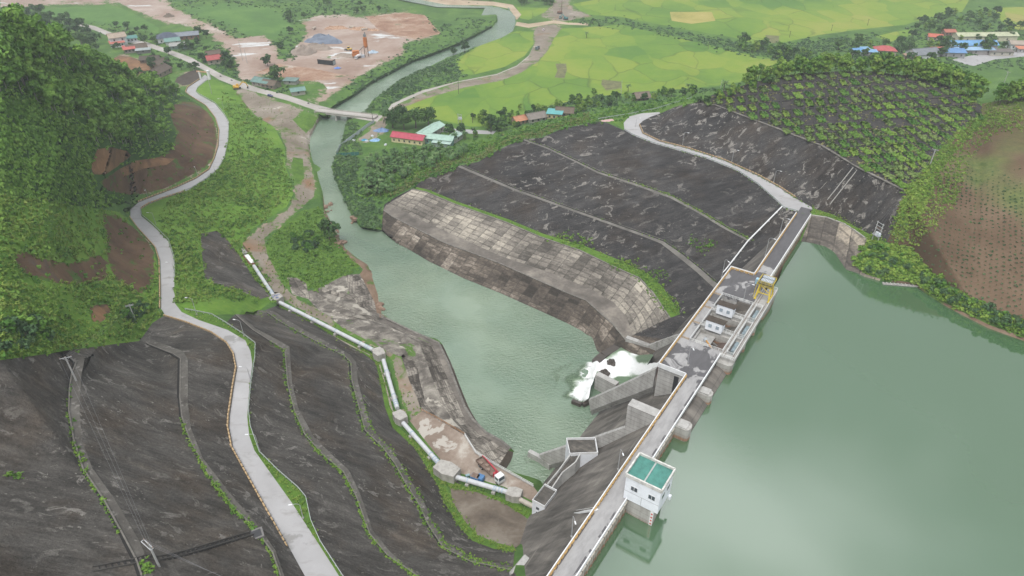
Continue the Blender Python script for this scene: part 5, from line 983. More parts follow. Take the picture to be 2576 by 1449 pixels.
# ---- abutments
Q0, Q1, Q2 = un(1967, 521, -1.2), un(1881, 608, -10.3), un(1811, 698, -19.8); t = empty('drain_pipe', Q0, 0, 'thin white pipe running down the dark slope beside the dam', 'pipe'); MB().tube([Vector((0, 0, .3)), Q1 - Q0 + Vector((0, 0, .35)), Q2 - Q0 + Vector((0, 0, .3))], .28, 8).build('pipe', M_WHITE, t)
m = MB(); [m.box(Vector((0, 0, 0)).lerp(Q1 - Q0, f_) + Vector((0, 0, -.1)), (.7, .7, .6)) for f_ in (.15, .4, .65, .9)]; [m.box((Q1 - Q0).lerp(Q2 - Q0, f_) + Vector((0, 0, -.1)), (.7, .7, .6)) for f_ in (.25, .5, .75)]; m.build('saddle', M_WALL, t)['kind'] = 'stuff'
def flight(name, a, b, w_, label, step=.9, mat=M_WALL, kw=.3):
    A, B = G(*a), G(*b); d = B - A; H_ = Vector((d.x, d.y, 0)); o = empty(name, A, math.atan2(d.y, d.x), label, 'stepped drain'); hl = H_.length; n = max(4, int(hl / step)); m = MB()
    for i in range(n): x = hl * i / n; zz = [G(a[0] + (b[0] - a[0]) * t_, a[1] + (b[1] - a[1]) * t_).z - A.z for t_ in (i / n, (i + 1) / n)]; m.b2(x, x + hl / n, -w_ / 2, w_ / 2, min(zz) - 1.0, min(zz) + .06)
    m.build('steps', plain('dark_step', (.03, .029, .028), .9, .2, var=.3), o)
    for s in (-1, 1):
        mm = MB(); q = [Vector((hl * t_ / 12, s * w_ / 2, G(a[0] + (b[0] - a[0]) * t_ / 12, a[1] + (b[1] - a[1]) * t_ / 12).z - A.z + .1)) for t_ in range(13)]
        [mm.bar(u0, u1, kw, .3) for u0, u1 in zip(q[:-1], q[1:])]; mm.build('kerb', mat, o)
    return o
flight('stepped_drain', (2152, 424), (2082, 512), 2.2, 'stepped concrete drain between pale kerbs down the right cutting', mat=plain('pale_kerb', (.34, .33, .31), .9, .2))
flight('stepped_drain', (640, 1340), (398, 1405), 1.1, 'stepped drain across the dark left cutting, ending at the concrete catch pit', kw=.16, mat=plain('dark_kerb', (.07, .066, .061), .9, .2))
flight('stepped_drain', (398, 1405), (235, 1432), 1.1, 'lower run of stepped drain near the foot of the power pole', kw=.16, mat=MATS['dark_kerb'])
flight('stepped_drain', (2260, 318), (2200, 386), 1.6, 'dark stepped drain among the shrubs of the lattice slope', mat=plain('dark_kerb2', (.07, .066, .06), .9, .2))
P = G(643, 1346); t = empty('catch_pit', P, .5, 'small grey concrete catch pit at the head of the stepped drain', 'pit'); MB().b2(-1.6, 1.6, -1.3, 1.3, -.8, .35).build('box', plain('pit_concrete', (.16, .155, .15), .9, .2), t); MB().b2(-1.2, 1.2, -.9, .9, .35, .4).build('opening', M_DARK, t)
P = un(2265, 717, ZR + .05); t = empty('raft', P, math.radians(-8), 'long floating bamboo raft moored at the reservoir bank', 'raft'); m = MB()
for y in (-.55, -.2, .15, .5): m.tube([(-6, y, .1), (6, y, .1)], .16, 6)
m.build('float', plain('raft_grey', (.3, .29, .28), .8, .2, var=.3), t); m = MB(); [m.b2(-5.8 + i * 1.25, -5.6 + i * 1.25, -.8, .8, .25, .35) for i in range(10)]; m.build('slat', plain('raft_slat', (.42, .4, .37), .8, .2), t)
# ---- motorbikes
def bike_proto(loc, rz, label, col_, group):
    t = empty('motorbike', loc, rz, label, 'motorbike', group)
    for x in (-.62, .62): MB().tube([(x, -.06, .3), (x, .06, .3)], .3, 14).build('wheel', plain('rubber', (.025, .025, .026), .85), t)
    m = MB(); m.bar((-.6, 0, .45), (.35, 0, .5), .22, .3); m.bar((.35, 0, .45), (.5, 0, .95), .16, .25); m.bar((.62, 0, .3), (.48, 0, .95), .08); m.build('body', plain('bike_%s' % group.split()[0] + '%d' % int(rz * 10), col_, .4, .5), t)
    MB().b2(-.75, .05, -.15, .15, .62, .78).build('seat', M_DARK, t, bevel=.04); m = MB(); m.bar((.46, -.34, 1.0), (.46, .34, 1.0), .05); m.build('handlebar', M_STEEL, t); return t
P = un(2040, 531, -.6); bike_proto(P, .9, 'white and dark motorbike parked at the right end of the dam', (.6, .62, .66), 'motorbikes at the dam end')
for i, (x, y, c0, l_) in enumerate(((651, 644, (.35, .06, .06), 'red motorbike on the track, farthest from the river in the parked cluster'), (655, 652, (.55, .55, .58), 'silver motorbike in the middle of the parked cluster on the track'), (659, 659, (.08, .12, .3), 'blue motorbike at the downhill end of the parked cluster'))): bike_proto(un(x, y, -33.1), .6 + i * .8, l_, c0, 'track motorbikes parked by the pipe')
# ================================================================ ROADSIDE, VILLAGE, QUARRY
# ---- kerb blocks and guard rails along the roads
def ribbon_thing(name, pts3, label, cat, parts, group=None):
    o = empty(name, pts3[0], 0, label, cat, group); L_ = [p_ - pts3[0] for p_ in pts3]
    for nm, mt, fn in parts:
        m = MB(); fn(m, L_); ob = m.build(nm, mt, o)
        if nm in ('block', 'post'): ob['kind'] = 'stuff'
    return o
def along(L_, gap):
    out_ = []; carry = 0.0
    for a, b in zip(L_[:-1], L_[1:]):
        d = (b - a).length; t_ = carry
        while t_ < d: out_.append((a.lerp(b, t_ / d), (b - a).normalized())); t_ += gap
        carry = t_ - d
    return out_
def off3(line, dx=0.0, dz=0.0):
    P = [un(p_[0], p_[1], p_[2]) for p_ in dens(line, 10)]; o = []
    for i, p_ in enumerate(P):
        d = P[min(i + 1, len(P) - 1)] - P[max(i - 1, 0)]; d.z = 0; d.normalize(); o.append(p_ + Vector((-d.y, d.x, 0)) * dx + Vector((0, 0, dz)))
    return o
M_ORKERB = plain('faded_orange', (.42, .30, .17), .8, .2, var=.3, scale=1.5); M_GALV = plain('guard_rail_steel', (.40, .44, .43), .5, .4, .2, var=.12)
def kerbline(line, dx, label, h=.55, grp='orange kerb walls'):
    return ribbon_thing('kerb_wall', off3(line, dx), label, 'kerb', [('base', plain('kerb_concrete', (.2, .18, .16), .9, .2, var=.3), lambda m, L_: [m.bar(a + Vector((0, 0, .12)), b + Vector((0, 0, .12)), .42, .34) for a, b in zip(L_[:-1], L_[1:])]),
        ('block', M_ORKERB, lambda m, L_: [m.bar(p_ + Vector((0, 0, .28 + h / 2)), p_ + d * 1.25 + Vector((0, 0, .28 + h / 2)), .34, h) for p_, d in along(L_, 1.7)])], grp)
def guard(line, dx, label, grp='grey guard rails'):
    return ribbon_thing('guard_rail', off3(line, dx), label, 'guard rail', [('post', M_GALV, lambda m, L_: [m.bar(p_ + Vector((0, 0, -.5)), p_ + Vector((0, 0, .8)), .14) for p_, d in along(L_, 2.6)]),
        ('rail', M_GALV, lambda m, L_: [m.bar(a + Vector((0, 0, .66)), b + Vector((0, 0, .66)), .1, .36) for a, b in zip(L_[:-1], L_[1:])])], grp)
kerbline(RL[1:14], .35, 'orange kerb wall along the near bend of the left road, below the dark cutting'); kerbline(RL[14:20], .3, 'orange kerb wall on the straight stretch of left road beneath the brown landslip')
kerbline(RL[21:36], .3, 'orange kerb wall on the far bends of the left road, beneath the bare hillside'); kerbline(RRi[3:-2], .3, 'orange kerb wall at the foot of the right cutting, leading to the dam', .45)
kerbline([RR[20], RR[21], RR[22], RR[23]], -.3, 'short orange kerb on the inside of the hairpin bend')
guard(GR[1:], 0, 'guard rail round the near bend of the left road, above the terraced dark slope'); guard([RR[i] for i in range(15, 21)], -.3, 'guard rail on the river side of the straight stretch of left road')
guard([RR[i] for i in range(23, 36)], -.3, 'guard rail on the far bends of the left road, above the bushy bank'); guard(RRo[4:], -.2, 'guard rail on the downhill edge of the right road, ending at the dam')
guard(zl([(1505,301),(1590,287),(1650,275),(1740,247)], [(0,-4.6),(3,-8)]), 0, 'pale guard rail crossing the grass above the hairpin of the right road')
def drain(line, label): return ribbon_thing('side_drain', off3(line, 0, .02), label, 'drain', [('channel', plain('drain_dark', (.022, .021, .02), .9, .2), lambda m, L_: [m.bar(a, b, .55, .16) for a, b in zip(L_[:-1], L_[1:])]), ('kerb', plain('drain_kerb', (.15, .14, .125), .9, .2, var=.3), lambda m, L_: [m.bar(a + Vector((.5, 0, .08)), b + Vector((.5, 0, .08)), .3, .2) for a, b in zip(L_[:-1], L_[1:])])], 'side drains of the benches')
drain(A_in[:-1], 'dark side drain of the bench just uphill of the left road'); drain(B_in[:-1], 'dark side drain of the highest bench at the far left'); drain(C_in[:-1], 'dark side drain of the first bench below the left road'); drain(D_in, 'dark side drain of the bench above the pale blue pipeline')
drain(B1i, 'dark side drain of the upper bench on the right terraces'); drain(B2i, 'dark side drain of the lower bench on the right terraces')
def coping(line, w_, label, mat, dx=0.0): return ribbon_thing('slope_coping', off3(line, dx, .05), label, 'coping', [('coping', mat, lambda m, L_: [m.bar(a, b, w_, .3) for a, b in zip(L_[:-1], L_[1:])]), ('joint', plain('joint_dark', (.06, .056, .05), .9, .2), lambda m, L_: [m.bar(p_ + Vector((0, 0, .15)), p_ + d * .12 + Vector((0, 0, .15)), w_, .02) for p_, d in along(L_, 6)])])
_cp = conc('coping_concrete', [(.34, (.07, .066, .06)), (.5, (.15, .14, .125)), (.66, (.26, .245, .22))], sc=.4)
coping(KT[2:], 1.1, 'weathered concrete coping along the top of the right cutting', _cp); coping(GS_D, .5, 'pale kerb curving above the upstream apron', plain('pale_coping', (.36, .35, .32), .9, .2, var=.25))
coping(WALL_T, .8, 'concrete coping on the low wall along the left bank of the tail pool', _cp); coping(T_[:11], .7, 'concrete coping along the top of the right block slope', _cp); coping(M1[:11], .6, 'concrete coping on the lower tier of the right block slope', _cp)
# ---- street lamps
def lamp(base, ytop, rz, label, grp, arm=1.7):
    h = max(4.5, min(11, h_to(base, ytop))); t = empty('street_lamp', base, rz, label, 'street lamp', grp)
    MB().tube([(0, 0, -.4), (0, 0, h * .55), (0, 0, h - .5)], [.11, .09, .06], 8).build('pole', M_STEEL, t); MB().tube([(0, 0, h - .55), (.25, 0, h - .12), (.8, 0, h + .05), (arm, 0, h + .02)], .05, 6).build('arm', M_STEEL, t)
    MB().box((arm + .3, 0, h), (.85, .3, .16)).build('lamp_head', plain('lamp_head_white', (.72, .74, .76), .4, .4), t, bevel=.04); MB().box((0, 0, .1), (.4, .4, .5)).build('base', M_WALL, t); return t
LAMPS = [((763, 1304), 1267, 3.3, 'lamp beside the guard rail nearest the bottom of the left road'), ((653, 1133), 1092, 3.2, 'lamp beside the guard rail halfway along the lower left road'), ((632, 963), 924, 3.0, 'lamp at the road edge where the left road straightens beside the terraces'), ((614, 846), 806, 2.9, 'lamp inside the guard rail at the broad bend'),
  ((495, 792), 750, 3.0, 'lamp in the bushes just outside the sharp left bend'), ((440, 686), 660, 3.1, 'lamp beside the straight stretch below the brown landslip'), ((393, 567), 535, 3.1, 'lamp in the grass below the hairpin'), ((372, 496), 477, -1.2, 'lamp on the uphill kerb above the hairpin'), ((498, 446), 423, 2.2, 'lamp on the uphill kerb below the orange earth bank'), ((543, 440), 414, 3.4, 'lamp on the downhill edge opposite the orange earth bank'), ((563, 274), 248, 3.3, 'lamp among bushes beside the far bend of the left road')]
for b_, yt, rz, l_ in LAMPS: lamp(G(*b_), yt, rz, 'grey ' + l_, 'street lamps along the left road')
for b_, yt, rz, l_ in (((1841, 406), 376, -.6, 'grey lamp on the upper kerb of the right road, midway'), ((1946, 459), 428, -.6, 'grey lamp on the upper kerb of the right road, nearest the dam'), ((1717, 365), 332, -.6, 'grey lamp on the upper kerb of the right road, nearest its hairpin'), ((1599, 318), 297, 0, 'grey lamp on the grass island side of the right hairpin')): lamp(G(*b_), yt, rz, l_, 'street lamps along the right road')
for x, y, rz, l_ in ((8.5, 5.9, -2.4, 'dam lamp nearest the left abutment, over the downstream parapet'), (31.5, 5.9, -2.4, 'dam lamp across the crest road from the green roofed gatehouse'), (129, 14.3, -2.2, 'dam lamp outside the wide deck, close to its far corner'), (152, 6.1, -1.6, 'dam lamp on the narrow crest just beyond the wide deck'), (170, 6.1, -1.6, 'dam lamp nearest the right abutment'), (78, 6.6, -2.4, 'dam lamp in the corner of the wide deck beside the tall doorway'), (118.6, 3.4, -1.6, 'dam lamp on the wide deck beside the railed gate pits')):
    t = lamp(DMAT @ Vector((x, y, -1.2)), px_of(DMAT @ Vector((x, y, 6.3)))[1], DRZ + rz, 'grey ' + l_, 'street lamps on the dam')
# ---- poles and wires
M_POLE = plain('concrete_pole', (.40, .40, .39), .85, .2, var=.2); M_WPOLE = plain('dark_wood_pole', (.09, .08, .07), .9, .2)
TOPS = {}
def pole(base, ytop, rz, label, key=None, arm=2.2, mat=M_POLE, group='power poles', tw=.16, dbl=False):
    B = G(*base) if len(base) == 2 else Vector(base); h = max(5, min(16, h_to(B, ytop))); t = empty('power_pole', B, rz, label, 'power pole', group)
    MB().tube([(0, 0, -.6), (0, 0, h)], [tw * 1.4, tw], 8).build('pole', mat, t)
    if arm:
        m = MB(); m.bar((0, -arm / 2, h - .25), (0, arm / 2, h - .25), .14); m.bar((0, -arm * .3, h - .3), (0, 0, h - 1.1), .07); m.bar((0, arm * .3, h - .3), (0, 0, h - 1.1), .07)
        if dbl: m.bar((.5, -arm / 2, h - .25), (.5, arm / 2, h - .25), .12); [m.bar((0, s * arm / 2, h - .25), (.5, s * arm / 2, h - .25), .1) for s in (-1, 1)]
        ca = m.build('crossarm', M_STEEL if mat is M_POLE else mat, t)
        for s in (-.92, 0, .92): MB().tube([(0, s * arm / 2, h - .2), (0, s * arm / 2, h + .12)], .07, 6).build('insulator', plain('insulator', (.3, .2, .15), .4, .5), ca)
    if key: TOPS[key] = [B + Matrix.Rotation(rz, 3, 'Z') @ Vector((0, s * arm / 2, h + .12)) for s in (-.92, 0, .92)]
    return t
pole((400, 1424), 1366, -2.2, 'pale power pole leaning over the stepped drain on the dark left cutting', 'a', 3.0, dbl=True); pole((192, 958), 898, -1.2, 'pale power pole standing beside the upper bench of the dark left cutting', 'b', 2.6); pole((342, 811), 766, -1.2, 'pale power pole among bushes beside the orange scar', 'c', 2.2, dbl=True)
pole((2340, 413), 375, .7, 'pale power pole between the lattice slope and the farm field', 'd', 2.4); pole((2516, 233), 180, .7, 'pale power pole standing on the right ridge before the tree belt', 'e', 2.6)
for b_, yt, l_, mt, ar in (((1154, 237), 200, 'dark wooden pole beside the dirt road in the paddies', M_WPOLE, 0), ((1562, 237), 203, 'white concrete pole at the corner of the harvested paddy', M_POLE, 0), ((962, 277), 264, 'dark pole on the verge where the dirt road meets the bridge', M_WPOLE, 0), ((938, 302), 284, 'dark pole at the near end of the bridge', M_WPOLE, 0), ((1189, 309), 290, 'dark pole in the paddy behind the village road', M_WPOLE, 0), ((1813, 221), 209, 'short white pole at the paddy edge below the plantation', M_POLE, 0),
  ((1781, 124), 107, 'dark pole beside the bushy stream in the paddies', M_WPOLE, 1.2), ((1986, 94), 78, 'leftmost dark pole of the row in the far paddies', M_WPOLE, 1.2), ((2091, 78), 62, 'middle dark pole of the row in the far paddies', M_WPOLE, 1.2), ((2182, 64), 48, 'rightmost dark pole of the row in the far paddies', M_WPOLE, 1.2), ((2382, 146), 112, 'tall pale pole in front of the blue roofed building', M_POLE, 1.6), ((533, 236), 196, 'tall pole beside the entrance gate of the left road', M_POLE, 0), ((611, 153), 100, 'tall thin pole at the muddy yard near the red roofs', M_POLE, 0), ((622, 160), 122, 'shorter thin pole at the muddy yard', M_POLE, 0), ((319, 85), 67, 'pole beside the white two storey house', M_POLE, 0)): pole(b_, yt, .4, l_, None, ar, mt, 'poles in the valley', .13)
def wires(name, A, B, sag, label):
    o = empty(name, A[0], 0, label, 'wires', 'power lines'); 
    for a, b in zip(A, B):
        m = MB(); pts = [a.lerp(b, t_ / 10) - A[0] - Vector((0, 0, sag * 4 * (t_ / 10) * (1 - t_ / 10))) for t_ in range(11)]; m.tube(pts, .016, 4, cap=False); m.build('wire', plain('wire_grey', (.2, .2, .21), .5, .3), o)
wires('power_line', TOPS['b'], TOPS['a'], 1.5, 'power line crossing the dark left cutting between two pale poles'); wires('power_line', TOPS['c'], TOPS['b'], 1.2, 'power line over the green slope above the dark left cutting')
off_ = [un(820 + i * 22, 1560, 8) for i in range(3)]; wires('power_line', TOPS['a'], off_, 1.2, 'power line leaving the leaning pole towards the bottom of the picture')
# transformer frame
for nm, pa, pb, yt, l_, s_ in (('transformer_frame', (2193, 605), (2208, 612), 556, 'white two legged transformer frame beside the dark right cutting', 1.0), ('transformer_frame', (1153, 310), (1164, 312), 286, 'grey two legged transformer frame at the paddy edge by the village road', .9)):
    A, B = G(*pa), G(*pb); h = max(6.5, min(11, h_to(A, yt))); d = B - A; d.z = 0; d = d.normalized() * 2.6; o = empty(nm, A, math.atan2(d.y, d.x), l_, 'transformer', 'transformer frames')
    for x in (0, 2.6): MB().tube([(x, 0, -.5), (x, 0, h)], .17, 8).build('pole', M_POLE, o)
    m = MB()
    for z in (h - .3, h - 1.6, h - 2.8, 3.2): m.bar((-.4, 0, z), (3.0, 0, z), .16)
    m.bar((-.2, -.6, 3.1), (2.8, -.6, 3.1), .16); m.b2(-.2, 2.8, -.8, .8, 2.9, 3.0); m.build('crossarm', M_STEEL, o)
    tk = MB().box((1.3, 0, 3.75), (1.1, .9, 1.3)).build('transformer_tank', plain('tank_white', (.6, .63, .66), .5, .3), o, bevel=.05); m = MB(); [m.tube([(1.0 + .3 * i, 0, 4.4), (1.0 + .3 * i, 0, 4.8)], .07, 6) for i in range(3)]; m.build('bushing', M_DARK, tk)
    MB().box((2.7, -.35, 3.9), (.7, .6, 1.1)).build('switch_box', plain('box_pale', (.62, .68, .74), .5, .3), o); m = MB(); [m.tube([(.6 + .7 * i, 0, h - 2.7), (.6 + .7 * i, 0, h - 2.0)], .09, 6) for i in range(3)]; m.build('fuse', plain('insulator', (.3, .2, .15)), o)
    if s_ == 1.0: TOPS['t'] = [o.matrix_basis @ Vector((.2 + 1.1 * i, 0, h)) for i in range(3)]
wires('power_line', TOPS['t'], TOPS['d'], 1.0, 'power line rising beside the dark right cutting to the field pole'); wires('power_line', TOPS['d'], TOPS['e'], 1.5, 'power line climbing along the edge of the lattice slope')
# ---- entrance gate of the left road
A, B = G(505, 198), G(528, 201); d = B - A; d.z = 0; t = empty('entrance_gate', A, math.atan2(d.y, d.x), 'white pillared entrance gate with a faded orange beam across the left road', 'gate'); w_ = d.length
for x, s_, h in ((0, 1.0, 5.2), (w_, 1.5, 6.6)):
    p_ = MB().box((x, 0, h / 2), (s_, s_, h)).build('pillar', M_WHITE, t); MB().box((x, 0, h + .2), (s_ * 1.35, s_ * 1.35, .4)).build('capital', M_WHITE, p_)
MB().b2(-2.2, w_ - .4, -.35, .35, 5.1, 6.0).build('beam', plain('beam_orange', (.5, .32, .2), .8, .2, var=.2), t)
# ---- bridge
A, B = G(806, 279), G(936, 297); A.z = B.z = -35.1; d = B - A; t = empty('bridge', A, math.atan2(d.y, d.x), 'low grey concrete road bridge over the river', 'bridge'); Ln = d.length
MB().b2(-3, Ln + 3, -3.2, 3.2, -1.0, .25).build('deck', GM['village_road'], t)
for y in (-3.2, 3.2):
    m = MB(); m.b2(-3, Ln + 3, y - .2, y + .2, .25, .6); m.bar((-3, y, 1.1), (Ln + 3, y, 1.1), .12); [m.bar((-3 + i * 2.2, y, .6), (-3 + i * 2.2, y, 1.1), .12) for i in range(int((Ln + 6) / 2.2) + 1)]; m.build('parapet', plain('parapet_concrete', (.4, .38, .35), .9, .2, var=.2), t)
for x in (Ln * .33, Ln * .66): MB().b2(x - .6, x + .6, -2.6, 2.6, -8, -1.0).build('pier', M_WALL, t)
for x in (-1.5, Ln + 1.5): MB().b2(x - 1.8, x + 1.8, -3.6, 3.6, -8, -1.02).build('abutment', M_WALL, t)
# ---- fences by the workshop yard
def fence(pts, h, mat, label, name='site_fence', grp=None):
    P = [G(*p_) for p_ in pts]; o = empty(name, P[0], 0, label, 'fence', grp); m = MB(); mp = MB()
    for a, b in zip(P[:-1], P[1:]):
        a_, b_ = a - P[0], b - P[0]; n = max(1, int((b_ - a_).length / 2.4))
        for i in range(n):
            q0, q1 = a_.lerp(b_, i / n), a_.lerp(b_, (i + .94) / n); hh = h * random.uniform(.94, 1.05); m.add([q0 + Vector((0, 0, -.4)), q1 + Vector((0, 0, -.4)), q1 + Vector((0, .06, hh)), q0 + Vector((0, .06, hh)), q0 + Vector((.05, .08, -.4)), q1 + Vector((.05, .08, -.4)), q1 + Vector((.05, .14, hh)), q0 + Vector((.05, .14, hh))], [(0, 1, 2, 3), (7, 6, 5, 4), (0, 3, 7, 4), (1, 5, 6, 2), (3, 2, 6, 7)]); mp.bar(q0 + Vector((0, .12, -.4)), q0 + Vector((0, .12, h + .1)), .1)
    m.build('panel', mat, o)['kind'] = 'stuff'; mp.build('post', M_STEEL, o)['kind'] = 'stuff'; return o
fence([(847, 390), (855, 373), (879, 354), (904, 336), (924, 320), (942, 309)], 2.3, plain('fence_sheet', (.45, .50, .54), .5, .3, var=.2), 'pale metal sheet fence between the river bank and the workshop yard'); fence([(847, 392), (870, 392), (904, 390)], 2.0, plain('fence_green', (.05, .17, .15), .6, .3), 'dark green sheet fence at the near end of the workshop yard')
# ---- houses
def house(c, rz, l, w_, h, roof, rc, wc, label, rh=None, cat='house', name='house', nwin=3, over=.7, z=None, door=True):
    P = G(*c); P.z = P.z if z is None else z; o = empty(name, P, math.radians(rz), label, cat); o.scale = (1.0,) * 3 if 900 < c[0] < 1200 else (1.2, 1.2, 1.15); rh = rh if rh is not None else w_ * .28
    wm = plain('wall_%02d%02d%02d' % tuple(int(v_ * 99) for v_ in wc), wc, .85, .2, var=.16, scale=.7); rm = plain('roof_%02d%02d%02d' % tuple(int(v_ * 99) for v_ in rc), rc, .7, .25, var=.2, scale=.5)
    MB().b2(-l / 2, l / 2, -w_ / 2, w_ / 2, -1.0, h).build('wall', wm, o); L2, W2 = l / 2 + over, w_ / 2 + over; m = MB(); t_ = .14
    if roof == 'gable':
        v_ = [(-L2, -W2, h - .15), (L2, -W2, h - .15), (L2, W2, h - .15), (-L2, W2, h - .15), (-L2, 0, h + rh), (L2, 0, h + rh)]; vs = v_ + [(x, y, z_ + t_) for x, y, z_ in v_]
        m.add(vs, [(6, 7, 11, 10), (8, 9, 10, 11), (0, 4, 5, 1), (2, 5, 4, 3), (0, 1, 7, 6), (2, 3, 9, 8), (0, 6, 10, 4), (4, 10, 9, 3), (1, 5, 11, 7), (5, 2, 8, 11)])
        g_ = MB(); g_.add([(-l / 2, -w_ / 2, h), (-l / 2, w_ / 2, h), (-l / 2, 0, h + rh * .97), (-l / 2 + .2, -w_ / 2, h), (-l / 2 + .2, w_ / 2, h), (-l / 2 + .2, 0, h + rh * .97)], [(0, 1, 2), (5, 4, 3), (0, 2, 5, 3), (1, 4, 5, 2)]); g_.build('gable', wm, o)
        g_ = MB(); g_.add([(l / 2, -w_ / 2, h), (l / 2, w_ / 2, h), (l / 2, 0, h + rh * .97), (l / 2 - .2, -w_ / 2, h), (l / 2 - .2, w_ / 2, h), (l / 2 - .2, 0, h + rh * .97)], [(2, 1, 0), (3, 4, 5), (0, 3, 5, 2), (1, 2, 5, 4)]); g_.build('gable', wm, o)
    elif roof == 'hip':
        k_ = max(.5, l / 2 - w_ / 2); v_ = [(-L2, -W2, h - .1), (L2, -W2, h - .1), (L2, W2, h - .1), (-L2, W2, h - .1), (-k_, 0, h + rh), (k_, 0, h + rh)]; m.add(v_, [(0, 1, 5, 4), (1, 2, 5), (2, 3, 4, 5), (3, 0, 4), (3, 2, 1, 0)])
    elif roof == 'shed': m.add([(-L2, -W2, h), (L2, -W2, h), (L2, W2, h + rh), (-L2, W2, h + rh), (-L2, -W2, h + t_), (L2, -W2, h + t_), (L2, W2, h + rh + t_), (-L2, W2, h + rh + t_)], [(3, 2, 1, 0), (4, 5, 6, 7), (0, 1, 5, 4), (1, 2, 6, 5), (2, 3, 7, 6), (3, 0, 4, 7)])
    ro = m.build('roof', rm, o)
    if roof == 'gable': MB().bar((-L2, 0, h + rh + t_ + .05), (L2, 0, h + rh + t_ + .05), .4, .16).build('ridge', rm, ro)
    for i in range(nwin):
        x = -l / 2 + l * (i + .5) / nwin
        for f_ in range(max(1, int(h / 3.3))):
            z0 = 1.0 + f_ * 3.2; wn = MB().b2(x - .55, x + .55, -w_ / 2 - .06, -w_ / 2 - .003, z0, z0 + 1.3).build('window', plain('frame_brown', (.12, .07, .05), .6, .3), o); MB().b2(x - .45, x + .45, -w_ / 2 - .09, -w_ / 2 - .062, z0 + .1, z0 + 1.2).build('pane', M_GLASS, wn)
    if door: MB().b2(-l / 2 - .06, -l / 2 - .003, -.6, .6, 0, 2.1).build('door', plain('door_brown', (.14, .08, .05), .6, .3), o)
    return o
REDR, GREYR, BLUER, GRNR, BRNR, CRM, WHT = (.36, .09, .09), (.20, .22, .25), (.14, .29, .50), (.12, .22, .21), (.12, .092, .07), (.62, .55, .34), (.62, .64, .66)
house((300, 113), 35, 11, 8.5, 6.6, 'gable', (.36, .29, .23), WHT, 'white two storey house with a tan sheet roof beside the left village road', nwin=2); house((297, 117), 35, 9, 4.5, 3.0, 'shed', (.45, .16, .13), WHT, 'salmon red lean-to shed in front of the white two storey house', 1.2, 'shed', 'shed'); house((333, 104), 30, 7, 5, 2.8, 'shed', (.09, .22, .2), WHT, 'teal awning shed on the roadside next to the white two storey house', 1.0, 'shed', 'shed')
house((327, 131), 30, 7, 6, 2.8, 'shed', (.42, .12, .10), (.3, .28, .26), 'small red sheet roofed shed below the white two storey house', 1.4, 'shed', 'shed'); house((346, 127), 30, 13, 7, 2.6, 'gable', BRNR, (.25, .2, .16), 'brown thatched house with a wide low roof beside the left village road', 2.2); house((362, 133), 20, 9, 3.5, 2.4, 'shed', (.3, .34, .34), (.2, .2, .2), 'low grey lean-to beside the brown thatched house', .6, 'shed', 'shed', 1)
house((423, 104), 28, 14, 10, 4.0, 'hip', (.075, .09, .125), WHT, 'white house with a dark slate blue hip roof', 3.0); house((436, 111), 28, 10, 5, 2.7, 'shed', (.15, .26, .23), WHT, 'green lean-to roof in front of the slate blue hip roofed house', 1.4, 'shed', 'shed', 2)
house((471, 97), 22, 17, 8, 3.2, 'gable', GREYR, (.25, .15, .11), 'long house with a grey blue roof and brown timber front', 2.0, nwin=5); house((455, 121), 15, 13, 7, 2.8, 'gable', (.30, .30, .29), (.16, .24, .21), 'shed with a worn grey sheet roof and green end wall', 1.5, 'shed', 'shed')
house((546, 157), 30, 12, 7, 3.2, 'gable', REDR, (.4, .36, .3), 'house with two pink red roof slopes beneath trees at the roadside', 2.2); house((538, 143), 30, 9, 6, 2.8, 'gable', BRNR, (.3, .25, .2), 'brown roofed hut behind the pink red roof', 1.8, 'hut', 'hut')
house((402, 188), 80, 15, 8.5, 2.8, 'gable', (.10, .078, .06), (.28, .23, .18), 'brown thatched farmhouse nearest the entrance gate', 2.6); house((402, 168), 75, 11, 7, 2.6, 'gable', (.11, .085, .065), (.28, .23, .18), 'brown thatched farmhouse farther from the entrance gate', 2.3); house((380, 156), 10, 12, 6, 2.4, 'gable', (.085, .07, .055), (.2, .17, .14), 'long dark thatched barn behind the farmhouses', 2.0, 'barn', 'barn')
house((664, 214), -25, 12, 8, 3.0, 'gable', (.14, .23, .21), (.3, .28, .25), 'roadside house with a faded green sheet roof', 1.8); house((683, 219), -25, 10, 7, 2.6, 'gable', (.13, .10, .075), (.26, .22, .18), 'brown thatched house next to the faded green roof', 2.0); house((734, 210), -10, 8, 5, 2.5, 'shed', (.15, .22, .2), (.3, .3, .28), 'small green roofed shed by the pale track', .5, 'shed', 'shed', 1); house((750, 236), 25, 8, 5, 2.6, 'gable', (.16, .27, .24), (.4, .38, .35), 'small green gabled hut beside the bridge road', 1.5, 'hut', 'hut', 1)
house((1030, 357), -18, 21, 7, 3.6, 'gable', (.40, .075, .105), CRM, 'cream barrack house with a crimson roof by the workshop yard', 2.0, nwin=6)
house((1098, 358), -16, 23, 7, 3.6, 'gable', (.33, .47, .40), (.16, .3, .28), 'long building with a mint green roof behind the crimson roof', 1.6, nwin=5); house((1084, 338), 62, 20, 8, 3.6, 'gable', (.34, .48, .41), (.35, .33, .3), 'mint green roofed wing running back to the village road', 1.6); house((1113, 367), -16, 11, 4.5, 2.6, 'shed', (.36, .48, .43), (.3, .36, .34), 'low mint green canopy in front of the long mint roof', .5, 'shed', 'shed', 1); house((1146, 353), 62, 11, 4.5, 3.0, 'shed', (.36, .48, .43), (.4, .4, .38), 'narrow mint green roof half hidden by palms', .6, 'shed', 'shed', 1)
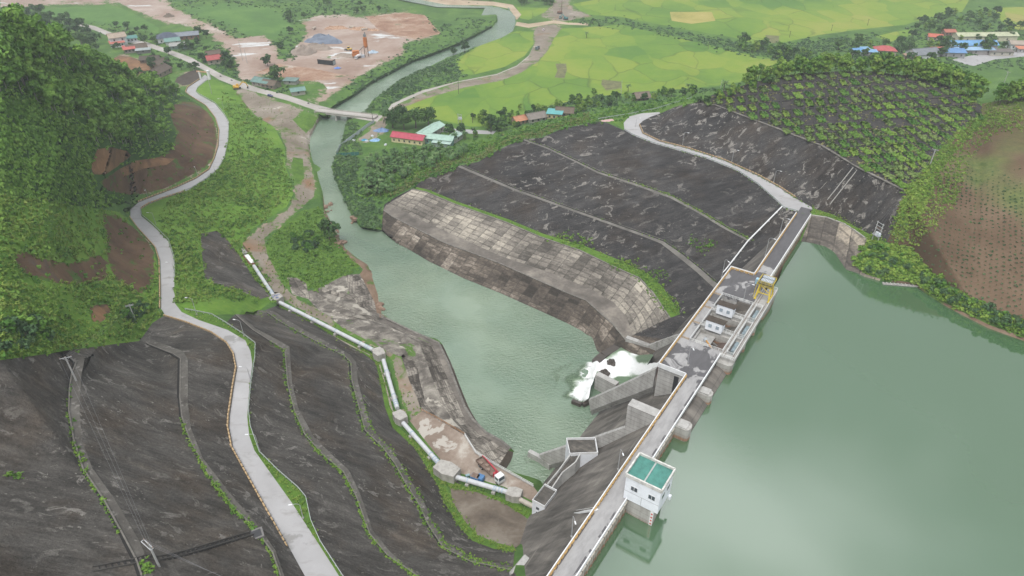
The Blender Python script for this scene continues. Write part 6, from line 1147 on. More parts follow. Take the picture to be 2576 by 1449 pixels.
house((1396, 296), -12, 7.5, 6, 3.3, 'shed', (.12, .36, .36), (.5, .43, .25), 'small yellow house with a turquoise roof', .5); house((1421, 289), -10, 9, 7, 2.5, 'gable', (.13, .10, .08), (.28, .22, .18), 'brown thatched house beside the turquoise roof', 2.0); house((1347, 303), 25, 10, 7, 2.6, 'gable', (.2, .18, .16), (.4, .38, .34), 'grey thatched house among trees by the paddy', 2.0); house((1309, 309), 30, 8, 6, 2.6, 'gable', (.42, .2, .12), (.4, .3, .22), 'small orange tiled house half hidden in bushes', 1.6); house((1612, 251), 15, 8, 7, 2.4, 'gable', (.17, .135, .11), (.25, .2, .17), 'small thatched hut among the banana plants', 2.2, 'hut', 'hut')
VR = [((2152, 139), 10, 6.5, 6, 3.4, 'gable', BLUER, WHT, 'small white house with a bright blue roof, farthest left in the right village', 1.5), ((2173, 133), 5, 5, 4, 3, 'shed', (.2, .35, .5), WHT, 'tiny blue roofed outhouse among trees', .6), ((2188, 139), -8, 7, 4, 2.8, 'shed', (.2, .36, .56), (.4, .4, .4), 'light blue lean-to roof among trees', .6), ((2223, 135), -12, 13, 9, 3.4, 'hip', (.4, .1, .1), (.35, .3, .26), 'house with a large red hip roof in the right village', 2.4), ((2214, 146), -5, 9, 4, 2.6, 'shed', (.26, .29, .31), (.3, .3, .3), 'low grey shed in front of the large red hip roof', .5),
  ((2317, 147), 14, 19, 11, 4.4, 'gable', (.19, .205, .225), WHT, 'big white house with a grey sheet roof in the right village', 2.8), ((2290, 150), 14, 8, 6, 2.6, 'shed', (.34, .22, .16), (.3, .25, .2), 'tan roofed annex beside the big grey roof', .9), ((2352, 136), 5, 9, 7, 3.2, 'gable', (.42, .13, .09), (.3, .2, .16), 'orange red roof between the grey roof and the blue roof', 1.8), ((2349, 101), -20, 9, 6, 3.2, 'gable', (.45, .13, .09), (.45, .4, .36), 'small orange red house in front of the big trees', 1.6), ((2474, 101), 2, 46, 8, 4.2, 'gable', (.42, .44, .30), (.55, .52, .4), 'long school building with a pale yellow green roof', 1.8),
  ((2389, 140), -4, 15, 10, 3.6, 'gable', (.13, .25, .46), (.3, .3, .32), 'square blue roof at the roadside end of the right village', 1.6), ((2441, 123), 3, 33, 10, 4.0, 'gable', (.15, .32, .55), (.4, .36, .36), 'long building with a bright blue roof', 2.4), ((2448, 134), 2, 27, 5, 3.0, 'shed', (.28, .42, .58), (.3, .28, .28), 'pale blue veranda roof in front of the long blue roof', .8), ((2513, 138), -2, 16, 6, 3.2, 'shed', (.16, .14, .13), (.45, .43, .38), 'brown flat roofed shop house with pale walls', .4), ((2556, 121), -8, 12, 8, 3.8, 'gable', (.34, .29, .24), WHT, 'white house with a pale brown roof at the right edge', 1.8), ((2570, 131), -5, 8, 5, 3, 'shed', (.5, .2, .12), (.4, .4, .4), 'orange lean-to at the right edge of the village', .6), ((2384, 88), 0, 8, 6, 3, 'gable', (.36, .14, .1), (.3, .2, .16), 'red roofed hut deep among the big trees', 1.5)]
for c, rz, l, w2, h, rf, rc, wc, lab, rh in VR: house(c, rz, l, w2, h, rf, rc, wc, lab, rh, 'shed' if rf == 'shed' and l < 12 else 'house', 'shed' if rf == 'shed' and l < 12 else 'house')
# ---- vehicles
def small_truck(c, rz, label, cc, bc, l=6.5, cat='truck', tank=None, name='truck'):
    P = G(*c); t = empty(name, P + Vector((0, 0, .05)), math.radians(rz), label, cat); MB().b2(-l / 2, l / 2, -.45, .45, .6, .95).build('chassis', M_DARK, t)
    cab(t, l / 2 - 1.9, l / 2, 2.3, .6, 2.1, plain('cab_%d' % abs(hash(label)) if False else 'cab_' + name + '_%02d%02d' % (int(cc[0] * 99), int(cc[1] * 99)), cc, .4, .5))
    if tank: MB().tube([(-l / 2, 0, 1.9), (-l / 4, 0, 2.3), (l / 6, 0, 2.5), (l / 2 - 2.0, 0, 2.7)], [.5, 1.15, 1.2, .45], 14).build('drum', plain('drum_white', (.66, .62, .62), .5, .3, var=.2), t)
    else:
        m = MB(); m.b2(-l / 2, l / 2 - 2.1, -1.15, 1.15, .96, 1.1); [m.b2(-l / 2, l / 2 - 2.1, s * 1.15 - .05, s * 1.15 + .05, 1.1, 2.0) for s in (-1, 1)]; m.b2(-l / 2 - .05, -l / 2 + .05, -1.15, 1.15, 1.1, 2.0); m.build('bed', plain('bed_' + '%02d%02d' % (int(bc[0] * 99), int(bc[2] * 99)), bc, .6, .3, var=.25), t)
    for x in (-l / 2 + 1.0, l / 2 - 1.0):
        for s in (-1, 1): wheel(t, x, s * 1.0, .48)
    return t
small_truck((903, 147), -125, 'white concrete mixer truck beside the orange batching plant', (.66, .68, .7), (.5, .5, .5), 8.0, 'mixer truck', True, 'mixer_truck'); small_truck((1352, 124), -110, 'dark green truck driving down the dirt road towards the bridge', (.12, .17, .18), (.13, .16, .17), 7.0); small_truck((1410, 46), -100, 'pale green truck parked at the culvert works', (.2, .3, .28), (.2, .28, .27), 6.0)
def car(c, rz, label, cc):
    t = empty('car', G(*c) + Vector((0, 0, .05)), math.radians(rz), label, 'car'); m = MB(); m.b2(-2.2, 2.2, -.88, .88, .35, .95); m.add([(-1.9, -.84, .951), (1.0, -.84, .951), (1.0, .84, .951), (-1.9, .84, .951), (-1.6, -.7, 1.6), (.3, -.7, 1.6), (.3, .7, 1.6), (-1.6, .7, 1.6)], [(4, 5, 6, 7), (0, 1, 5, 4), (1, 2, 6, 5), (2, 3, 7, 6), (3, 0, 4, 7)]); b_ = m.build('body', plain('car_%02d%02d' % (int(cc[0] * 99), int(cc[2] * 99)), cc, .35, .5), t, bevel=.06)
    MB().quad((.98, -.7, 1.0), (.98, .7, 1.0), (.36, .62, 1.56), (.36, -.62, 1.56)).build('windscreen', M_GLASS, t)
    for x in (-1.35, 1.35):
        for s in (-1, 1): wheel(t, x, s * .82, .33, .22)
    return t
car((1367, 77), -110, 'pinkish silver car on the orange dirt road near the culvert', (.52, .42, .42)); car((195, 62), -35, 'dark car at the far bend of the left village road', (.06, .07, .1)); car((680, 243), -30, 'dark blue tricycle van on the road shoulder past the entrance gate', (.05, .06, .16))
bike_proto(G(555, 193), -.5, 'dark motorbike riding past the entrance gate', (.05, .06, .07), 'road motorbikes far away'); bike_proto(G(583, 203), -.5, 'dark motorbike nearing the yellow excavator', (.08, .05, .05), 'road motorbikes away'); bike_proto(G(776, 261), -.5, 'dark red motorbike just before the bridge', (.2, .04, .05), 'road motorbikes bridge'); bike_proto(G(820, 276), -.5, 'grey motorbike on the bridge', (.12, .12, .13), 'road motorbikes on bridge')
def excavator(c, rz, label, cc, s=1.0):
    t = empty('excavator', G(*c), math.radians(rz), label, 'excavator'); t.scale = (s,) * 3; mt = plain('digger_%02d%02d' % (int(cc[0] * 99), int(cc[1] * 99)), cc, .5, .4, var=.2)
    for sy in (-1, 1): MB().add([(-2, sy * 1.1 - .3, .1), (2, sy * 1.1 - .3, .1), (2.3, sy * 1.1 - .3, .5), (2, sy * 1.1 - .3, .9), (-2, sy * 1.1 - .3, .9), (-2.3, sy * 1.1 - .3, .5), (-2, sy * 1.1 + .3, .1), (2, sy * 1.1 + .3, .1), (2.3, sy * 1.1 + .3, .5), (2, sy * 1.1 + .3, .9), (-2, sy * 1.1 + .3, .9), (-2.3, sy * 1.1 + .3, .5)], [(0, 1, 2, 3, 4, 5), (11, 10, 9, 8, 7, 6)] + [(i, 6 + i, 6 + (i + 1) % 6, (i + 1) % 6) for i in range(6)]).build('track', M_DARK, t)
    m = MB(); m.b2(-2.2, 1.4, -1.3, 1.3, 1.0, 2.0); m.b2(-2.3, -1.0, -1.2, 1.2, 2.0, 2.5); m.build('body', mt, t, bevel=.08); c0 = MB().b2(-.4, 1.2, .3, 1.25, 2.0, 3.1).build('cab', mt, t, bevel=.06); MB().b2(1.205, 1.24, .4, 1.15, 2.2, 3.0).build('window', M_GLASS, c0)
    MB().bar((1.2, -.3, 1.8), (4.0, -.3, 4.4), .45, .6).bar((4.0, -.3, 4.4), (6.0, -.3, 3.9), .42, .55).build('boom', mt, t); MB().bar((5.9, -.3, 4.0), (6.9, -.3, 1.4), .35, .45).build('stick', mt, t); MB().add([(6.5, -.9, 1.5), (7.2, -.9, 1.3), (6.9, -.9, .3), (6.0, -.9, .5), (6.5, .3, 1.5), (7.2, .3, 1.3), (6.9, .3, .3), (6.0, .3, .5)], [(0, 1, 2, 3), (7, 6, 5, 4), (0, 4, 5, 1), (2, 6, 7, 3), (3, 7, 4, 0)]).build('bucket', M_DARK, t); return t
excavator((597, 224), 12, 'yellow excavator parked on the rubble beside the left village road', (.6, .36, .05), 1.15); excavator((1423, 49), 140, 'dark teal excavator digging at the culvert works', (.06, .2, .2)); 
t = empty('piling_rig', G(1408, 34), .6, 'brown piling rig with a tall mast at the culvert works', 'piling rig'); MB().b2(-2.2, 2.2, -1.4, 1.4, .9, 2.6).build('body', plain('rig_brown', (.22, .13, .09), .7, .3), t, bevel=.06)
for s in (-1, 1): MB().b2(-2.6, 2.6, s * 1.5 - .35, s * 1.5 + .35, 0, .9).build('track', M_DARK, t, bevel=.1)
MB().bar((2.4, 0, .5), (2.4, 0, 13), .5).build('mast', M_RUST, t); MB().bar((-1, 0, 2.6), (2.4, 0, 8), .2).build('stay', M_RUST, t)
# ---- quarry plant
t = empty('batching_plant', G(923, 143), .3, 'orange batching plant with a tall silo and hopper frame', 'batching plant'); M_OR = plain('silo_orange', (.48, .17, .05), .6, .3, var=.25); m = MB(); 
MB().tube([(0, 0, 7.5), (0, 0, 9), (0, 0, 16), (0, 0, 16.6)], [.6, 1.7, 1.7, .5], 18).build('silo', M_OR, t); m = MB()
for x, y in ((-1.5, -1.5), (1.5, -1.5), (1.5, 1.5), (-1.5, 1.5)): m.bar((x, y, 0), (x, y, 9.5), .3); m.bar((x, y, .3), (-x if abs(x - y) < .1 else x, y if abs(x - y) < .1 else -y, 6), .14)
m.build('frame', M_RUST, t); m = MB(); m.box((0, 0, 17.8), (2.2, 2.2, 2.2)); m.bar((0, 0, 18), (.4, 0, 20.5), .7); m.build('filter', plain('filter_grey', (.2, .21, .22), .6, .3), t)
m = MB(); m.prism([(-12, -1.5), (-6, -1.5), (-6, 2), (-12, 2)], 1.5, 4.2); m.box((-9, .2, 5.0), (4.8, 3, 1.6), 0, 0, 1.25); m.build('hopper', M_OR, t, bevel=.05); m = MB(); m.bar((-8, 1, 3.5), (-1.2, 0, 9.5), 1.0, .5); [m.bar((x, 1, 0), (x, 1, 4 + (x + 8) * .8), .2) for x in (-7, -4)]; m.build('conveyor', plain('conveyor_grey', (.22, .2, .19), .7, .3), t)
m = MB(); m.box((-3.4, -1.5, 1.2), (2.6, 2.4, 2.4)); m.tube([(-5, -1.5, 0), (-5, -1.5, 3.5)], .7, 10); m.build('mixer_tower', plain('plant_silver', (.42, .46, .52), .5, .3), t)
t = empty('wheel_loader', G(878, 127), 2.9, 'yellow wheel loader beside the orange hopper', 'loader'); MB().b2(-2.6, 1.6, -1.2, 1.2, .9, 2.0).build('body', plain('loader_yellow', (.6, .42, .1), .5, .4), t, bevel=.1); c0 = MB().b2(-.6, .9, -.9, .9, 2.0, 3.3).build('cab', M_DARK, t, bevel=.1); MB().b2(-.7, 1.0, -1, 1, 3.3, 3.45).build('cab_roof', MATS['loader_yellow'], c0)
for x in (-1.7, 1.7): [wheel(t, x, s * 1.2, .75, .6) for s in (-1, 1)]
m = MB(); m.bar((1.4, 0, 1.5), (3.2, 0, .9), .5, .4); m.b2(3.1, 4.0, -1.4, 1.4, .2, 1.1); m.build('bucket', plain('bucket_grey', (.2, .18, .16), .6, .3), t)
t = empty('site_shed', G(822, 160), -.30, 'long black sided shed with a dusty flat roof in the quarry', 'shed'); MB().b2(-7, 7, -2.4, 2.4, -.5, 3.6).build('wall', plain('shed_black', (.03, .034, .036), .7, .2), t); MB().b2(-7.4, 7.2, -2.7, 2.7, 3.6, 3.85).build('roof', plain('dusty_roof', (.3, .24, .2), .9, .2), t); MB().b2(7.003, 7.1, -1.8, 1.8, 0, 2.9).build('door', plain('shed_door', (.36, .42, .42), .6, .3), t)
def heap(c, l, w_, h, rz, mat, label, seed=1, ridge=.35):
    P = G(*c); n, k_ = 48, 12; V = []; F = []
    r_ = random.Random(seed); ph = [r_.uniform(0, 6) for _ in range(5)]
    for j in range(k_ + 1):
        for i in range(n):
            a = 2 * math.pi * i / n; rr = (j / k_) * (1 + .14 * math.sin(2 * a + ph[0]) + .08 * math.sin(5 * a + ph[1])); z = h * max(0, 1 - (j / k_)) ** .9 * (1 + .16 * math.sin(3 * a + ph[2] + j)) - (.6 if j == k_ else 0); x = math.cos(a) * rr * w_ / 2 + (math.copysign(1, math.cos(a)) * ridge * (l - w_) * (1 if j else 1) * abs(math.cos(a)) if True else 0); V.append((x * (l / (w_ + 2 * ridge * (l - w_)) if l > w_ else 1), math.sin(a) * rr * w_ / 2, z))
    for j in range(k_):
        for i in range(n): F.append((j * n + i, (j + 1) * n + i, (j + 1) * n + (i + 1) % n, j * n + (i + 1) % n))
    F_top = tuple(range(n)); m = MB(); m.add(V, F + [F_top]); o = m.build('gravel_heap', mat, None); o.location = P; o.rotation_euler = (0, 0, rz); tag(o, label, 'heap'); return o
M_BLUEGR = ground('blue_gravel', [(.3, (.12, .14, .18)), (.5, (.17, .20, .255)), (.7, (.24, .27, .32))], .12, 6); M_SAND = ground('grey_sand', [(.3, (.20, .165, .14)), (.5, (.27, .225, .19)), (.7, (.34, .29, .25))], .1, 6); M_RUB = ground('rubble', [(.3, (.2, .11, .07)), (.5, (.38, .24, .16)), (.7, (.55, .42, .33))], .8, 4)
heap((815, 106), 34, 20, 6.5, -.15, M_BLUEGR, 'big heap of blue grey gravel in the quarry', 3); heap((763, 132), 22, 20, 6.5, .9, M_SAND, 'steep sand heap at the left end of the quarry', 5); heap((800, 123), 26, 12, 4.5, -.2, M_SAND, 'long sand bank in front of the blue grey gravel', 8); heap((872, 141), 22, 8, 2.2, -.1, M_SAND, 'low sand spread beside the mixer truck', 9); heap((847, 72), 24, 9, 2.4, 0, M_RUB, 'orange rubble pile beside the quarry puddles, the leftmost', 11); heap((905, 74), 22, 9, 2.2, .1, M_RUB, 'orange rubble pile among the concrete pipes', 12); heap((940, 77), 12, 7, 1.8, .1, M_RUB, 'small orange rubble pile at the right of the puddles', 13); heap((425, 42), 11, 8, 3.2, .1, plain('brown_grit', (.16, .13, .1), .9, .2), 'small brown grit heap on the muddy haul road', 14)
for c, rz, l_ in (((790, 74), 1.4, 'lone concrete pipe standing left of the puddles'), ((886, 71), 2.6, 'concrete pipe half buried in the middle of the rubble'), ((917, 76), .6, 'concrete pipe at the right end of the rubble')):
    t = empty('concrete_pipe', G(*c), rz, l_, 'pipe section', 'concrete pipes in the quarry'); MB().tube([(-3, 0, 1.1), (3, 0, 1.1)], 1.15, 16).build('barrel', plain('pipe_concrete', (.42, .36, .3), .9, .2), t); MB().tube([(2.99, 0, 1.1), (3.03, 0, 1.1)], .9, 14).build('bore', M_DARK, t)
def tarp(c, r, col_, label, seed):
    P = G(*c); n = 14; V = []; rr = random.Random(seed)
    for j in range(5):
        for i in range(n): a = 6.283 * i / n; V.append((math.cos(a) * r * j / 4 * rr.uniform(.75, 1.2), math.sin(a) * r * .7 * j / 4 * rr.uniform(.75, 1.2), max(.02, (1 - j / 4) * r * .35 * rr.uniform(.5, 1.4)) if j < 4 else -.1))
    F = [(j * n + i, (j + 1) * n + i, (j + 1) * n + (i + 1) % n, j * n + (i + 1) % n) for j in range(4) for i in range(n)]; o = MB().add(V, F).build('tarpaulin', plain('tarp_%02d%02d' % (int(col_[0] * 99), int(col_[2] * 99)), col_, .4, .4, var=.3, scale=1.5)); o.location = P; tag(o, label, 'tarpaulin')
tarp((849, 171), 3, (.12, .22, .55), 'blue tarpaulin on the red earth below the black shed', 1); tarp((938, 132), 5.5, (.4, .5, .6), 'pale blue plastic sheets at the foot of the batching plant', 2); tarp((917, 352), 2.2, (.06, .28, .45), 'small bright blue tarpaulin in the workshop yard', 3); tarp((947, 353), 4, (.22, .40, .62), 'crumpled light blue tarpaulin in the workshop yard', 4); tarp((960, 328), 5, (.15, .24, .42), 'long blue tarpaulin over scrap beside the big trees', 5)
for i, (x, y, l_) in enumerate(((890, 355, 'left'), (923, 357, 'middle'), (970, 366, 'rightmost'), (937, 344, 'upper'))):
    t = empty('crate', G(x, y), i * .7, 'pale crate in the workshop yard, the %s of four' % l_, 'crate', 'pale crates in the workshop yard'); MB().b2(-1, 1, -.6, .6, 0, .8).build('box', M_WHITE, t); MB().b2(-1.05, 1.05, -.65, .65, .8, .9).build('lid', M_SILVER, t)
t = empty('plot_floor', G(1528, 305), .35, 'flat pink paved plot on the grass near the right hairpin', 'paving'); 
MB().b2(-4, 4, -2.4, 2.4, -.4, .08).build('slab', plain('pink_paving', (.5, .33, .32), .9, .2), t); MB().b2(-4.3, 4.3, -2.7, -2.4, -.4, .2).build('edging', M_ORKERB, t)
# ---- boulders on the river bank
bp = []
for k_ in range(3):
    bm = bmesh.new(); bmesh.ops.create_icosphere(bm, subdivisions=2, radius=1.0); rr = random.Random(k_ + 20); ph = [rr.uniform(0, 6) for _ in range(6)]
    for v_ in bm.verts: v_.co *= 1 + .25 * math.sin(v_.co.x * 3 + ph[0]) + .2 * math.sin(v_.co.y * 3.5 + ph[1]) + .15 * math.sin(v_.co.z * 5 + ph[2]); v_.co.z *= .7
    me = bpy.data.meshes.new('boulder'); bm.to_mesh(me); bm.free(); me.materials.append(ground('boulder_stone_%d' % k_, [(.3, (.12, .075, .05)), (.5, (.22, .15, .11)), (.7, (.34, .25, .19))], .5, 4)); bp.append(me)
for i in range(34):
    x, y = random.choice([(random.gauss(852, 6), random.gauss(606, 9)), (random.gauss(846, 7), random.gauss(600, 11)), (random.gauss(828, 4), random.gauss(520, 12)), (random.gauss(957, 3), random.gauss(772, 10)), (random.gauss(890, 4), random.gauss(548, 8))]); P = G(x, y); o = bpy.data.objects.new('boulder', random.choice(bp)); COL.objects.link(o); P.z = max(P.z, ZT + .1); o.location = P; o.rotation_euler = (random.uniform(-.3, .3), 0, random.uniform(0, 6)); s = random.uniform(.45, 1.5); o.scale = (s * 1.2, s, s); tag(o, 'reddish boulder at the water edge of the left river bank' if x < 860 or x > 940 else 'reddish boulder at the foot of the grassy right river bank', 'boulder', 'boulders along the river bank')
# ================================================================ VEGETATION
F_DARK = fol_mat('dark_leaves', (.016, .045, .015), (.036, .088, .022), (.08, .155, .034)); F_MID = fol_mat('mid_leaves', (.028, .085, .015), (.07, .17, .024), (.155, .265, .042)); F_LITE = fol_mat('light_leaves', (.055, .125, .018), (.12, .225, .03), (.22, .31, .055)); F_GRASS = fol_mat('grass_blades', (.07, .135, .022), (.13, .235, .03), (.23, .295, .065)); F_PALM = fol_mat('palm_leaves', (.025, .065, .022), (.058, .125, .036), (.13, .2, .075)); F_BLUE = fol_mat('grey_green_leaves', (.03, .07, .03), (.055, .115, .045), (.1, .17, .065)); F_DRY = fol_mat('straw_leaves', (.09, .12, .035), (.15, .18, .055), (.25, .24, .1))
F_WOOD = fol_mat('woodland_leaves', (.07, .16, .028), (.12, .245, .038), (.185, .31, .055))
M_BARK = plain('bark', (.13, .105, .085), .9, .15, var=.3, scale=2); M_PALEBARK = plain('pale_bark', (.28, .26, .23), .9, .15, var=.2, scale=2)
def leaf_quads(C, Nrm, S, rng, tone, squash=.75):
    """quads at centres C facing roughly Nrm"""
    n = len(C); Nrm = Nrm + rng.normal(0, .55, (n, 3)); Nrm /= np.linalg.norm(Nrm, axis=1, keepdims=True) + 1e-9
    a = np.cross(Nrm, rng.normal(0, 1, (n, 3))); a /= np.linalg.norm(a, axis=1, keepdims=True) + 1e-9; b = np.cross(Nrm, a) * squash; S = S[:, None]
    V = np.stack([C - a * S - b * S * .3, C - b * S, C + a * S + b * S * .2, C + b * S], 1).reshape(-1, 3); F = np.arange(4 * n).reshape(n, 4); return V, F, np.repeat(tone, 4)
def crown_np(rng, nb, nl, R_, H, z0, leaf, flat=.8, cone=0.0):
    Cs, Ns, T = [], [], []
    for k_ in range(nb):
        a = rng.uniform(0, 6.283); t_ = rng.uniform(0, 1); rr = R_ * (1 - cone * t_) * math.sqrt(rng.uniform(.02, 1)) * .72; c = np.array([rr * math.cos(a), rr * math.sin(a), z0 + H * (.12 + .8 * t_) * (1 - .35 * (1 - cone) * (rr / R_) ** 2)]); r = R_ * rng.uniform(.3, .48) * (1 - .45 * cone * t_)
        d = rng.normal(0, 1, (nl, 3)); d[:, 2] = np.abs(d[:, 2]) * .9 - .25; d /= np.linalg.norm(d, axis=1, keepdims=True); Cs.append(c + d * r * rng.uniform(.62, 1.05, (nl, 1)) * np.array([1, 1, flat])); Ns.append(d); T.append(np.clip(rng.uniform(.15, .8) + rng.normal(0, .07, nl), 0, 1))
    C = np.concatenate(Cs); return leaf_quads(C, np.concatenate(Ns), leaf * rng.uniform(.6, 1.25, len(C)), rng, np.concatenate(T))
def trunk_mb(h, r, lean, limbs, R_, seed):
    rr = random.Random(seed); m = MB(); top = Vector((lean, lean * .5, h)); m.tube([(0, 0, -.6), top * .5 + Vector((rr.uniform(-.2, .2), 0, 0)), top], [r, r * .7, r * .35], 7)
    for i in range(limbs): a = 6.283 * i / limbs + rr.uniform(-.4, .4); p0 = top * rr.uniform(.5, .8); p1 = p0 + Vector((math.cos(a) * R_ * .55, math.sin(a) * R_ * .55, h * .28)); m.tube([p0, p0.lerp(p1, .5) + Vector((0, 0, .2)), p1], [r * .4, r * .28, r * .12], 5)
    return m
def tree_proto(name, label, group, R_, H, z0, nb, nl, leaf, mat, bark, seed, cat='tree', cone=0.0, flat=.8, r=.25):
    rng = np.random.default_rng(seed); t = empty(name, (0, 0, -500), 0, label, cat, group); trunk_mb(z0 + H * .55, r, R_ * .08, 4, R_, seed).build('trunk', bark, t); V, F, T = crown_np(rng, nb, nl, R_, H, z0, leaf, flat, cone); mesh_np('crown', V, F, mat, t, T); return t
def palm_proto(seed, fan=False):
    rr = random.Random(seed); rng = np.random.default_rng(seed); t = empty('palm_tree', (0, 0, -500), 0, 'grey green fan palm in the dense palm grove below the terraces', 'palm', 'palms of the grove'); h = rr.uniform(3.5, 6.5); MB().tube([(0, 0, -.5), (.15, 0, h * .5), (.1, .1, h)], [.2, .15, .13], 7).build('trunk', M_BARK, t); V, F, T = [], [], []
    for i in range(20):
        a = 6.283 * i / 20 + rr.uniform(-.2, .2); el = rr.uniform(-.35, 1.1); L_ = rr.uniform(1.5, 2.3); d = Vector((math.cos(a) * math.cos(el), math.sin(a) * math.cos(el), math.sin(el))); s = Vector((-math.sin(a), math.cos(a), 0)); p_ = Vector((.1, .1, h)); tn = min(1, max(0, .35 + .3 * el + rr.uniform(-.2, .25))); b = len(V)
        for j, (f_, w_) in enumerate(((.15, .06), (.5, .5), (.8, .55), (1.08, .1))): q = p_ + d * L_ * f_ - Vector((0, 0, 1)) * (f_ ** 2) * .75 * (1 - .4 * el); V += [q + s * w_ * .8 - Vector((0, 0, w_ * .3)), q, q - s * w_ * .8 - Vector((0, 0, w_ * .3))]; T += [tn] * 3
        for j in range(3): F += [(b + 3 * j, b + 3 * j + 1, b + 3 * j + 4, b + 3 * j + 3), (b + 3 * j + 1, b + 3 * j + 2, b + 3 * j + 5, b + 3 * j + 4)]
    mesh_np('crown', [tuple(v_) for v_ in V], F, F_PALM, t, T); return t
def mpp(P): return (Vector(P) - Vector((0, 0, CAM_H))).length / FPX
def rand_in(poly, n, rng=random):
    xs = [p_[0] for p_ in poly]; ys = [p_[1] for p_ in poly]; o = []
    while len(o) < n:
        A = np.stack([RNG.uniform(min(xs), max(xs), n * 3), RNG.uniform(min(ys), max(ys), n * 3)], 1); o += [tuple(q) for q in A[pip(A, poly)]]
    return o[:n]
SOLID = [np.array(p_) for z_, p_ in ZONES if z_ in ('village_road', 'concrete_road', 'quarry_ground', 'rice_field', 'platform_floor', 'bench_path', 'terrace_bench', 'left_slope', 'right_slope', 'right_revetment', 'upstream_apron', 'dirt_track')]
def zone_at(Q):
    Q = np.asarray(Q, float); z = np.zeros(len(Q), int)
    for zn, poly in ZONES: z[pip(Q, poly)] = ZID[zn]
    return z
HOUSES = [(o.location.x, o.location.y, 6.5) for o in bpy.data.objects if o.get('category') in ('house', 'shed', 'hut', 'barn', 'batching plant')]
RIVERB = [(1000,860),(900,740),(830,640),(790,560),(760,470),(750,380),(770,300),(830,250),(920,180),(1090,120),(1200,60),(1300,60),(1300,110),(1180,150),(1050,200),(980,250),(930,310),(890,400),(900,500),(950,560)]
def place(Q, zones=None, avoid=True):
    Q = np.asarray(Q, float); z = tin_z(Q); ok = ~np.isnan(z)
    if zones is not None: zi = zone_at(Q); ok &= np.isin(zi, [ZID[k_] for k_ in zones])
    X = una(Q[ok], z[ok]); keep = np.ones(len(X), bool)
    if avoid:
        for hx, hy, hr in HOUSES: keep &= (X[:, 0] - hx) ** 2 + (X[:, 1] - hy) ** 2 > hr ** 2
    keep &= ~((X[:, 2] < ZT + .25) & (X[:, 1] > 120)); return X[keep]
def plant(protos, X, smin, smax, label=None, group=None, stretch=False):
    used = plant.used
    for i, P in enumerate(X):
        t = protos[random.randrange(len(protos))]; s = random.uniform(smin, smax); rz = random.uniform(0, 6.283) if not stretch else random.choice((0, math.pi)) + random.uniform(-.12, .12); sv = (s, s * random.uniform(.9, 1.15), s) if stretch else s * random.uniform(.95, 1.05)
        if t.name not in used: used.add(t.name); copy_tree_first = t; t.location = P; t.rotation_euler = (0, 0, rz); t.scale = sv if stretch else (s,) * 3; t['label'] = label or ('leafy green shrub bed filling one cell of the dark lattice slope' if stretch else t['label']); t['group'] = group or t['group']
        else: copy_thing(t, P, rz, sv, label or ('leafy green shrub bed filling one cell of the dark lattice slope' if stretch else None), group)
plant.used = set()
# ---- clump templates for ground cover
def clump(seed, n, R_, H, leaf, up=.5):
    rng = np.random.default_rng(seed); d = rng.normal(0, 1, (n, 3)); d[:, 2] = np.abs(d[:, 2]) + up * .3; d /= np.linalg.norm(d, axis=1, keepdims=True); C = d * rng.uniform(.5, 1, (n, 1)) * np.array([R_, R_, H]); return leaf_quads(C, d, leaf * rng.uniform(.6, 1.3, n), rng, np.clip(rng.uniform(.25, .7) + rng.normal(0, .09, n), 0, 1))
def tuft(seed, n, L_, W_):
    rr = np.random.default_rng(seed); V, F, T = [], [], []
    for i in range(n):
        a = rr.uniform(0, 6.283); lean = rr.uniform(.15, .8); l_ = L_ * rr.uniform(.5, 1.1); dx, dy = math.cos(a), math.sin(a); b = len(V); w_ = W_
        V += [(dx * .1 - dy * w_, dy * .1 + dx * w_, 0), (dx * .1 + dy * w_, dy * .1 - dx * w_, 0), (dx * lean * l_ * .6 + dy * w_ * .7, dy * lean * l_ * .6 - dx * w_ * .7, l_ * .75), (dx * lean * l_ * .6 - dy * w_ * .7, dy * lean * l_ * .6 + dx * w_ * .7, l_ * .75)]; F.append((b, b + 1, b + 2, b + 3)); t_ = rr.uniform(.2, 1); T += [t_] * 4
        V += [V[-1], V[-2], (dx * lean * l_ * 1.25, dy * lean * l_ * 1.25, l_ * .7), (dx * lean * l_ * 1.2, dy * lean * l_ * 1.2, l_ * .72)]; F.append((b + 4, b + 5, b + 6, b + 7)); T += [t_] * 4
    return np.array(V), np.array(F), np.array(T)
CL = [clump(100 + i, 22, 1.0, .8, .36) for i in range(5)]; CS = [clump(140 + i, 12, 1.0, .7, .45) for i in range(4)]; TU = [tuft(180 + i, 12, 1.5, .16) for i in range(4)]
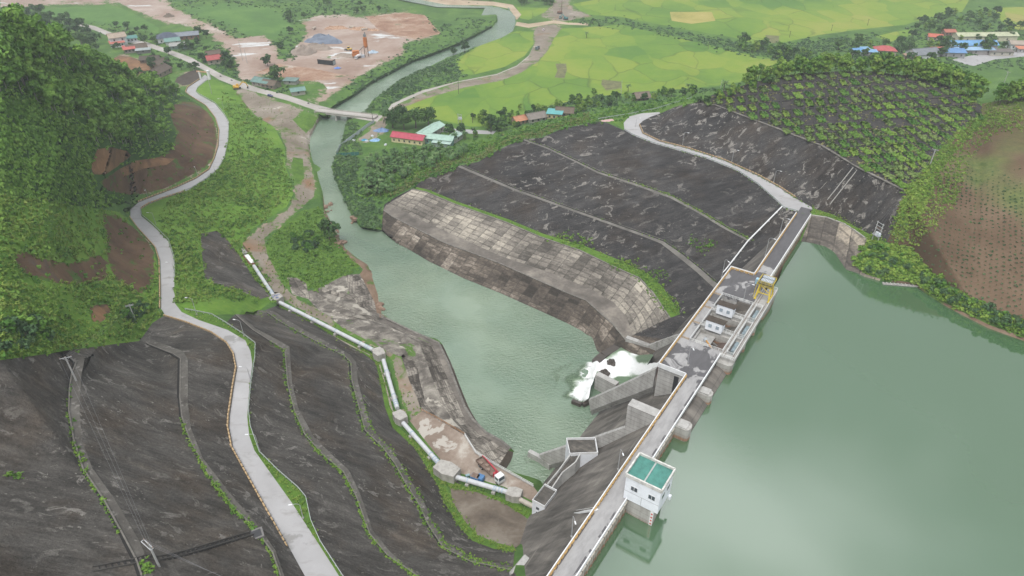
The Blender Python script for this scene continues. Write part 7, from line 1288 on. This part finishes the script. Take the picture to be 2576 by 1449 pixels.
def stuff(name, label, mat, X, smin, smax, T=CL, cat='ground cover', zs=1.0, tvar=.4):
    if len(X) == 0: return
    Vs, Fs, Ts, off_ = [], [], [], 0; X = np.asarray(X); pick = RNG.integers(0, len(T), len(X)); tn = fbm(X[:, :2], .06, 3, 5) * 1.1
    for k_ in range(len(T)):
        Y = X[pick == k_]
        if not len(Y): continue
        V, F, t_ = T[k_]; n = len(Y); a = RNG.uniform(0, 6.283, n); s = RNG.uniform(smin, smax, n) * RNG.uniform(.75, 1.2, n); ca, sa = np.cos(a)[:, None], np.sin(a)[:, None]
        W = np.stack([V[None, :, 0] * ca - V[None, :, 1] * sa, V[None, :, 0] * sa + V[None, :, 1] * ca, np.broadcast_to(V[None, :, 2] * zs, (n, len(V)))], 2) * s[:, None, None] + Y[:, None, :]
        Vs.append(W.reshape(-1, 3)); Fs.append((F[None] + (np.arange(n) * len(V))[:, None, None]).reshape(-1, 4) + off_); off_ += n * len(V); Ts.append(np.clip(t_[None] + tn[pick == k_][:, None] + RNG.uniform(-tvar, tvar, n)[:, None], 0, 1).ravel())
    o = mesh_np(name, np.concatenate(Vs), np.concatenate(Fs), mat, None, np.concatenate(Ts)); tag(o, label, cat, kind='stuff'); return o
# ---- individual trees
BR = [tree_proto('broadleaf_tree', 'dark leafy broadleaf tree', 'broadleaf trees', 3.6, 5.2, 2.2, 15, 26, .62, F_DARK, M_BARK, 300 + i) for i in range(4)]
FR = [tree_proto('forest_tree', 'tall green tree in the dense wood on the left hillside', 'trees of the left hillside wood', 3.5, 5.4, 3.2, 16, 26, .6, F_WOOD, M_PALEBARK, 330 + i, cone=.2, r=.16) for i in range(4)]
LT = [tree_proto('plantation_tree', 'light green tree', 'light green trees', 2.5, 5.6, 1.0, 15, 26, .52, F_LITE if i < 2 else F_MID, M_BARK, 360 + i, cone=.25, r=.14) for i in range(3)]
BIG = [tree_proto('large_tree', 'very large spreading dark tree', 'large trees by the mint green roofs', 6.4, 8.0, 4.0, 34, 34, .72, F_DARK, M_BARK, 390 + i, r=.5) for i in range(3)]
SH = [tree_proto('shrub', 'round bush', 'bushes', 1.7, 1.9, .1, 8, 22, .42, F_MID if i % 2 else F_BLUE, M_BARK, 400 + i, cat='shrub', r=.08) for i in range(4)]
def bed_proto(i):
    rng = np.random.default_rng(420 + i); t = empty('lattice_shrub', (0, 0, -500), 0, 'leafy shrub', 'shrub', 'shrubs in the lattice cells'); m = MB(); [m.tube([(x, y, -.2), (x * 1.1, y * 1.1, .7)], [.06, .03], 5) for x, y in ((-1, -1.5), (.9, -.6), (-.6, 1.2), (1, 1.8))]; m.build('stem', M_BARK, t)['kind'] = 'stuff'; n = 250
    C = np.stack([rng.uniform(-1.5, 1.5, n), rng.uniform(-3.7, 3.7, n), rng.uniform(.1, 1.0, n)], 1); C[:, 2] *= 1 + .5 * np.sin(C[:, 0] * 2 + i) * np.cos(C[:, 1] * 1.4); d = np.stack([C[:, 0] * .25, C[:, 1] * .12 - .2, np.ones(n)], 1)
    V, F, T = leaf_quads(C, d, .48 * rng.uniform(.6, 1.3, n), rng, np.clip(.45 + .2 * np.sin(C[:, 0] * 1.7 + i * 2) + rng.normal(0, .16, n), 0, 1)); mesh_np('crown', V, F, (F_MID, F_LSH, F_LSH, F_LITE)[i], t, T); return t
F_LSH = fol_mat('olive_leaves', (.05, .09, .024), (.10, .165, .04), (.18, .245, .07))
LS = [bed_proto(i) for i in range(4)]
PALM = [palm_proto(450 + i) for i in range(5)]
def tp(X, zmin=None): return [tuple(q) for q in X]
for (x, y, s, l_) in ((988, 322, 1.0, 'leftmost of the very large dark trees by the workshop yard'), (1016, 326, .9, 'large dark tree just behind the crimson roof'), (1046, 322, 1.1, 'tallest of the very large dark trees behind the crimson roof'), (1078, 316, .95, 'large dark tree beside the mint green wing'), (1012, 304, .85, 'large dark tree at the back, near the dirt road bend')):
    P = G(x, y); t = BIG[(x // 7) % 3]
    if t.name in plant.used: copy_thing(t, P, x * .1, s, l_)
    else: plant.used.add(t.name); t.location = P; t.scale = (s,) * 3; t['label'] = l_
for (x, y, s, l_) in ((674, 166, 1.25, 'single round dark tree in the muddy yard'), (700, 206, 1.7, 'broad dark tree behind the faded green roof'), (690, 210, 1.2, 'smaller dark tree beside the broad one behind the faded green roof'), (572, 160, 1.3, 'dark tree right of the pink red roof'), (580, 172, 1.3, 'dark tree in front of the pink red roof, by the road'), (512, 158, 1.1, 'dark tree left of the pink red roof'), (425, 140, 1.0, 'dark roadside tree on the bend of the village road'), (365, 112, 1.15, 'round tree at the roadside below the dark blue hip roof'), (500, 92, 1.2, 'dark tree at the right end of the long grey blue roof'), (520, 96, 1.1, 'dark tree beside the haul road, right of the long roof'), (1130, 344, 1.1, 'green tree in front of the mint green wing'), (1160, 340, 1.0, 'green tree beside the concrete village road'), (1235, 333, 1.5, 'round tree at the end of the concrete village road'), (1260, 330, 1.2, 'tree between the concrete road and the orange tiled house'), (830, 606, 1.5, 'upright dark tree on the grassy river bank'), (2478, 130, 1.9, 'big round dark tree in front of the bright blue roof'), (2415, 132, 1.2, 'dark tree between the two blue roofs'), (1868, 118, 1.6, 'tall dark bamboo clump in the paddies, left of the stream'), (1140, 140, 1.0, 'small round tree on the right river bank'), (1170, 132, 1.2, 'round tree on the right river bank by the paddy')):
    copy_thing(BR[(x // 3) % 4], G(x, y), x * .1, s, l_, 'single dark trees in the valley')
plant(BR, place(rand_in([(210, 62), (330, 72), (420, 92), (530, 92), (600, 150), (596, 180), (540, 164), (430, 118), (330, 96), (240, 66)], 30), ['grassland']), .6, 1.0, 'dark green tree among the houses of the left village', 'trees of the left village')
plant(BR, place(rand_in([(240, 110), (300, 122), (330, 138), (430, 150), (505, 178), (450, 196), (390, 205), (340, 196), (385, 182), (370, 158), (300, 138)], 22), ['grassland', 'forest_floor']), .55, .95, 'dark green tree among the houses of the left village', 'trees of the left village')
plant(BR, place(rand_in([(-60, 20), (110, 28), (200, 48), (235, 75), (262, 150), (200, 112), (120, 84), (0, 74), (-60, 70)], 62), ['grassland']), .8, 1.4, 'dark tree of the wood beyond the left ridge', 'trees beyond the left ridge')
plant(BR + SH, place(rand_in([(700, 45), (760, 20), (820, 5), (1000, 5), (1100, 30), (1060, 30), (900, 34), (760, 46), (735, 80), (745, 120), (690, 148), (700, 100)], 40), ['grassland']), .5, 1.0, 'dark bushy tree on the green rise around the quarry', 'trees around the quarry')
plant(BR, place(rand_in([(1120, -6), (1240, 2), (1400, -5), (1390, 16), (1290, 14), (1180, 6)], 26), ['grassland']), .7, 1.2, 'dark tree at the top edge beyond the river bend', 'trees beyond the river bend')
plant(BR[:2] + LT, place(rand_in([(1190, 300), (1300, 275), (1400, 262), (1480, 244), (1640, 232), (1760, 236), (1700, 252), (1560, 262), (1450, 284), (1300, 325), (1210, 350), (1180, 342)], 90), ['grassland', 'rice_field']), .55, .95, 'green tree in the wooded strip between paddies and dark terraces', 'trees of the strip below the paddies')
plant(BR + LT[1:2], place(rand_in([(2060, 135), (2150, 108), (2300, 62), (2430, 20), (2640, 30), (2640, 112), (2560, 150), (2400, 156), (2250, 162), (2100, 165), (1990, 160), (1940, 140)], 120), ['grassland']), .75, 1.35, 'dark tree shading the right village', 'trees of the right village')
plant(LT + BR[:1], place(rand_in([(1830, 112), (1900, 118), (2040, 140), (2100, 160), (1980, 170), (1900, 150), (1800, 122)], 24), ['grassland']), .9, 1.5, 'light green bamboo like tree between paddies and right village', 'light trees left of the right village')
belt = []
for i in range(130):
    x = random.uniform(1870, 2640); yr = np.interp(x, [p_[0] for p_ in RIDGE_R], [p_[1] for p_ in RIDGE_R]); belt.append((x, yr + random.uniform(-7, 7) + (4 if x > 2440 else 0)))
plant(LT, place(belt), .95, 1.6, 'light green tree of the belt along the right ridge', 'trees of the right ridge belt')
plant(BR + LT, place([(x_, y_) for x_, y_ in rand_in([(1880, 215), (1790, 240), (1755, 262), (1800, 262), (1880, 240), (1960, 205), (1960, 190)], 20)]), .4, .7, 'small tree on the left shoulder of the lattice slope', 'small trees left of the lattice slope')
# the wood on the left hillside: the three hundred nearest trees
fw = rand_in([(-60, 88), (60, 92), (120, 102), (200, 126), (260, 172), (330, 200), (410, 224), (455, 240), (470, 285), (430, 320), (340, 330), (250, 330), (160, 300), (80, 255), (-60, 260)], 235) + rand_in([(240, 330), (400, 312), (425, 335), (400, 362), (330, 380), (280, 395), (240, 375)], 30)
plant(FR[:3] + FR[:2] + FR, place(sorted(fw, key=lambda q: q[1]), ['forest_floor'], False), .8, 1.35)
plant(PALM, place(rand_in([(908, 478), (925, 405), (1000, 386), (1090, 380), (1175, 374), (1190, 392), (1140, 412), (1080, 432), (1030, 456), (985, 490), (930, 505)], 150), ['grassland']), .75, 1.15)
for x, y in ((1144, 358), (1170, 352), (1192, 346), (1580, 232), (1730, 232), (1475, 96), (1820, 230), (255, 98), (505, 78)): copy_thing(PALM[x % 5], G(x, y), x, 1.25, 'tall palm standing clear of the trees near the paddies' if x > 1300 else 'tall palm beside the mint green roofs' if x > 1000 else 'tall palm by the left village road', 'tall palms in the valley')
plant(SH, place(rand_in([(735, 585), (780, 570), (815, 590), (835, 625), (810, 655), (765, 650), (735, 620)], 22), None, False), .9, 1.5, 'big dark bush in the thicket between the track and the river', 'bushes of the river thicket')
plant(SH, place(rand_in([(2145, 650), (2172, 622), (2230, 622), (2290, 655), (2300, 690), (2240, 700), (2190, 690)], 34), None, False), .6, 1.0, 'leafy bush on the small headland by the reservoir', 'bushes on the reservoir headland')
sb = []
for i in range(70):
    k_ = random.uniform(0, 1); x = 2305 + k_ * 300; y = np.interp(x, [p_[0] for p_ in SHORE2], [p_[1] for p_ in SHORE2]); sb.append((x + random.uniform(-5, 5), y - random.uniform(3, 38) - 8 * k_))
plant(SH, place(sb, None, False), .55, 1.1, 'leafy bush above the reservoir bank below the farm field', 'bushes along the reservoir bank')
plant(SH, place(rand_in([(0, 815), (110, 815), (160, 850), (110, 872), (0, 880), (-40, 850)], 18), None, False), .9, 1.5, 'big bush at the edge above the dark left cutting', 'bushes above the left cutting')
plant(SH, place(rand_in([(305, 760), (395, 770), (395, 800), (340, 815), (310, 800)], 14), None, False), .7, 1.2, 'bush around the pale pole by the orange scar', 'bushes near the orange scar')
# lattice slope: ribs and one shrub per cell
lat = [p_ for z_, p_ in ZONES if z_ == 'lattice_soil'][0]; cells = []; lines = []; SX, SY = 28.5, 22.0
for i in range(-2, 28):
    for j in range(-4, 18): cells.append((1765 + (i + .5) * SX, 470 - (j + .5) * SY + (i - 9) * (-2.2)))
cells = np.array(cells); ins = pip(cells, lat); cells = cells[ins]
X = place([(x + random.uniform(-1.5, 1.5), y + random.uniform(-1.5, 1.5)) for x, y in cells if random.random() < .95], None, False)
plant(LS, X, .86, 1.08, stretch=True)
rb = MB(); o0 = G(2050, 300)
def inl(x, y): return pip(np.array([(x, y)]), lat)[0]
for i in range(-2, 29):
    pts = [(1765 + i * SX, 470 - j * SY * .5 + (i - 9.5) * (-2.2)) for j in range(-8, 36)]; pts = [q for q in pts if inl(*q)]
    for a, b in zip(pts[:-1], pts[1:]): rb.bar(G(*a) - o0 + Vector((0, 0, .12)), G(*b) - o0 + Vector((0, 0, .12)), 1.0, .3)
for j in range(-4, 19):
    pts = [(1765 + i * SX * .5, 470 - j * SY + (i * .5 - 9.5) * (-2.2)) for i in range(-4, 58)]; pts = [q for q in pts if inl(*q)]
    for a, b in zip(pts[:-1], pts[1:]): rb.bar(G(*a) - o0 + Vector((0, 0, .1)), G(*b) - o0 + Vector((0, 0, .1)), .7, .3)
o = rb.build('retaining_lattice', plain('dark_rib', (.040, .038, .037), .9, .2, var=.3)); o.location = o0; tag(o, 'dark concrete lattice frame covering the planted right slope', 'retaining lattice')
# ---- ground cover (nobody could count it)
zi_all = None
HARD = [ZID[z_] for z_ in ('concrete_road', 'village_road', 'bench_path', 'terrace_bench', 'platform_floor', 'lower_revetment', 'upper_revetment', 'reservoir_bed', 'upstream_apron')]
def cover(poly, n, zones, jit=4.5):
    Q = np.array(rand_in(poly, n)); Q = Q[np.isin(zone_at(Q), [ZID[z_] for z_ in zones])]; Q = Q + RNG.normal(0, jit, Q.shape); return place(Q[~np.isin(zone_at(Q), HARD)], None, False)
ALLL = [(-100, 480), (450, 480), (700, 180), (900, 600), (760, 800), (420, 830), (-100, 920)]
stuff('young_plantation', 'low even rows of young trees covering the left hillside', F_WOOD, cover([(-80, 250), (80, 250), (170, 300), (250, 335), (240, 380), (225, 440), (240, 470), (300, 500), (330, 505), (240, 530), (0, 500), (-80, 500)], 2300, ['forest_floor']), .8, 1.25, CL, 'young trees', 1.5)
stuff('undergrowth', 'green undergrowth beneath the left hillside wood', F_WOOD, cover([(-80, 85), (200, 120), (460, 235), (540, 300), (530, 400), (300, 440), (240, 330), (-80, 260)], 1500, ['forest_floor']), .7, 1.5, CL)
stuff('bush_cover', 'tangled green bushes covering the slopes around the left road', F_MID, np.concatenate([cover([(-100, 480), (330, 520), (410, 690), (400, 800), (350, 860), (-100, 920)], 1500, ['hill_grass']), cover([(445, 480), (575, 330), (560, 230), (640, 290), (735, 420), (735, 490), (620, 590), (690, 750), (520, 760), (440, 760), (400, 560)], 2100, ['hill_grass']), cover([(480, 470), (560, 400), (700, 380), (730, 480), (640, 520), (560, 540)], 500, ['hill_grass'])]), .45, 1.3, CL)
stuff('tall_grass', 'tufts of tall light grass on the slopes around the left road', F_GRASS, np.concatenate([cover([(-100, 480), (330, 520), (410, 690), (400, 800), (350, 860), (-100, 920)], 2600, ['hill_grass']), cover([(445, 480), (575, 330), (560, 230), (640, 290), (735, 420), (735, 490), (620, 590), (690, 750), (520, 760), (440, 760), (400, 560)], 2600, ['hill_grass'])]), .5, 1.1, TU)
stuff('sparse_weeds', 'scattered weeds on the bare brown landslips', F_MID, cover([(30, 280), (560, 280), (560, 500), (400, 760), (30, 740)], 420, ['bare_earth', 'dark_earth']), .4, .9, CS)
strip = cover([(420, 760), (640, 830), (660, 1000), (640, 1100), (1350, 1320), (1320, 1449), (850, 1449), (640, 1200), (600, 1100)], 2600, ['grass_strip']); strip = np.concatenate([strip, cover([(680, 740), (960, 880), (1130, 1180), (1350, 1300), (1300, 1400), (1140, 1330), (950, 960)], 2400, ['grass_strip']), cover([(1000, 460), (1720, 650), (1720, 800), (1600, 720)], 1200, ['grass_strip']), cover([(2030, 510), (2200, 590), (2190, 610), (2030, 550)], 450, ['grass_strip']), cover([(1500, 240), (1760, 240), (1760, 290), (1560, 330)], 300, ['grass_strip'])])
stuff('verge_grass', 'bright green grass along road verges, benches and pipe', F_GRASS, strip, .28, .62, TU, zs=.8)
def along_line(line, n, w_): 
    L_ = dens([(p_[0], p_[1]) for p_ in line], 4); return [(q[0] + random.gauss(0, w_), q[1] + random.gauss(0, w_)) for q in (random.choice(L_) for _ in range(n))]
bl = along_line(A_in[6:], 420, 2.6) + along_line(B_in[3:9], 120, 2.2) + along_line(C_in[2:], 800, 2.6) + along_line(D_in, 620, 3.0) + along_line(D_out[8:], 200, 3) + along_line(B1i, 220, 1.6) + along_line(B1i[4:], 200, 2) + along_line(B2i, 60, 1.4) + along_line(B2i[5:], 30, 2) + along_line(RRi[4:], 140, 1.6) + along_line(RRo[5:], 100, 1.2)
stuff('bench_weeds', 'bright weeds growing in the drains along the terrace benches', F_LITE, place(bl + bl[::2], None, False), .16, .44, CS)
stuff('bench_bushes', 'small bushes rooted in the dark cutting faces', F_MID, place(along_line([(178, 960), (180, 1010), (190, 1110), (232, 1225), (268, 1270)], 26, 3) + along_line([(20, 1195), (55, 1200)], 14, 5) + along_line([(355, 1415), (372, 1435)], 20, 6) + along_line(A_in[8:11], 60, 4) + [(x + random.gauss(0, 10), y + random.gauss(0, 7)) for x, y in [(1745, 610), (1770, 625), (1790, 615)] * 22], None, False), .35, .8, TU + CS)
scr = [(x + random.gauss(0, 14), y + random.gauss(0, 8)) for x, y in [(1560, 670), (1600, 680), (1625, 700), (1640, 720), (1660, 745), (1580, 665), (1460, 610), (1420, 598), (1650, 690), (1690, 770)] * 42]
stuff('slope_scrub', 'green scrub creeping over the lower dark terrace by the block slope', F_LITE, place(scr, None, False), .35, .85, CS)
stuff('track_weeds', 'weeds and grass patches on the dirt tracks of the left bank', F_GRASS, cover([(600, 215), (790, 290), (790, 470), (700, 600), (720, 720), (960, 870), (1060, 1030), (1030, 1050), (940, 890), (700, 760), (640, 600), (730, 480), (700, 320)], 550, ['dirt_track'], 3), .25, .6, TU)
stuff('spit_cover', 'grass and bushes over the spit between the track and the river', F_MID, cover([(690, 590), (800, 520), (835, 560), (915, 665), (870, 694), (800, 729), (715, 720), (668, 612)], 1500, ['grass_strip']), .4, 1.0, CL + TU)
stuff('river_bank_cover', 'green scrub along both banks of the river', F_BLUE, np.concatenate([cover([(850, 300), (900, 310), (905, 400), (900, 470), (960, 520), (955, 580), (900, 570), (840, 470), (830, 410)], 1100, ['grassland']), place(along_line(RIV_UL[:10], 520, 6), ['grassland'], False), place(along_line([(p_[0] + 4, p_[1] + 6) for p_ in RIV_UR[:11]], 620, 6), ['grassland'], False)]), .5, 1.5, CL)
stuff('terrace_edge_scrub', 'straw and green scrub along the edge above the dark terraces', F_DRY, place(along_line([(p_[0] - 4, p_[1] - 9) for p_ in V_[2:15]], 900, 5), ['grassland'], False), .5, 1.3, TU + CL)
stuff('terrace_back_scrub', 'dense green scrub behind the dark terraces', F_MID, cover([(905, 500), (960, 400), (1060, 378), (1240, 352), (1310, 320), (1450, 286), (1600, 262), (1740, 242), (1755, 258), (1520, 304), (1420, 318), (1320, 346), (1200, 400), (1060, 450), (990, 495)], 2500, ['grassland']), .7, 1.6, CL)
stuff('valley_scrub', 'scrub and rough green crops over the valley floor', F_BLUE, np.concatenate([cover([(430, -10), (1240, -10), (1240, 60), (1060, 160), (900, 240), (760, 160), (690, 140), (560, 90), (430, 20)], 3400, ['grassland']), cover([(200, 40), (600, 130), (760, 240), (600, 210), (300, 110)], 900, ['grassland']), cover([(1400, 50), (1560, 70), (1960, 155), (2200, 95), (2100, 95), (1960, 110), (1880, 112), (1740, 85), (1560, 48)], 1100, ['grassland']), cover([(1900, 200), (1760, 240), (1500, 245), (1300, 275), (1260, 320), (1150, 330), (1260, 335), (1450, 285), (1700, 245), (1800, 225), (2000, 172), (2576, 170), (2576, 20), (2400, 30), (2250, 80), (2040, 110)], 2600, ['grassland']), cover([(1000, 190), (1160, 130), (1180, 190), (1060, 230), (1000, 265), (950, 290)], 700, ['grassland'])]), .8, 2.0, CS, zs=.8)
stuff('shore_cover', 'dense greenery along the right shore of the reservoir', F_LITE, cover([(2140, 640), (2200, 590), (2300, 620), (2620, 820), (2700, 900), (2400, 770), (2300, 715), (2160, 690)], 1700, ['shore_grass']), .5, 1.3, CL)
stuff('lattice_weeds', 'straw coloured weeds between the lattice shrubs', F_DRY, place(rand_in(lat, 1100), ['lattice_soil'], False), .4, .9, TU + CS)
stuff('field_edge_scrub', 'light scrub between the lattice slope and the farm field', F_LITE, cover([(2271, 480), (2300, 455), (2400, 335), (2470, 285), (2500, 290), (2430, 350), (2360, 430), (2310, 560), (2260, 605), (2240, 600)], 1300, ['farm_soil']), .35, .95, CL)
crop = []
for i in range(-10, 130):
    for j in range(-10, 130): crop.append((140 + i * 1.9 + (j % 2) * .9 + random.uniform(-.3, .3), 150 + j * 1.9 + random.uniform(-.3, .3)))
crop = np.array(crop); cp = np.array([px_of((x, y, 12.0)) for x, y in crop])
# crop rows laid on the field: pixel of the plan point at its own height (two passes)
for _ in range(3): z_ = tin_z(cp); z_ = np.where(np.isnan(z_), 12, z_); cp = np.array([px_of((x, y, zz)) for (x, y), zz in zip(crop, z_)])
farm = [p_ for z__, p_ in ZONES if z__ == 'farm_soil'][0]; m_ = pip(cp, farm) & (fbm(crop, .03, 3, 9) > -.3); Xc = np.stack([crop[m_][:, 0], crop[m_][:, 1], z_[m_]], 1)
stuff('crop_rows', 'small green crop plants in rows on the brown farm field', F_BLUE, Xc, .32, .6, CS, 'crop')
stuff('farm_weeds', 'green weeds on the farm slope', F_GRASS, np.concatenate([cover([(2300, 450), (2420, 330), (2480, 262), (2540, 300), (2440, 400), (2400, 520), (2300, 620), (2240, 600)], 1800, ['farm_soil']), cover([(2470, 262), (2620, 240), (2640, 330), (2520, 330)], 500, ['farm_soil'])]), .3, .75, TU + CS)
for g_ in (BR, FR, LT, BIG, SH, LS, PALM):
    for t in g_:
        if t.name not in plant.used and t.location.z < -400:
            for c0 in kids(t): bpy.data.objects.remove(c0)
            bpy.data.objects.remove(t)
# ================================================================ AIR
k = N('haze_air'); k.t.nodes.remove(k.b); pv = k.n('ShaderNodeVolumePrincipled'); pv.inputs['Color'].default_value = (.82, .87, .92, 1); pv.inputs['Density'].default_value = HAZE; pv.inputs['Anisotropy'].default_value = .1; k.t.links.new(pv.outputs[0], k.out.inputs['Volume'])
o = MB().b2(-9000, 9000, -600, 9000, -62, CAM_H + 40).build('haze', k.m); tag(o, kind='stuff')
